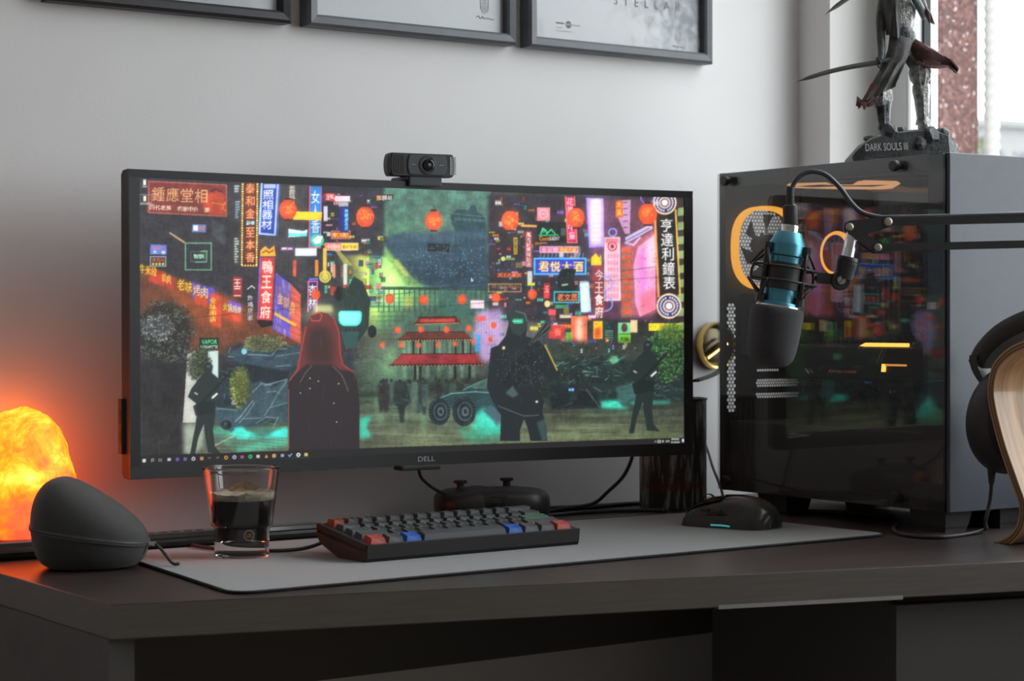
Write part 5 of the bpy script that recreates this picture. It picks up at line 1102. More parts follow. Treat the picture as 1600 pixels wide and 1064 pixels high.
for k in range(15):
    th = math.pi/2*k/14; sc = math.cos(th)**0.80 if k < 14 else 0.0
    ring_ = []
    for x, y, _ in case_ring(0, 0):
        hx = 0.050*(1.0 - 0.10*((x*sc+0.012)/0.06)**2) if x*sc < -0.012 else 0.050-0.55*max(0, x*sc+0.012)**1.15
        cx = -0.020*(1-sc)
        ring_.append((x*sc+cx, y*sc, seam_z(x*sc+cx)+0.0042+(max(hx, 0.006)+0.006)*math.sin(th)**0.85))
    rings.append(ring_)
vs = loft(bm, rings[:-1], cap=True); obj('upper_shell', bm, M_fab, zcse, smooth=50)
M_zip = mat('zip_tape', (0.085, 0.085, 0.085), 0.5)
bm = NB(); rings = []
for o1, z1 in ((0.990, -0.0008), (1.020, -0.0004), (1.026, 0.0014), (1.010, 0.0021), (1.026, 0.0028), (1.020, 0.0046), (0.990, 0.0050)):
    rings.append([(x*o1, y*o1, seam_z(x)+z1) for x, y, _ in case_ring(0, 0)])
loft(bm, rings, cap=False); obj('zipper', bm, M_zip, zcse, smooth=50)
tipz = seam_z(0.0625)+0.002
bm = NB(); box(bm, (0.0635, -0.010, tipz-0.003), (0.0720, -0.004, tipz+0.002), 0.001); sl = obj('zip_slider', bm, M_chrome, zcse)
bm = NB(); tube(bm, [(0.0710, -0.008, tipz), (0.079, -0.012, tipz-0.006), (0.092, -0.020, 0.0065), (0.100, -0.024, 0.0062)], 0.0018, 8); obj('pull_cord', bm, mat('braided_cord', (0.07, 0.07, 0.07), 0.5, noise=(900, .9)), sl, smooth=True)

# ------------------------------------------------------------------ coffee glass
cg = empty('coffee_glass', (1.0502, 2.1072, MZ), (0, 0, 0), 'clear tumbler of black coffee with cream foam on the mat', 'glass')
M_glass = mat('clear_glass', (0.97, 0.98, 0.97), 0.0, trans=1.0, ior=1.46)
H_g = 0.1005
outer = [(0.0, 0.0006), (0.0270, 0.0006), (0.0296, 0.0), (0.0306, 0.0016), (0.0310, 0.018), (0.0314, 0.0330), (0.0340, 0.0350), (0.0346, 0.0365), (0.0352, 0.042), (0.0354, 0.0438), (0.0431, H_g-0.0030), (0.0434, H_g-0.0008), (0.0432, H_g+0.0002), (0.0428, H_g+0.0006)]
inner = [(0.0422, H_g+0.0002), (0.0418, H_g-0.0008), (0.0415, H_g-0.0030), (0.0338, 0.0445), (0.0336, 0.0428), (0.0326, 0.0362), (0.0296, 0.0338), (0.0290, 0.0200), (0.0265, 0.0172), (0, 0.0168)]
bm = NB(); lathe(bm, outer+inner, 72); obj('tumbler', bm, M_glass, cg, smooth=28)
def inner_r(z):
    pr = [(0.0290, 0.0200), (0.0296, 0.0338), (0.0326, 0.0362), (0.0336, 0.0428), (0.0418, H_g)]
    for (r0, z0), (r1, z1) in zip(pr[:-1], pr[1:]):
        if z0 <= z <= z1: return r0+(r1-r0)*(z-z0)/(z1-z0)
    return pr[0][0]
M_cof = mat('black_coffee', (0.022, 0.015, 0.012), 0.2)
bm = NB(); lathe(bm, [(0, 0.0171), (0.0262, 0.0174), (0.0288, 0.0202), (0.0294, 0.0338), (0.0324, 0.0362), (0.0334, 0.0428), (inner_r(0.0640)-.0002, 0.0640), (0, 0.0640)], 64); obj('coffee', bm, M_cof, cg, smooth=50)
M_foam = mat('cream_foam', (0.60, 0.50, 0.37), 0.8, noise=(120, 0.28), bump=(420, 0.7))
bm = NB(); NF = 96; rings = []
random.seed(9)
edge = []
for k in range(NF):
    a = 2*math.pi*k/NF
    edge.append(0.0725+0.0035*mnoise.noise(Vector((math.cos(a)*4, math.sin(a)*4, 1.3)))+0.0016*mnoise.noise(Vector((math.cos(a)*16, math.sin(a)*16, 4.3))))
rings.append([((inner_r(0.0641)-.0003)*math.cos(2*math.pi*k/NF), (inner_r(0.0641)-.0003)*math.sin(2*math.pi*k/NF), 0.0641) for k in range(NF)])
rings.append([((inner_r(0.069)-.0003)*math.cos(2*math.pi*k/NF), (inner_r(0.069)-.0003)*math.sin(2*math.pi*k/NF), 0.069) for k in range(NF)])
rings.append([((inner_r(edge[k])-.0003)*math.cos(2*math.pi*k/NF), (inner_r(edge[k])-.0003)*math.sin(2*math.pi*k/NF), edge[k]) for k in range(NF)])
for sc in (0.94, 0.7, 0.4, 0.12):
    rings.append([((0.0365)*sc*math.cos(2*math.pi*k/NF), 0.0365*sc*math.sin(2*math.pi*k/NF), 0.0705+0.0012*mnoise.noise(Vector((sc*9*math.cos(2*math.pi*k/NF), sc*9*math.sin(2*math.pi*k/NF), 0)))) for k in range(NF)])
loft(bm, rings); obj('foam', bm, M_foam, cg, smooth=True)
# foam residue high on the far inside wall
M_cara = mat('caramel_foam', (0.42, 0.27, 0.13), 0.8, noise=(200, 0.3), bump=(400, 0.5))
bm = NB(); aa = math.radians(58); rings = []
for j in range(5):
    zz_ = 0.0715+j*0.0022
    rings.append([((inner_r(zz_)-0.0004-0.0003*j % 2)*math.cos(aa-0.62*(1-j*0.19)+1.24*(1-j*0.19)*k/14), (inner_r(zz_)-0.0004)*math.sin(aa-0.62*(1-j*0.19)+1.24*(1-j*0.19)*k/14), zz_+0.0008*mnoise.noise(Vector((k*.7, j, 2)))) for k in range(15)])
loft(bm, rings, cap=False, closed=False); obj('foam_residue', bm, M_cara, cg, smooth=True)
# round printed emblem facing the viewer
ea = math.atan2(-2.1072, -1.0502)+0.26
M_emb = mat('bronze_print', (0.38, 0.24, 0.14), 0.5)
def on_cyl(dx, dz, z0=0.0262, r=0.03155):
    a = ea+dx/r; return Vector((r*math.cos(a), r*math.sin(a), z0+dz))
bm = NB()
for r0, r1 in ((0.0052, 0.0061), (0.0, 0.0)):
    if r1 == 0: continue
    n = 32; A = [bm.verts.new(on_cyl(r0*math.cos(2*math.pi*k/n), r0*math.sin(2*math.pi*k/n))) for k in range(n)]; B = [bm.verts.new(on_cyl(r1*math.cos(2*math.pi*k/n), r1*math.sin(2*math.pi*k/n))) for k in range(n)]
    for k in range(n): bm.faces.new((A[k], A[(k+1) % n], B[(k+1) % n], B[k]))
tt = text_bm('US', 0.0066, 0.0046, Matrix.Identity(4))
for v in tt.verts: v.co = on_cyl(v.co.x-0.0033, v.co.y-0.0023)
me_ = bpy.data.meshes.new('t'); tt.to_mesh(me_); tt.free(); bm.from_mesh(me_); bpy.data.meshes.remove(me_)
tag(obj('emblem', bm, M_emb, cg), 'small round bronze print reading US')

# ------------------------------------------------------------------ soundbar at the wall side
sb = empty('soundbar', (1.02, 2.262, DZ), (0, 0, 0.02), 'slim black soundbar lying behind the mat, left of the keyboard', 'soundbar')
bm = NB(); rings = []
secb = [(-0.020, 0.001), (-0.0225, 0.004), (-0.0225, 0.0085), (-0.019, 0.0115), (-0.012, 0.0125), (-0.008, 0.0165), (0.016, 0.0172), (0.019, 0.014), (0.019, 0.001)]
loft(bm, [[(x, y*s, 0.0002+z*s) for y, z in secb] for x, s in ((-0.222, 0.9), (-0.218, 1), (0.218, 1), (0.222, 0.9))]); obj('housing', bm, M_glossb, sb, smooth=30)
bm = NB(); box(bm, (-0.214, -0.0080, 0.0163), (0.214, 0.0140, 0.0182), 0.0006); obj('speaker_cloth', bm, M_fab, sb)
for k in range(5):
    bm = NB(); box(bm, (-0.016+k*0.016, -0.004, 0.0180), (-0.008+k*0.016, 0.002, 0.0192), 0.0005); obj('button', bm, M_black, sb)

# ------------------------------------------------------------------ keyboard
KROT = math.atan2(1.9855-1.9676, 1.4317-1.1334)
kb = empty('mechanical_keyboard', (1.1334, 1.9676, MZ), (0, 0, KROT), 'compact black mechanical keyboard with red, blue and green accent keys', 'keyboard')
KW, KD = 0.2990, 0.1060
M_kc = mat('keyboard_case', (0.036, 0.033, 0.031), 0.45)
bm = NB()
sec = [(0.004, 0.0), (0.0595, 0.0), (0.098, 0.0135), (0.104, 0.020), (KD, 0.0345), (KD-0.006, 0.0350), (KD-0.006, 0.0285), (0.006, 0.0135), (0.006, 0.0195), (0.0, 0.0190), (0.0015, 0.004)]
loft(bm, [[(x, y, z) for y, z in sec] for x in (0.0, 0.0015, KW-0.0015, KW)])
for xx0, xx1 in ((0.0, 0.006), (KW-0.006, KW)):
    pr = [(0.0, 0.0190), (0.006, 0.0195), (KD-0.006, 0.0350), (KD, 0.0345), (KD-0.001, 0.025), (0.001, 0.010)]
    loft(bm, [[(x, y, z) for y, z in pr] for x in (xx0, xx1)])
obj('case', bm, M_kc, kb, smooth=25)
def key_mat(n, c): return mat(n, c, 0.42, bump=(1500, 0.05))
K_dark = key_mat('keycap_charcoal', (0.052, 0.056, 0.062)); K_grey = key_mat('keycap_slate', (0.072, 0.076, 0.086)); K_red = key_mat('keycap_red', srgb(190, 74, 62)); K_blue = key_mat('keycap_blue', srgb(28, 92, 190)); K_green = key_mat('keycap_green', srgb(62, 120, 88)); K_or = key_mat('keycap_rust', srgb(150, 70, 40))
KU = 0.01905; ta = math.atan2(0.0345-0.0190, KD-0.006)
keymesh = {}
def keycap_mesh(wu, row, m):
    key = (wu, row, m.name)
    if key in keymesh: return keymesh[key]
    hgt = {0: 0.0122, 1: 0.0106, 2: 0.0098, 3: 0.0100, 4: 0.0104}[row]; tilt = {0: 0.10, 1: 0.05, 2: -0.02, 3: -0.10, 4: -0.12}[row]
    W = wu*KU-0.0009; D = KU-0.0009; tw = W-0.0062; td = D-0.0052; bm = NB()
    n = 7 if wu < 3 else 13
    bot = [(-W/2, -D/2), (W/2, -D/2), (W/2, D/2), (-W/2, D/2)]
    B = [bm.verts.new((x, y, 0)) for x, y in bot]
    # dished top as a small grid
    ny = 4; top = []
    for j in range(ny):
        rowv = []
        for i in range(n):
            x = -tw/2+tw*i/(n-1); y = -td/2+td*j/(ny-1)+0.0012
            dish = -0.0011*(1-(2*i/(n-1)-1)**2) if wu < 3 else 0.0006*(1-(2*j/(ny-1)-1)**2)
            if j in (0, ny-1) or i in (0, n-1): dish *= 0.75
            rowv.append(bm.verts.new((x, y, hgt+tilt*y*-1+dish)))
        top.append(rowv)
    for j in range(ny-1):
        for i in range(n-1): bm.faces.new((top[j][i], top[j][i+1], top[j+1][i+1], top[j+1][i]))
    fr_ = top[0]; bk = top[-1][::-1]; lf = [top[j][0] for j in range(ny)][::-1]; rt = [top[j][-1] for j in range(ny)]
    bm.faces.new([B[0], B[1]]+fr_[::-1]); bm.faces.new([B[1], B[2]]+rt[::-1]); bm.faces.new([B[2], B[3]]+bk[::-1]); bm.faces.new([B[3], B[0]]+lf[::-1]); bm.faces.new(B[::-1])
    bmesh.ops.recalc_face_normals(bm, faces=bm.faces)
    me = bpy.data.meshes.new('keycap'); bm.to_mesh(me); bm.free(); me.materials.append(m); keymesh[key] = me
    return me
rows = [[1]*13+[2], [1.5]+[1]*12+[1.5], [1.75]+[1]*11+[2.25], [2.25]+[1]*10+[2.75], [1.25, 1.25, 1.25, 6.25, 1.25, 1.25, 1.25, 1.25]]
for r, widths in enumerate(rows):
    yb = KD-0.0055-(r+0.5)*KU-0.0002; x = (KW-15*KU)/2
    for i, wu in enumerate(widths):
        m = K_dark
        if r == 4: m = [K_red, K_grey, K_blue, K_dark, K_blue, K_grey, K_grey, K_red][i]
        elif r == 2 and i == len(widths)-1: m = K_green
        elif r == 0 and i == 0: m = K_or
        elif wu > 1: m = K_grey
        o = bpy.data.objects.new('keycap', keycap_mesh(wu, r, m)); COL.objects.link(o); o.parent = kb
        o.location = (x+wu*KU/2, yb, 0.0140+0.0012+(yb-0.006)*math.tan(ta)); o.rotation_euler = (ta, 0, 0)
        x += wu*KU
bm = NB(); tube(bm, [(0.030, KD-0.004, 0.017), (0.026, KD+0.012, 0.014), (0.00, KD+0.03, 0.004), (-0.04, KD+0.05, 0.0026), (-0.07, KD+0.10, 0.0026), (-0.075, KD+0.155, 0.0026)], 0.0022, 8); obj('cable', bm, M_rubber, kb, smooth=True)

# ------------------------------------------------------------------ game controller
gp = empty('game_controller', (1.520, 2.305, DZ), (0, 0, -0.50), 'matte black game controller lying behind the keyboard', 'game controller')
M_gp = mat('controller_shell', (0.032, 0.031, 0.030), 0.36)
bm = NB(); rings = []
for k in range(29):
    t_ = -1+2*k/28; x = 0.0775*math.sin(t_*math.pi/2)
    a = abs(t_)
    hz = 0.0215*(1-0.34*a**2.2)*math.sqrt(max(0.0, 1-a**6)) + 0.0004
    yc = 0.004+0.026*a**1.8; hy = (0.036+0.012*math.sin(math.pi*min(1, a*1.05)))*math.sqrt(max(0.0, 1-a**5))+0.0004
    zc_ = 0.0245-0.004*a**2
    ring_ = []
    for j in range(28):
        q = 2*math.pi*j/28; c, s_ = math.cos(q), math.sin(q); ex = 0.72
        ring_.append((x, yc+hy*math.copysign(abs(c)**ex, c), zc_+hz*math.copysign(abs(s_)**ex, s_)))
    rings.append(ring_)
loft(bm, rings); obj('shell', bm, M_gp, gp, smooth=60)
bm = NB(); rings = []      # glossy bumper bridge on the near side
for k in range(17):
    t_ = -1+2*k/16; x = 0.052*t_; a = abs(t_)
    y0 = -0.0335+0.004*a*a; hz = 0.0125*(1-0.35*a**3)
    rings.append([(x, y0+dy, 0.0280+dz) for dy, dz in ((0.010, hz), (0.002, hz*0.95), (-0.0025, hz*0.4), (-0.003, -hz*0.4), (0.001, -hz), (0.010, -hz))])
loft(bm, rings); br = obj('bumper', bm, M_glossb, gp, smooth=40)
bm = NB(); box(bm, (-0.008, -0.0372, 0.0280), (0.008, -0.0355, 0.0292), 0.0004); box(bm, (-0.006, -0.0372, 0.0305), (0.006, -0.0355, 0.0325), 0.0004); obj('port', bm, mat('port_grey', (0.06, 0.06, 0.06), 0.4), br)
for (x, y, z) in ((-0.044, -0.004, 0.0415), (0.020, 0.022, 0.0425)):
    bm = NB(); lathe(bm, [(0.0125, -0.004), (0.0125, 0.001), (0.0060, 0.0015), (0.0050, 0.004), (0.0050, 0.0095), (0.0086, 0.0105), (0.0092, 0.0122), (0.0086, 0.0140), (0.0060, 0.0136), (0, 0.0130)], 28, Matrix.Translation((x, y, z))); obj('thumbstick', bm, M_blackm, gp, smooth=40)
for k in range(4):
    a = k*math.pi/2; bm = NB(); lathe(bm, [(0.0046, -0.004), (0.0046, 0.0010), (0.0036, 0.0022), (0, 0.0024)], 18, Matrix.Translation((0.046+0.0105*math.cos(a), -0.002+0.0105*math.sin(a), 0.0415))); obj('button', bm, M_glossb, gp, smooth=40)
bm = NB(); box(bm, (-0.029, 0.0195, 0.038), (-0.011, 0.0245, 0.0462), 0.001); box(bm, (-0.0225, 0.013, 0.038), (-0.0175, 0.031, 0.0462), 0.001); obj('direction_pad', bm, M_glossb, gp)
for x in (-0.010, 0.004): bm = NB(); lathe(bm, [(0.003, -0.003), (0.003, 0.001), (0, 0.0014)], 14, Matrix.Translation((x, -0.006, 0.0455))); obj('small_button', bm, M_glossb, gp, smooth=40)

# ------------------------------------------------------------------ mouse
ms = empty('computer_mouse', (1.722, 2.053, MZ), (0, 0, 0.30), 'black ergonomic mouse with a cyan light on the right of the mat', 'mouse')
bm = NB(); rings = []; ML = 0.128
for k in range(33):
    t_ = k/32; y = -ML/2+ML*(0.5-0.5*math.cos(math.pi*t_))          # -y is the palm end, +y the button end
    q = (y+ML/2)/ML
    h_ = 0.0395*(math.sin(math.pi*(0.08+0.80*q**0.62))**0.80) if q < 0.999 else 0.008
    h_ = max(0.006, h_); w_ = 0.0375*(1-0.16*math.sin(math.pi*q)*0.8)*max(0.05, (1-(2*q-1)**8))**0.5
    ring_ = []
    for j in range(28):
        a = 2*math.pi*j/28; c, s_ = math.cos(a), math.sin(a)
        x = w_*math.copysign(abs(c)**0.75, c); z = h_*max(0, s_)**0.70 if s_ > 0 else 0.0
        if s_ > 0: x *= (1-0.22*s_)
        if x < 0 and s_ <= 0.35: x *= 1.12           # thumb rest flares out
        ring_.append((x, y, 0.0008+z))
    rings.append(ring_)
loft(bm, rings); obj('shell', bm, mat('mouse_shell', (0.030, 0.029, 0.028), 0.24), ms, smooth=60)
bm = NB(); tube(bm, [(0.0005, -0.056, 0.0245), (0.0005, -0.042, 0.0352), (0.0005, -0.020, 0.0402), (0.0005, 0.010, 0.0392)], 0.0012, 6); obj('spine_groove', bm, M_glossb, ms, smooth=True)
for s in (-1, 1):
    bm = NB(); loft(bm, [[(s*(0.0035)+s*dx, y, z+dz) for dx, dz in ((0, 0), (0.0165, -0.004), (0.0165, -0.0055), (0, -0.002))] for y, z in ((0.006, 0.0402), (0.030, 0.0352), (0.050, 0.0275), (0.062, 0.0200))]); obj('button', bm, M_glossb, ms, smooth=40)
bm = NB(); lathe(bm, [(0.0105, -0.003), (0.0115, -0.002), (0.0115, 0.002), (0.0105, 0.003)], 24, Matrix.Translation((0, 0.036, 0.0285)) @ Matrix.Rotation(math.pi/2, 4, 'Y')); obj('scroll_wheel', bm, M_rubber, ms, smooth=40)
bm = NB(); tube(bm, [(-0.0410, -0.022, 0.0040), (-0.0412, -0.010, 0.0046), (-0.0405, 0.006, 0.0042)], 0.0012, 6); obj('light_strip', bm, mat('cyan_led', (0.02, 0.2, 0.2), 0.4, emit=srgb(60, 150, 150), estr=0.8), ms, smooth=True)
for k, y in enumerate((0.0, 0.018)):
    bm = NB(); box(bm, (-0.0372, y-0.007, 0.0195), (-0.0335, y+0.007, 0.0245), 0.001); obj('side_button', bm, M_glossb, ms)
cb0 = ROOTM[ms] @ Vector((0, 0.056, 0.016))
bm = NB(); tube(bm, [cb0, pt(1092, 795, 2.775), pt(1108, 787, 2.80), pt(1124, 782, 2.82), pt(1129, 774, 2.84), pt(1123, 754, 2.90), pt(1113, 728, 2.97), pt(1105, 702, 3.04), pt(1094, 676, 3.07), pt(1075, 640, 3.08)], 0.0019, 8); obj('cable', bm, M_rubber, ms, world=True, smooth=True)

# ------------------------------------------------------------------ printed tin behind the monitor
tin = empty('printed_tin', (1.846, 2.332, DZ), (0, 0, 0), 'dark cylindrical tin with a grey and red city print behind the monitor', 'tin')
M_tin = bpy.data.materials.new('city_print_tin'); M_tin.use_nodes = True; nt = M_tin.node_tree; b = nt.nodes['Principled BSDF']; b.inputs['Roughness'].default_value = 0.38; b.inputs['Metallic'].default_value = 0.0
tc = nt.nodes.new('ShaderNodeTexCoord'); mp_ = nt.nodes.new('ShaderNodeMapping'); mp_.inputs['Scale'].default_value = (1, 1, 0.12); nt.links.new(tc.outputs['Object'], mp_.inputs[0])
n1 = nt.nodes.new('ShaderNodeTexNoise'); n1.inputs['Scale'].default_value = 150; n1.inputs['Detail'].default_value = 4; nt.links.new(mp_.outputs[0], n1.inputs['Vector'])
r1 = nt.nodes.new('ShaderNodeValToRGB'); r1.color_ramp.elements[0].position = 0.50; r1.color_ramp.elements[0].color = (0.060, 0.055, 0.052, 1); r1.color_ramp.elements[1].position = 0.62; r1.color_ramp.elements[1].color = (0.42, 0.40, 0.37, 1); nt.links.new(n1.outputs['Fac'], r1.inputs[0])
sx = nt.nodes.new('ShaderNodeSeparateXYZ'); nt.links.new(tc.outputs['Object'], sx.inputs[0])
r2 = nt.nodes.new('ShaderNodeValToRGB'); e = r2.color_ramp.elements; e[0].position = 0.15; e[0].color = (0, 0, 0, 1); e[1].position = 0.27; e[1].color = (0, 0, 0, 1); q = e.new(0.21); q.color = (0.75, 0.75, 0.75, 1)
mr = nt.nodes.new('ShaderNodeMapRange'); mr.inputs[2].default_value = 0.16; nt.links.new(sx.outputs[2], mr.inputs[0]); nt.links.new(mr.outputs[0], r2.inputs[0])
mxr = nt.nodes.new('ShaderNodeMix'); mxr.data_type = 'RGBA'; nt.links.new(r2.outputs[0], mxr.inputs[0]); nt.links.new(r1.outputs[0], mxr.inputs[6]); mxr.inputs[7].default_value = (0.17, 0.040, 0.034, 1); nt.links.new(mxr.outputs[2], b.inputs['Base Color'])
bm = NB(); lathe(bm, [(0, 0.0005), (0.047, 0.0005), (0.048, 0.002), (0.048, 0.155), (0.0465, 0.156), (0.0465, 0.004), (0, 0.004)], 56); obj('body', bm, M_tin, tin, smooth=40)
bm = NB(); tube(bm, [(0.0482*math.cos(2*math.pi*k/48), 0.0482*math.sin(2*math.pi*k/48), 0.1555) for k in range(48)], 0.0016, 8, smooth=False, closed=True); obj('rim', bm, mat('dark_tin_rim', (0.09, 0.085, 0.08), 0.35, metal=0.6), tin, smooth=True)
bm = NB()      # outline of a car in the print
ca0 = math.atan2(-2.332, -1.846)
def on_tin(dx, z): a = ca0+dx/0.0485; return Vector((0.0485*math.cos(a), 0.0485*math.sin(a), z))
tube(bm, [on_tin(x, z) for x, z in ((-0.030, 0.030), (-0.022, 0.036), (-0.010, 0.047), (0.010, 0.049), (0.021, 0.040), (0.030, 0.036))], 0.0006, 5); tube(bm, [on_tin(x, z) for x, z in ((-0.022, 0.036), (0.0, 0.036), (0.021, 0.037))], 0.0004, 5); tube(bm, [on_tin(x, z) for x, z in ((0.0, 0.036), (0.002, 0.048))], 0.0004, 5)
obj('car_print', bm, mat('red_print', (0.16, 0.030, 0.022), 0.5), tin)

# ------------------------------------------------------------------ brass cable outlet on the wall, cables
gc = Vector((2.014, wall_y(2.014), CAMZ-0.039))
gr = empty('cable_outlet', gc, (0, 0, WA), 'round brass-rimmed cable outlet on the wall beside the computer case', 'cable outlet')
Mw = Matrix(((0.88, 0, 0, 0), (0, 0, -1, 0), (0, 0.88, 0, 0), (0, 0, 0, 1)))
bm = NB(); lathe(bm, [(0.0405, 0.001), (0.0415, 0.010), (0.0395, 0.0150), (0.0355, 0.0135), (0.0345, 0.004), (0.0345, 0.001)], 48, Mw); obj('rim', bm, M_brass, gr, smooth=40)
bm = NB(); lathe(bm, [(0, 0.0012), (0.0346, 0.0012), (0.0346, 0.003), (0.028, 0.006), (0, 0.003)], 40, Mw); obj('dish', bm, mat('dark_bronze', (0.10, 0.08, 0.05), 0.3, metal=0.8), gr, smooth=40)
bm = NB(); box(bm, (-0.030, -0.0145, -0.010), (0.020, -0.005, -0.002), 0.002, M=Matrix.Rotation(-0.5, 4, 'Y')); obj('cross_bar', bm, M_brass, gr)
bm = NB()
for d in (-0.003, 0.003): tube(bm, [(0.010+d, -0.012, 0.012), (-0.004+d, -0.030, -0.002), (-0.035+d, -0.055, -0.036), (-0.10+d, -0.075, -0.05)], 0.0024, 8)
obj('cables', bm, M_rubber, gr, smooth=True)
def cable(label, pts, r=0.0026):
    bm = NB(); tube(bm, pts, r, 8); o = obj('cable', bm, M_rubber, None, smooth=True); tag(o, label, 'cable', 'loose black cables on the desk'); return o
zt = DZ+0.0028
cable('black cable hanging in a curve from the monitor to the desk', [pt(990, 690, 2.875), pt(987, 716, 2.88), pt(974, 744, 2.89), pt(950, 768, 2.90), pt(926, 787, 2.91), (1.668, 2.352, zt+0.004), (1.64, 2.358, zt), (1.56, 2.362, zt)])
cable('black cable drooping from the monitor to the game controller', [tuple(mon_world(0.010, 0.035, 0.04)), (1.411, 2.316, CAMZ-0.195), (1.424, 2.318, DZ+0.055), (1.452, 2.322, DZ+0.040), (1.487, 2.325, DZ+0.032)], 0.0022)
cable('upper of three black cables lying against the wall left of the tin', [(1.60, 2.372, zt), (1.66, 2.385, zt+0.002), (1.74, 2.392, zt), (1.88, 2.396, zt)])
cable('middle of three black cables lying left of the tin', [(1.56, 2.338, zt), (1.63, 2.356, zt), (1.72, 2.372, zt), (1.80, 2.388, zt-0.0002), (1.95, 2.386, zt)])
cable('lowest of three black cables, nearest the mat, left of the tin', [(1.38, 2.315, zt-.0002), (1.55, 2.300, zt), (1.60, 2.306, zt), (1.68, 2.320, zt), (1.76, 2.300, zt), (1.79, 2.276, zt)])
cable('black cable lying behind the tin along the wall by the case', [(1.86, 2.245, zt), (1.885, 2.200, zt), (1.888, 2.150, zt)], 0.0022)
# ------------------------------------------------------------------ PC tower
PCX, PCY = 1.896, 1.8476
PW, PD, PF, PH = 0.21, 0.44, 0.0264, 0.45
pc = empty('computer_case', (PCX, PCY, DZ), (0, 0, 0), 'tall black computer case with a glass side and orange lit fans', 'computer case')
B0, B1 = PF, PF+PH
M_pcb = mat('case_black_steel', (0.060, 0.058, 0.060), 0.5)
M_pcf = mat('slate_front_panel', (0.068, 0.077, 0.094), 0.42, noise=(60, 0.04))
M_int = mat('case_interior', (0.075, 0.073, 0.075), 0.55)
bm = NB(); box(bm, (0, 0.0, B1-0.012), (PW, PD, B1), 0.0015); obj('top_panel', bm, M_pcb, pc)
bm = NB(); box(bm, (0, 0.0, B0), (PW, PD, B0+0.010), 0.0015); obj('bottom_panel', bm, M_pcb, pc)
bm = NB(); box(bm, (PW-0.003, 0.002, B0+0.009), (PW, PD-0.002, B1-0.011)); obj('side_panel', bm, M_pcb, pc)
bm = NB(); box(bm, (0, 0.0, B0+0.009), (PW, 0.012, B1-0.011)); box(bm, (0, 0.012, B0+0.01), (0.010, 0.024, B1-0.012)); obj('front_chassis', bm, M_pcb, pc)
bm = NB(); box(bm, (0.0006, -0.006, B0), (PW-0.0006, -0.0002, B1), 0.0012); obj('front_panel', bm, M_pcf, pc)
# rear panel: steel plate with rectangular openings filled with honeycomb mesh
HOLES = [(0.017, 0.137, PF+0.285, PF+0.405), (0.0115, 0.0310, PF+0.108, PF+0.268), (0.066, 0.150, PF+0.1655, PF+0.1715), (0.066, 0.150, PF+0.1430, PF+0.1585), (0.066, 0.150, PF+0.1270, PF+0.1390), (0.140, 0.150, PF+0.222, PF+0.266)]
def plate_with_holes(bm, x0, x1, z0, z1, y0, y1, holes):
    xs = sorted({x0, x1} | {h[0] for h in holes} | {h[1] for h in holes}); zs = sorted({z0, z1} | {h[2] for h in holes} | {h[3] for h in holes})
    for a, b_ in zip(xs[:-1], xs[1:]):
        for c, d in zip(zs[:-1], zs[1:]):
            mx_, mz_ = (a+b_)/2, (c+d)/2
            if any(h[0] < mx_ < h[1] and h[2] < mz_ < h[3] for h in holes): continue
            box(bm, (a, y0, c), (b_, y1, d))
bm = NB(); plate_with_holes(bm, 0.0, PW, B0, B1, PD-0.002, PD, HOLES); obj('rear_panel', bm, M_pcb, pc)
def honey(bm, h, y, pitch=0.0058, hole=0.0025, test=None):
    r = pitch/math.sqrt(3); row = 0; z = h[2]-pitch
    while z < h[3]+pitch:
        x = h[0]-pitch+(pitch/2 if row % 2 else 0)
        while x < h[1]+pitch:
            inside = h[0]+hole < x < h[1]-hole and h[2]+hole*0.8 < z < h[3]-hole*0.8 and (test is None or test(x, z))
            O = [(min(max(x+r*math.sin(math.pi/3*k), h[0]), h[1]), min(max(z+r*math.cos(math.pi/3*k), h[2]), h[3])) for k in range(6)]
            if max(o[0] for o in O)-min(o[0] for o in O) > 1e-4 and max(o[1] for o in O)-min(o[1] for o in O) > 1e-4:
                ov = [bm.verts.new((a, y, c)) for a, c in O]
                if inside:
                    iv = [bm.verts.new((x+hole*math.sin(math.pi/3*k), y, z+hole*math.cos(math.pi/3*k))) for k in range(6)]
                    for k in range(6): bm.faces.new((ov[k], ov[(k+1) % 6], iv[(k+1) % 6], iv[k]))
                else: bm.faces.new(ov)
            x += pitch
        z += pitch*math.sqrt(3)/2; row += 1
bm = NB()
fcx, fcz = 0.077, PF+0.345
def fan_test(x, z):
    d = math.hypot(x-fcx, z-fcz); return 0.020 < d < 0.056
honey(bm, HOLES[0], PD-0.001, test=fan_test); honey(bm, HOLES[1], PD-0.001)
for h in HOLES[2:]: honey(bm, h, PD-0.001, pitch=0.0046, hole=0.0019)
obj('vent_mesh', bm, M_pcb, pc)
# glass side with painted border, thumb screws
M_tg = bpy.data.materials.new('smoked_glass'); M_tg.use_nodes = True
nt = M_tg.node_tree; nt.nodes.clear()
o_ = nt.nodes.new('ShaderNodeOutputMaterial'); mx = nt.nodes.new('ShaderNodeMixShader'); tr = nt.nodes.new('ShaderNodeBsdfTransparent'); gl = nt.nodes.new('ShaderNodeBsdfGlossy'); fr = nt.nodes.new('ShaderNodeFresnel')
two_sided_ior(nt, fr, 1.62); gl.inputs['Roughness'].default_value = 0.015; gl.inputs[0].default_value = (0.9, 0.9, 0.9, 1); tr.inputs[0].default_value = (0.86, 0.86, 0.86, 1)
dm = nt.nodes.new('ShaderNodeMixShader'); dm.inputs[0].default_value = 0.05; df = nt.nodes.new('ShaderNodeBsdfDiffuse'); df.inputs[0].default_value = (0.5, 0.49, 0.48, 1)   # pale haze mixed into the glass colour to lift the dark interior
nt.links.new(tr.outputs[0], dm.inputs[1]); nt.links.new(df.outputs[0], dm.inputs[2])
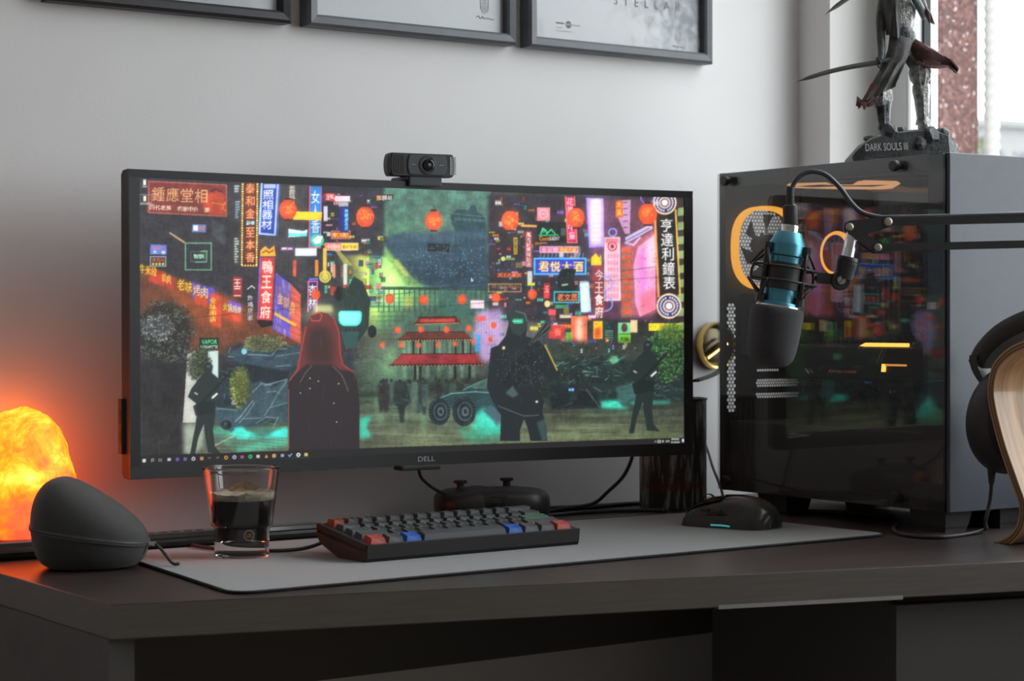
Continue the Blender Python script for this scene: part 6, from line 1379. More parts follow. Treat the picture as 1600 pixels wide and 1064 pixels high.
nt.links.new(fr.outputs[0], mx.inputs[0]); nt.links.new(dm.outputs[0], mx.inputs[1]); nt.links.new(gl.outputs[0], mx.inputs[2]); nt.links.new(mx.outputs[0], o_.inputs[0])
bm = NB(); box(bm, (-0.0045, 0.0, B0+0.001), (-0.0005, PD, B1-0.001), 0.0005); gp_ = obj('glass_panel', bm, M_tg, pc)
bm = NB(); plate_with_holes(bm, -0.0003, 0.0, B0, B1, 0.0, PD, [])
bm.free(); bm = NB()
for (y0, y1, z0, z1) in ((0, PD, B1-0.020, B1-0.001), (0, PD, B0+0.001, B0+0.016), (PD-0.012, PD, B0, B1), (0, 0.030, B0, B1)): box(bm, (-0.0003, y0, z0), (0.0012, y1, z1))
obj('painted_border', bm, mat('black_glass_paint', (0.055, 0.054, 0.055), 0.4), gp_)
Mnx = lambda x, y, z: Matrix(((0, 0, -1, x), (0, 1, 0, y), (1, 0, 0, z), (0, 0, 0, 1)))
for y in (0.078, 0.414):
    for z in (B1-0.012, B0+0.014):
        bm = NB(); lathe(bm, [(0.0050, 0), (0.0050, 0.004), (0.0072, 0.0045), (0.0074, 0.010), (0.0064, 0.0115), (0, 0.0115)], 24, Mnx(-0.0045, y, z)); obj('thumb_screw', bm, M_black, pc, smooth=40)
# interior
TX = 0.149
bm = NB(); box(bm, (TX, 0.03, B0+0.01), (TX+0.003, PD-0.002, B1-0.012)); obj('board_tray', bm, mat('gloss_dark_tray', (0.030, 0.028, 0.028), 0.06, spec=1.0, coat=1.0), pc)
bm = NB(); box(bm, (0.012, 0.03, B0+0.01), (TX, PD-0.003, PF+0.098), 0.002); obj('power_supply_shroud', bm, M_int, pc)
M_ring = mat('orange_led_ring', (0.5, 0.2, 0.03), 0.5, emit=srgb(255, 178, 66), estr=1.35)
bm = NB(); rings = []
for rr, yy in ((0.0590, PD-0.004), (0.0595, PD-0.016), (0.0545, PD-0.017), (0.0535, PD-0.006)):
    rings.append([(fcx+rr*1.02*math.copysign(abs(math.cos(2*math.pi*k/48))**0.78, math.cos(2*math.pi*k/48)), yy, fcz+rr*1.02*math.copysign(abs(math.sin(2*math.pi*k/48))**0.78, math.sin(2*math.pi*k/48))) for k in range(48)])
rings.append(rings[0]); loft(bm, rings, cap=False); fan = obj('fan_ring', bm, M_ring, pc, smooth=40)
bm = NB(); Mfan = Matrix(((1, 0, 0, fcx), (0, 0, 1, PD-0.018), (0, -1, 0, fcz), (0, 0, 0, 1))); lathe(bm, [(0, -0.006), (0.018, -0.006), (0.020, -0.003), (0.020, 0.008), (0, 0.008)], 32, Mfan); obj('fan_hub', bm, M_int, fan, smooth=40)
for k in range(7):
    bm = NB(); rg = []
    for q in range(6):
        r_ = 0.019+0.031*q/5; a = 2*math.pi*k/7+0.22*q/5; wd = 0.30+0.05*q
        rg.append([Mfan @ Vector((r_*math.cos(a-wd/2), r_*math.sin(a-wd/2), -0.004)), Mfan @ Vector((r_*math.cos(a+wd/2), r_*math.sin(a+wd/2), 0.004)), Mfan @ Vector((r_*math.cos(a+wd/2), r_*math.sin(a+wd/2), 0.0055)), Mfan @ Vector((r_*math.cos(a-wd/2), r_*math.sin(a-wd/2), -0.0025))])
    loft(bm, rg); obj('fan_blade', bm, M_int, fan, smooth=40)
# rear connector shield beside the vent, expansion brackets
bm = NB(); box(bm, (0.036, PD-0.03, PF+0.19), (0.062, PD-0.002, PF+0.28), 0.002); obj('port_shield', bm, M_int, pc)
for z in (PF+0.1605, PF+0.1405): bm = NB(); box(bm, (0.060, PD-0.006, z), (0.149, PD-0.002, z+0.0015)); obj('slot_bracket', bm, M_int, pc)
# motherboard, memory, cooler, graphics card
bm = NB(); box(bm, (TX-0.006, 0.15, PF+0.115), (TX-0.003, 0.43, PF+0.40)); mb = obj('motherboard', bm, mat('black_circuit_board', (0.020, 0.020, 0.022), 0.12, spec=0.8, noise=(70, .5)), pc)
for k in range(4): bm = NB(); box(bm, (TX-0.045, 0.215-k*0.010, PF+0.225), (TX-0.006, 0.220-k*0.010, PF+0.36), 0.001); obj('memory_stick', bm, M_int, mb)
bm = NB(); box(bm, (TX-0.035, 0.36, PF+0.285), (TX-0.004, 0.40, PF+0.385), 0.004); obj('heat_sink', bm, M_int, mb)
pump = Matrix(((0, 0, -1, TX-0.006), (0, 1, 0, 0.312), (1, 0, 0, 0.361), (0, 0, 0, 1)))
bm = NB(); lathe(bm, [(0.030, 0), (0.030, 0.036), (0.026, 0.040), (0.0255, 0.037), (0, 0.036)], 36, pump); cl_ = obj('cooler_head', bm, M_int, pc, smooth=30)
bm = NB(); lathe(bm, [(0.0305, 0.033), (0.0315, 0.037), (0.0300, 0.041), (0.0265, 0.0415), (0.0262, 0.0395), (0.0295, 0.038)], 48, pump, close=True); obj('light_ring', bm, M_ring, cl_, smooth=40)
M_gpu = mat('graphics_card_shell', (0.030, 0.030, 0.031), 0.35)
M_led = mat('orange_led_strip', (0.4, 0.15, 0.03), 0.5, emit=srgb(255, 190, 84), estr=2.4); M_led2 = mat('dim_orange_led', (0.4, 0.15, 0.03), 0.5, emit=srgb(245, 160, 70), estr=1.2)
gpu_root = None
bm = NB(); box(bm, (0.060, 0.095, PF+0.158), (TX-0.002, 0.385, PF+0.2075), 0.004); gpu = obj('graphics_card', bm, M_gpu, pc)
def oy(px, X=PCX+0.059): return X/math.tan(YAW+math.atan((px-800)/FPX))-PCY
for (a, b_, z0, z1, m) in ((1352, 1402, 0.2055, 0.2105, M_led), (1404, 1419, 0.2055, 0.2105, M_led), (1383, 1416, 0.1800, 0.1825, M_led2)):
    bm = NB(); box(bm, (0.0575, oy(b_), PF+z0), (0.062, oy(a), PF+z1), 0.0008); obj('light_strip', bm, m, gpu)
bm = NB(); prism(bm, [(oy(1344), PF+0.2062), (oy(1353), PF+0.2055), (oy(1353), PF+0.2105)], 0.0575, 0.062, Matrix(((0, 0, 1, 0), (1, 0, 0, 0), (0, 1, 0, 0), (0, 0, 0, 1)))); obj('light_strip', bm, M_led, gpu)
bm = NB(); prism(bm, [(oy(1378), PF+0.172), (oy(1383), PF+0.172), (oy(1384), PF+0.1825), (oy(1379), PF+0.1825)], 0.0575, 0.062, Matrix(((0, 0, 1, 0), (1, 0, 0, 0), (0, 1, 0, 0), (0, 0, 0, 1)))); obj('light_strip', bm, M_led, gpu)
M_rog = mat('red_lettering', (0.30, 0.09, 0.06), 0.5, emit=srgb(190, 90, 70), estr=0.35)
bm = text_bm('REPUBLIC OF GAMERS', oy(1300)-oy(1338), 0.0034, Matrix(((0, 0, -1, 0.0592), (-1, 0, 0, oy(1300)), (0, 1, 0, PF+0.1690), (0, 0, 0, 1)))); obj('lettering', bm, M_rog, gpu)
bm = NB(); tube(bm, [(0.059, oy(1299), PF+0.1685), (0.059, oy(1296), PF+0.1720), (0.059, oy(1294), PF+0.1690), (0.059, oy(1298), PF+0.1732)], 0.0005, 5, smooth=False); obj('eye_logo', bm, M_rog, gpu)
# lit accent bar under the top panel
XB = PCX+0.075
def bar_pt(zx, zy):
    px, py = 1140+zx*0.188, 260+zy*0.188
    Yb = XB/math.tan(YAW+math.atan((px-800)/FPX)); dep_ = XB*_F.x+Yb*_F.y
    return (Yb-PCY, PF-0.0264+0.268-(py-500.6)/FPX*dep_)
barp = [bar_pt(*q) for q in ((480, 160), (545, 130), (750, 125), (830, 155), (1030, 158), (1090, 120), (1370, 128), (1400, 148), (1330, 190), (1250, 197), (900, 195), (560, 185))]
Myz = Matrix(((0, 0, 1, 0), (1, 0, 0, 0), (0, 1, 0, 0), (0, 0, 0, 1)))
M_bar = mat('amber_light_bar', (0.4, 0.2, 0.08), 0.5, emit=srgb(236, 172, 118), estr=1.0)
bm = NB(); prism(bm, barp, 0.073, 0.080, Myz); ab = obj('accent_light', bm, M_bar, pc)
bm = NB(); prism(bm, [bar_pt(*q) for q in ((560, 172), (760, 158), (1000, 165), (1330, 160), (1200, 176), (900, 172), (700, 180))], 0.0715, 0.0731, Myz); obj('dark_inlay', bm, M_int, ab)
bm = NB(); tube(bm, [(0.05, PD-0.05, B1-0.012), (0.05, 0.3, B1-0.016), (0.12, 0.1, B1-0.018)], 0.003, 6); obj('inner_cable', bm, M_rubber, pc, smooth=True)
# feet
def foot(x0, x1, y0, y1):
    bm = NB(); loft(bm, [[(x0+i, y0+i, z), (x1-i, y0+i, z), (x1-i, y1-i, z), (x0+i, y1-i, z)] for z, i in ((0.0, 0.006), (0.004, 0.0055), (0.0075, 0.004), (B0+0.002, 0.0))]); obj('foot', bm, M_black, pc)
foot(0.002, 0.050, 0.002, 0.066); foot(0.100, 0.206, 0.002, 0.066); foot(0.002, 0.050, 0.300, 0.362); foot(0.158, 0.206, 0.300, 0.362)
for k in range(4):
    bm = NB(); lathe(bm, [(0.0062, 0), (0.0058, 0.0016), (0.003, 0.0024), (0, 0.0024)], 20, Matrix.Translation((0.074+k*0.0175, 0.022, B1))); obj('top_button', bm, M_black, pc, smooth=40)
PCTOP = DZ+B1

# ------------------------------------------------------------------ warrior statuette on the case
SS = 0.000864
st = empty('warrior_statuette', (2.0, 2.03, PCTOP), (0, 0, -YAW), 'dark metal warrior statuette with two curved swords on a rock base', 'statuette')
def sp(px, py, y=0.0): return Vector(((px-1408)*SS, y, (260-py)*SS))
M_st = mat('statue_gunmetal', (0.085, 0.088, 0.092), 0.38, metal=0.55, noise=(90, 0.45), bump=(320, 0.6))
M_st2 = mat('statue_silver_armour', (0.26, 0.26, 0.25), 0.34, metal=0.65, noise=(160, 0.6), bump=(420, 0.9))
M_cloth = mat('statue_dark_cloth', (0.060, 0.056, 0.054), 0.6, noise=(60, 0.4), bump=(120, 0.4))
M_cape = mat('statue_red_brown_cape', (0.105, 0.050, 0.046), 0.6, noise=(60, 0.4), bump=(120, 0.4))
M_rock = mat('statue_rock', (0.044, 0.047, 0.049), 0.45, noise=(50, 0.5), bump=(160, 0.8))
# rock base
bm = NB(); rings = []
for px_, h_ in ((1325, 12), (1331, 20), (1342, 32), (1356, 41), (1375, 46), (1395, 50), (1415, 53), (1435, 54), (1455, 52), (1472, 46), (1484, 36), (1492, 14)):
    x = (px_-1408)*SS; h_ = h_*SS; n_ = mnoise.noise(Vector((px_*0.07, 0, 0)))*0.003
    k_ = 1.0 if 1340 < px_ < 1480 else 0.82
    rings.append([(x, y*k_+n_*(y > 0), z) for y, z in ((-0.050, 0.0), (-0.0465, h_*0.28), (-0.036, h_*0.92), (-0.018, h_), (0.012, h_*0.98), (0.036, h_*0.86), (0.047, h_*0.4), (0.050, 0.0))])
loft(bm, rings); obj('base', bm, M_rock, st, smooth=25)
bmt = text_bm('DARK SOULS III', 0.0560, 0.0115, Matrix(((1, 0, 0, -0.0565), (0.0, 0.42, -0.9, -0.0472), (0.035, 0.9, 0.44, 0.0150), (0, 0, 0, 1)))); 
obj('lettering', bmt, mat('silver_lettering', (0.55, 0.54, 0.52), 0.4, metal=0.5), st)
random.seed(21)
for (px_, py_, y, r_, sx_, sz_) in ((1404, 211, -0.004, 12, 1.1, .9), (1416, 217, -0.02, 11, 1.2, .7), (1446, 224, -0.028, 18, .9, 1.3), (1466, 222, -0.010, 15, 1.0, 1.25), (1480, 238, -0.018, 14, .9, 1.3), (1462, 212, 0.012, 12, 1.2, .8), (1366, 219, 0.006, 11, 1.5, .6), (1428, 232, -0.036, 13, .9, 1.1)):
    bm = NB(); bmesh.ops.create_icosphere(bm, subdivisions=2, radius=1.0); c = sp(px_, py_, y); sd = Vector((random.random()*9, random.random()*9, 0))
    for v in bm.verts:
        d = v.co.normalized(); f_ = 1+0.35*mnoise.noise(d*1.9+sd); v.co = c+Vector((d.x*r_*SS*sx_, d.y*r_*SS*1.0, d.z*r_*SS*sz_))*f_
    obj('rock', bm, M_rock, st, smooth=18)
# body: one continuous figure grown over a skeleton
J = [(1412, 72, 0, 17), (1409, 42, 0, 17), (1405, 12, 0, 21), (1406, -20, 0, 20), (1407, -42, 0, 9), (1408, -62, -.002, 14), (1408, -84, -.002, 11),
     (1399, 82, -.008, 16), (1378, 122, -.026, 15), (1369, 160, -.030, 12), (1373, 185, -.026, 10), (1376, 208, -.022, 8), (1389, 214, -.034, 6.5),
     (1424, 84, .006, 16), (1437, 116, .002, 13), (1438, 145, .004, 11), (1441, 172, .004, 9.5), (1443, 196, .003, 7.5), (1445, 208, -.014, 7),
     (1382, -16, -.004, 12), (1372, 38, -.012, 9), (1372, 88, -.022, 7), (1369, 103, -.028, 6),
     (1430, -16, .004, 12), (1447, 30, .004, 8), (1420, 2, -.030, 7), (1402, -22, -.042, 6)]
ED = [(0, 1), (1, 2), (2, 3), (3, 4), (4, 5), (5, 6), (0, 7), (7, 8), (8, 9), (9, 10), (10, 11), (11, 12), (0, 13), (13, 14), (14, 15), (15, 16), (16, 17), (17, 18), (3, 19), (19, 20), (20, 21), (21, 22), (3, 23), (23, 24), (24, 25), (25, 26)]
me = bpy.data.meshes.new('body'); me.from_pydata([tuple(sp(a, b_, c)) for a, b_, c, _ in J], ED, [])
tmp = bpy.data.objects.new('body', me); COL.objects.link(tmp)
sk = tmp.modifiers.new('skin', 'SKIN'); ss_ = tmp.modifiers.new('sub', 'SUBSURF'); ss_.levels = 2; ss_.render_levels = 2
for i, q in enumerate(J): me.skin_vertices[0].data[i].radius = (q[3]*SS*0.92, q[3]*SS*0.92)
me.skin_vertices[0].data[0].use_root = True
dg = bpy.context.evaluated_depsgraph_get(); nm = bpy.data.meshes.new_from_object(tmp.evaluated_get(dg)); bpy.data.objects.remove(tmp)
nm.shade_smooth(); nm.materials.clear(); nm.materials.append(M_st); nm.name = 'body'
bo = bpy.data.objects.new('body', nm); COL.objects.link(bo); bo.parent = st; ROOTM[bo] = ROOTM[st]
def plate_shell(name, p0, p1, rs, m, segs=20, flute=0.06, fl=7):
    """fluted armour shell around a limb"""
    bm = NB(); d = (p1-p0); n = len(rs); X_ = Vector((1, 0, 0)); zax = d.normalized(); X_ = (X_-zax*X_.dot(zax)).normalized(); Y_ = zax.cross(X_); rg = []
    for i, r_ in enumerate(rs):
        c = p0+d*(i/(n-1)); rg.append([c+(X_*math.cos(2*math.pi*k/segs)+Y_*math.sin(2*math.pi*k/segs))*r_*SS*(1+flute*math.cos(fl*2*math.pi*k/segs+i*0.3)) for k in range(segs)])
    loft(bm, rg); return obj(name, bm, m, st, smooth=30)
plate_shell('greave', sp(1439, 134, .004), sp(1443, 196, .003), (13, 13.6, 11.6, 11, 10.2, 9.6, 12.5), M_st2)
plate_shell('knee_guard', sp(1436, 96, .000), sp(1438, 136, .001), (9, 15, 16.5, 15, 9.5), M_st2, flute=0.10, fl=9)
plate_shell('greave', sp(1371, 160, -.030), sp(1376, 206, -.022), (13, 14.5, 12, 11, 10.5, 9, 11), M_st)
plate_shell('knee_guard', sp(1370, 140, -.030), sp(1369, 172, -.030), (12, 16, 17.5, 17, 12), M_st2, flute=0.09, fl=8)
plate_shell('chest_plate', sp(1404, 0, 0), sp(1409, 50, 0), (22, 24, 23, 20, 17), M_st2, flute=0.05, fl=13)
plate_shell('belt', sp(1410, 54, 0), sp(1411, 66, 0), (19, 20, 20, 19), M_st, flute=0.03, fl=11)
plate_shell('sabaton', sp(1443, 196, .000), sp(1445, 212, -.014), (10, 11, 10, 6), M_st2)
plate_shell('sabaton', sp(1377, 204, -.022), sp(1390, 217, -.036), (10, 12, 11, 6), M_st)
def sheet(name, rows_, m, th=0.0016, parent=None):
    bm = NB(); G = [[bm.verts.new(p) for p in r_] for r_ in rows_]
    for a, b_ in zip(G[:-1], G[1:]):
        for i in range(len(a)-1): bm.faces.new((a[i], a[i+1], b_[i+1], b_[i]))
    bmesh.ops.recalc_face_normals(bm, faces=bm.faces); bmesh.ops.solidify(bm, geom=bm.faces[:], thickness=th)
    return obj(name, bm, m, st, smooth=40)
def cloth(name, L, R, y0, y1, m, n=9, ridge=0.004, ragged=0.0, nw=9, bulge=-0.012):
    """cloth between a left and a right edge polyline (pixels), from top to bottom"""
    Ls = smooth_path([sp(*p) for p in L], 4); Rs = smooth_path([sp(*p) for p in R], 4); N_ = len(Ls); rows_ = []
    for i in range(N_):
        t_ = i/(N_-1); row_ = []
        for k in range(nw):
            u_ = k/(nw-1); p = Ls[i].lerp(Rs[i], u_); p.y = y0+(y1-y0)*t_+bulge*math.sin(math.pi*u_)+ridge*math.sin(u_*14+t_*3)*t_
            if i == N_-1 and ragged: p.z += (ragged if k % 2 else -ragged*0.6)*SS
            row_.append(p)
        rows_.append(row_)
    return sheet(name, rows_, m)
cloth('coat_skirt', [(1386, 55), (1378, 95), (1356, 135), (1336, 168)], [(1422, 68), (1412, 95), (1400, 118), (1388, 142)], -0.016, -0.044, M_cloth, bulge=-0.006)
cloth('ragged_hem', [(1352, 138), (1343, 155), (1331, 172)], [(1378, 142), (1364, 158), (1349, 170)], -0.040, -0.044, M_cape, ragged=8, nw=11, ridge=0.002, bulge=-0.003)
cloth('back_cape', [(1405, 70), (1396, 110), (1386, 150), (1377, 182)], [(1420, 85), (1411, 112), (1396, 140), (1385, 170)], 0.016, 0.022, M_cape, bulge=0.004)
bm = None
rows_ = []
for px_, a0, a1, yy in ((1418, 60, 96, -.006), (1428, 64, 102, -.012), (1442, 74, 108, -.016), (1456, 82, 110, -.012), (1470, 90, 109, -.006), (1482, 96, 108, .000), (1490, 104, 113, .004), (1496, 111, 117, .006)):
    rows_.append([sp(px_+3*math.sin(k), a0+(a1-a0)*k/6, yy+0.007*math.sin(k*1.1+px_*0.05)) for k in range(7)])
sheet('flying_cape', rows_, M_cape, 0.002)
cloth('coat_back', [(1375, -5), (1376, 25), (1380, 60)], [(1402, -5), (1402, 30), (1404, 70)], -0.020, -0.018, M_cloth, bulge=-0.012)
cloth('torn_sash', [(1432, 12), (1444, 24), (1450, 38)], [(1440, 10), (1452, 26), (1458, 40)], -0.01, -0.004, M_cape, ragged=3, nw=5, bulge=0)
def sword(hilt, tip, sag, wd):
    bm = NB(); rg = []; n = 18
    for i in range(n+1):
        t_ = i/n; p = hilt.lerp(tip, t_); p = p+Vector((0, 0, -sag*math.sin(math.pi*t_*0.9)))
        w_ = wd*(1-0.25*t_)*(1 if t_ < 0.85 else max(0.06, (1-t_)/0.15)); d = (tip-hilt).normalized(); nn = Vector((-d.z, 0, d.x)).normalized()
        rg.append([p+nn*w_, p+Vector((0, -0.0013, 0)), p-nn*w_, p+Vector((0, 0.0013, 0))])
    loft(bm, rg); s_ = obj('sword_blade', bm, mat('blade_steel', (0.12, 0.115, 0.11), 0.35, metal=0.7), st, smooth=40)
    bm = NB(); d = (hilt-tip).normalized(); tube(bm, [hilt, hilt+d*0.022], 0.0032, 8, smooth=False); lathe(bm, [(0.0075, -0.001), (0.0085, 0), (0.0075, 0.001)], 16, axis_matrix(hilt, d)); obj('hilt', bm, M_st, s_, smooth=40)
sword(sp(1366, 104, -0.030), sp(1237, 137, -0.045), 0.004*-1, 0.0036)
sword(sp(1396, -34, -0.044), sp(1278, 37, -0.055), 0.006*-1, 0.0038)

# ------------------------------------------------------------------ boom arm, shock mount, microphone
DM = 2.50; PXM = DM/FPX
boom = empty('microphone_arm', tuple(pt(1745, 500, DM).xy)+(DZ,), (0, 0, 0), 'black jointed boom arm reaching in from the right edge', 'microphone arm')
M_arm = mat('arm_black_metal', (0.036, 0.036, 0.037), 0.42)
def rectbar(bm, p, q, w_, d_):
    d = (q-p).normalized(); n_ = _F.cross(d).normalized(); f_ = d.cross(n_).normalized()
    loft(bm, [[c+n_*a*w_/2+f_*b_*d_/2 for a, b_ in ((-1, -1), (1, -1), (1, 1), (-1, 1))] for c in (p, q)])
for (a, b_) in (((1386, 347), (1745, 339)), ((1371, 387), (1745, 378))):
    bm = NB(); rectbar(bm, pt(*a, DM), pt(*b_, DM), 0.0090, 0.0090); obj('arm_bar', bm, M_arm, boom, world=True)
pl_poly = [(1319, 352), (1325, 345), (1338, 344), (1388, 338), (1396, 344), (1393, 354), (1352, 367), (1377, 380), (1378, 392), (1368, 397), (1356, 390), (1322, 364)]
pl_r = round_poly(pl_poly, 6)
for off in (-0.0075, 0.0055):
    bm = NB(); a = [bm.verts.new(pt(x, y, DM)+_F*off) for x, y in pl_r]; b2 = [bm.verts.new(pt(x, y, DM)+_F*(off+0.002)) for x, y in pl_r]
    bm.faces.new(a); bm.faces.new(b2[::-1])
    for k in range(len(a)): bm.faces.new((a[k], a[(k+1) % len(a)], b2[(k+1) % len(a)], b2[k]))
    obj('joint_plate', bm, M_arm, boom, world=True)
M_bolt = mat('warm_steel_bolt', (0.45, 0.42, 0.36), 0.4, metal=0.8)
for (x, y, r_) in ((1326, 355, 5.0), (1386, 347, 5.4), (1370, 387, 5.0)):
    bm = NB(); lathe(bm, [(r_*PXM*1.25, 0), (r_*PXM*1.2, 0.0012), (r_*PXM, 0.0018), (r_*PXM*0.55, 0.0024), (0, 0.0024)], 24, axis_matrix(pt(x, y, DM)-_F*0.0075, -_F)); obj('bolt', bm, M_bolt, boom, world=True, smooth=30)
bm = NB(); rod0 = pt(1335, 352, DM); rod1 = pt(1322, 412, DM); lathe(bm, [(0.0075, 0), (0.0075, (rod1-rod0).length)], 24, axis_matrix(rod0, rod1-rod0)); obj('chrome_rod', bm, M_chrome, boom, world=True, smooth=40)
ax = (rod1-rod0).normalized(); s0 = pt(1325, 403, DM)
bm = NB(); lathe(bm, [(0, -0.001), (0.0118, -0.001), (0.0124, 0.001), (0.0124, 0.004), (0.0116, 0.0045), (0.0124, 0.005), (0.0124, 0.009), (0.0120, 0.010), (0.0116, 0.022), (0.0108, 0.026), (0, 0.026)], 32, axis_matrix(s0, ax)); obj('sleeve', bm, M_arm, boom, world=True, smooth=30)
kn = pt(1313, 438, DM)
bm = NB(); lathe(bm, [(0, -0.008), (0.0108, -0.008), (0.0118, -0.006), (0.0118, 0.006), (0.0108, 0.008), (0, 0.008)], 32, axis_matrix(kn, -_F)); obj('knuckle', bm, M_arm, boom, world=True, smooth=30)
bm = NB(); lathe(bm, [(0.0052, 0.0075), (0.0050, 0.0100), (0, 0.0102)], 24, axis_matrix(kn, -_F)); sc_ = obj('screw', bm, M_bolt, boom, world=True, smooth=30)
bm = NB(); bx0 = kn-_F*0.0102; dd = (_R*0.7+_U*0.7).normalized(); rectbar(bm, bx0-dd*0.0045, bx0+dd*0.0045, 0.0008, 0.0006); obj('screw_slot', bm, M_gasket, sc_, world=True)
bm = NB(); e0, e1 = pt(1276, 434, DM), pt(1312, 437, DM); rectbar(bm, e0, e1, 0.0125, 0.010); obj('stub', bm, M_arm, boom, world=True)
bm = NB(); prism(bm, round_poly([(1737, 330), (1753, 330), (1753, 400), (1737, 400)], 5), 0, 1)
for v in bm.verts: v.co = pt(v.co.x, v.co.y, DM)+_F*(0.014*(v.co.z-0.5))
obj('elbow_plate', bm, M_arm, boom, world=True)
pb0 = pt(1745, 395, DM); bm = NB(); tube(bm, [pb0, Vector((pb0.x, pb0.y, DZ+0.05))], 0.009, 16, smooth=False); obj('post', bm, M_arm, boom, world=True, smooth=40)
bm = NB(); lathe(bm, [(0, 0), (0.034, 0), (0.034, 0.012), (0.020, 0.018), (0.016, 0.055), (0, 0.055)], 32, Matrix.Translation((pb0.x, pb0.y, DZ))); obj('desk_base', bm, M_arm, boom, world=True, smooth=40)
# microphone
mt_, mb_ = pt(1235, 353, DM), pt(1203, 560, DM)
max_ = (mb_-mt_).normalized(); MM = axis_matrix(mt_, max_, _R)
mic = empty('studio_microphone', mb_, (0, 0, 0), 'blue studio microphone hanging upside down with a black foam cover', 'microphone')
M_blue = mat('anodised_blue', (0.095, 0.315, 0.410), 0.33, metal=0.7)
k_ = PXM
bm = NB(); lathe(bm, [(0, -1*k_), (13.5*k_, -1*k_), (14*k_, 0), (14*k_, 11*k_), (0, 11*k_)], 36, MM); obj('collar', bm, M_chrome, mic, world=True, smooth=35)
bm = NB(); lathe(bm, [(0, 10*k_), (18.5*k_, 10*k_), (20*k_, 11.5*k_), (28*k_, 28*k_), (28.6*k_, 30*k_), (28.6*k_, 47*k_), (25.5*k_, 49*k_), (25.5*k_, 120*k_), (31*k_, 121*k_), (32*k_, 123*k_), (32*k_, 128*k_), (0, 128*k_)], 48, MM); obj('housing', bm, M_blue, mic, world=True, smooth=30)
bm = NB(); lathe(bm, [(32.2*k_, 125.5*k_), (34.2*k_, 126*k_), (34.6*k_, 128.5*k_), (32*k_, 130*k_)], 48, MM); obj('lower_ring', bm, M_chrome, mic, world=True, smooth=30)
M_foamb = mat('black_windscreen_foam', (0.045, 0.045, 0.052), 0.95, bump=(1300, 0.9), noise=(900, .35), sheen=0.35)
bm = NB(); lathe(bm, [(33*k_, 128*k_), (38*k_, 128.5*k_), (41*k_, 132*k_), (42*k_, 140*k_), (41*k_, 170*k_), (39*k_, 195*k_), (36*k_, 208*k_), (29*k_, 217*k_), (18*k_, 221*k_), (0, 222*k_)], 48, MM); obj('foam_windscreen', bm, M_foamb, mic, world=True, smooth=True)
cn0 = mt_-max_*1*k_; cn1 = pt(1235, 318, DM)
bm = NB(); cd = (cn1-cn0).normalized(); L_ = (cn1-cn0).length; lathe(bm, [(0, 0), (11.5*k_, 0), (12*k_, 1*k_), (12*k_, 30*k_), (9*k_, 31*k_), (8*k_, 33*k_), (0, 33*k_)], 28, axis_matrix(cn0, cd)); obj('plug', bm, M_black, mic, world=True, smooth=30)
bm = NB(); pr = []
for k in range(9): pr += [(6.6*k_, (33+k*3)*k_), (6.6*k_, (34.6+k*3)*k_), (5.0*k_, (35*1+k*3)*k_), (5.0*k_, (36+k*3)*k_)]
lathe(bm, pr, 18, axis_matrix(cn0, cd)); obj('strain_relief', bm, M_rubber, mic, world=True, smooth=30)
mcb = NB(); tube(mcb, [pt(1236, 300, DM), pt(1241, 286, DM), pt(1252, 274, DM), pt(1268, 268, DM), pt(1290, 273, DM), pt(1312, 293, DM), pt(1330, 317, DM), pt(1347, 332, DM), pt(1372, 339, DM), pt(1396, 339.6, DM), pt(1480, 338, DM), pt(1620, 334, DM)], 0.0030, 10)
obj('cable', mcb, mat('grey_cable_rubber', (0.060, 0.064, 0.072), 0.35), mic, world=True, smooth=True)
# shock mount
sm = empty('shock_mount', e0, (0, 0, 0), 'black wire spider shock mount gripping the blue microphone', 'shock mount')
def mp3(r_, ang, t_):
    return MM @ Vector((r_*k_*math.cos(ang), r_*k_*math.sin(ang), t_*k_))
bm = NB(); lathe(bm, [(26*k_, 58*k_), (29*k_, 58.5*k_), (29*k_, 100*k_), (26*k_, 100.5*k_)], 40, MM, close=True); obj('inner_sleeve', bm, M_arm, sm, world=True, smooth=30)
angs = [math.radians(a) for a in (158, 24, -60, -122)]
for a in angs:
    bm = NB(); c0 = mp3(33, a, 33); c1 = mp3(33, a, 119); tube(bm, [c0, c1], 0.0030, 10, smooth=False); obj('clamp_post', bm, M_arm, sm, world=True, smooth=40)
    bm = NB(); tt_ = mp3(33, a, 37); lathe(bm, [(0, -0.005), (0.0052, -0.005), (0.0052, 0.005), (0, 0.005)], 8, axis_matrix(tt_, max_)); obj('clip', bm, M_arm, sm, world=True)
    bm = NB(); tt_ = mp3(33, a, 117); lathe(bm, [(0, -0.005), (0.0058, -0.005), (0.0058, 0.005), (0, 0.005)], 8, axis_matrix(tt_, max_)); obj('clip', bm, M_arm, sm, world=True)
outer_a = [math.radians(a) for a in (-205, -155, -90, -25, 25, 90)]
for t_, rr in ((66, 54), (88, 56)):
    bm = NB(); tube(bm, [mp3(rr, a, t_) for a in outer_a], 0.0015, 8, smooth=False, closed=True); obj('wire_ring', bm, M_arm, sm, world=True, smooth=True)
for i, a in enumerate(outer_a):
    if i in (0, 3): 
        bm = NB(); tube(bm, [mp3(54, a, 66), mp3(57, a, 77), mp3(56, a, 88)], 0.0019, 8); obj('wire_link', bm, M_arm, sm, world=True, smooth=True)
for a in angs:
    for da in (-0.62, 0.62):
        bm = NB(); tube(bm, [mp3(34, a, 36), mp3(53, a+da, 66)], 0.0015, 8, smooth=False); obj('elastic', bm, M_rubber, sm, world=True, smooth=True)
        bm = NB(); tube(bm, [mp3(34, a, 117), mp3(54, a+da, 88)], 0.0015, 8, smooth=False); obj('elastic', bm, M_rubber, sm, world=True, smooth=True)
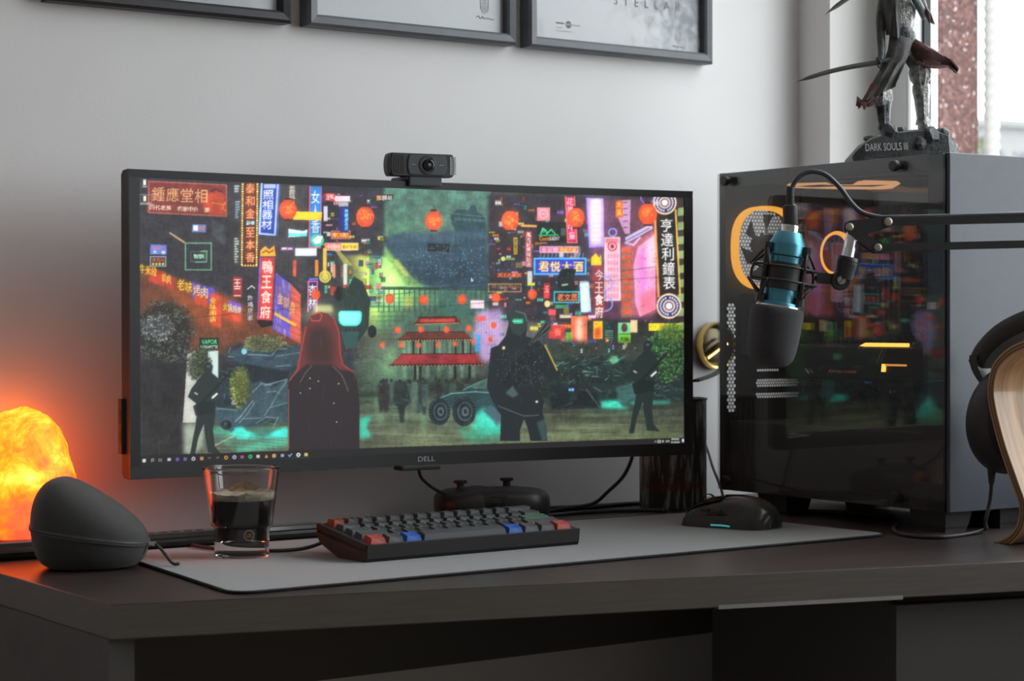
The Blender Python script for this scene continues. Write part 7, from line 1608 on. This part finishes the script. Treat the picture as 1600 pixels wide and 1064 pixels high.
bm = NB(); q0 = mp3(52, math.radians(0), 78); tube(bm, [q0, e0+(e1-e0)*0.06], 0.0042, 10, smooth=False); obj('mount_lug', bm, M_arm, sm, world=True, smooth=True)

# ------------------------------------------------------------------ headphone stand and headphones
SX = 1.869
def onx(px, py, X=SX):
    Y = X/math.tan(YAW+math.atan((px-800)/FPX)); dep_ = X*_F.x+Y*_F.y
    return (Y, 0.268-(py-500.6)/FPX*dep_)
outc = [onx(*p) for p in ((1552, 849.5), (1562, 846), (1577, 838), (1590, 818), (1592, 792), (1581, 758), (1561, 700), (1546, 640), (1543, 606), (1552, 570), (1575, 546), (1600, 533.5))]
YC = 1.652
top_z = outc[-1][1]+0.012
half = [Vector((0, y-YC, max(z, 0.0006))) for y, z in outc] + [Vector((0, 0, top_z))]
hp = smooth_path(half, 6)
full = hp + [Vector((0, -p.y, p.z)) for p in hp[:-1]][::-1]
hs = empty('headphone_stand', (SX+0.045, YC, DZ), (0, 0, 0), 'bent plywood omega headphone stand at the right edge', 'headphone stand')
M_ply = mat('light_walnut_veneer', (0.50, 0.30, 0.15), 0.35, noise=(8, 0.35, (14, 1, 1)), coat=0.3)
M_lam = bpy.data.materials.new('plywood_edge'); M_lam.use_nodes = True
TH = 0.0105
def ribbon(bm, d0, d1, x0, x1):
    rg = []
    for i, p in enumerate(full):
        t_ = (full[min(i+1, len(full)-1)]-full[max(i-1, 0)]).normalized(); n_ = Vector((0, t_.z, -t_.y))
        a, b_ = p-n_*d0, p-n_*d1
        rg.append([Vector((x0, a.y, max(a.z, 0.0003))), Vector((x1, a.y, max(a.z, 0.0003))), Vector((x1, b_.y, max(b_.z, 0.0003))), Vector((x0, b_.y, max(b_.z, 0.0003)))])
    loft(bm, rg)
# orientation test: inner side must lie towards the middle
tmid = (full[31]-full[29]).normalized(); sgn = 1 if (Vector((0, tmid.z, -tmid.y)).dot(Vector((0, full[30].y, 0))) > 0) else -1
lay = [(0.30, 0.17, 0.085), (0.16, 0.085, 0.045), (0.34, 0.20, 0.10), (0.15, 0.08, 0.042), (0.34, 0.20, 0.105)]
for k in range(5):
    bm = NB(); a, b_ = sgn*TH*k/5, sgn*TH*(k+1)/5; ribbon(bm, a, b_, -0.045, 0.045)
    obj('plywood_layer', bm, M_ply if k in (0, 4) else mat('ply_layer', lay[k], 0.5), hs, smooth=40)
# headphones
hph = empty('headphones', (1.915, YC, DZ), (0, 0, 0), 'black over-ear headphones hanging on the plywood stand', 'headphones')
M_hp = mat('headphone_black', (0.042, 0.041, 0.041), 0.45); M_pad = mat('leatherette_pad', (0.024, 0.023, 0.023), 0.6, bump=(200, .3))
for s in (1, -1):
    bm = NB(); rg = []
    for k in range(15):
        t_ = k/14; yv = 0.098+0.068*t_
        sc = math.sqrt(max(0.0, 1-((t_-0.15)/0.87)**2)) if t_ > 0.15 else 0.93+0.07*t_/0.15
        rg.append([(0.043*max(sc, 0.02)*math.cos(2*math.pi*j/36), s*(yv+0.012*math.cos(2*math.pi*j/36)*0), 0.148-0.010*t_+0.067*max(sc, 0.02)*math.sin(2*math.pi*j/36)) for j in range(36)])
    loft(bm, rg); cup = obj('ear_cup', bm, M_hp, hph, smooth=50)
    bm = NB(); tube(bm, [(0.034*math.cos(2*math.pi*j/32), s*0.101, 0.148+0.052*math.sin(2*math.pi*j/32)) for j in range(32)], 0.0085, 10, smooth=False, closed=True); obj('ear_pad', bm, M_pad, cup, smooth=True)
    bm = NB(); rg = []
    for k in range(9):
        t_ = k/8; rg.append([(x, s*(0.118+0.030*math.sin(math.pi*t_*0.55)+d), 0.178+0.046*t_) for x, d in ((-0.022, -0.007), (0.022, -0.007), (0.022, 0.005), (-0.022, 0.005))])
    loft(bm, rg); obj('yoke', bm, mat('gloss_hinge', (0.05, 0.05, 0.05), 0.2), cup, smooth=30)
band = [(0.154, 0.214), (0.140, 0.234), (0.112, 0.255), (0.075, 0.270), (0.036, 0.279), (0.0, 0.282)]
bpts = [Vector((0, y, z)) for y, z in band]+[Vector((0, -y, z)) for y, z in band[:-1]][::-1]
bp_ = smooth_path(bpts, 5); bm = NB(); rg = []
for i, p in enumerate(bp_):
    t_ = (bp_[min(i+1, len(bp_)-1)]-bp_[max(i-1, 0)]).normalized(); n_ = Vector((0, t_.z, -t_.y))
    rg.append([p+n_*a+Vector((x, 0, 0)) for x, a in ((-0.019, 0.003), (-0.016, 0.007), (0.016, 0.007), (0.019, 0.003), (0.019, -0.012), (0.015, -0.017), (-0.015, -0.017), (-0.019, -0.012))])
loft(bm, rg); obj('headband', bm, M_hp, hph, smooth=50)
def atd(px, py, z=DZ+0.0024):
    d = _F+_R*((px-800)/FPX)-_U*((py-532)/FPX); k = (z-CAMZ)/d.z; return Vector((0, 0, CAMZ))+d*k
c0 = Vector((1.906, YC+0.128, DZ+0.090))
bm = NB(); lathe(bm, [(0.0058, -0.006), (0.0056, 0.004), (0.0036, 0.022), (0.0030, 0.024)], 14, axis_matrix(c0, (0, 0.02, -1))); obj('strain_relief', bm, M_rubber, hph, world=True, smooth=30)
bm = NB(); tube(bm, [c0+Vector((0, 0, -0.02)), c0+Vector((0.0, 0.003, -0.045)), c0+Vector((-0.006, 0.005, -0.070)), atd(1540, 826, DZ+0.006), atd(1515, 834), atd(1470, 839.5), atd(1430, 838), atd(1404, 833), atd(1396, 826), atd(1402, 816), atd(1406, 810), atd(1385, 806), atd(1340, 802), atd(1300, 799.5), atd(1230, 797)], 0.0024, 8); obj('cable', bm, M_rubber, hph, world=True, smooth=True)
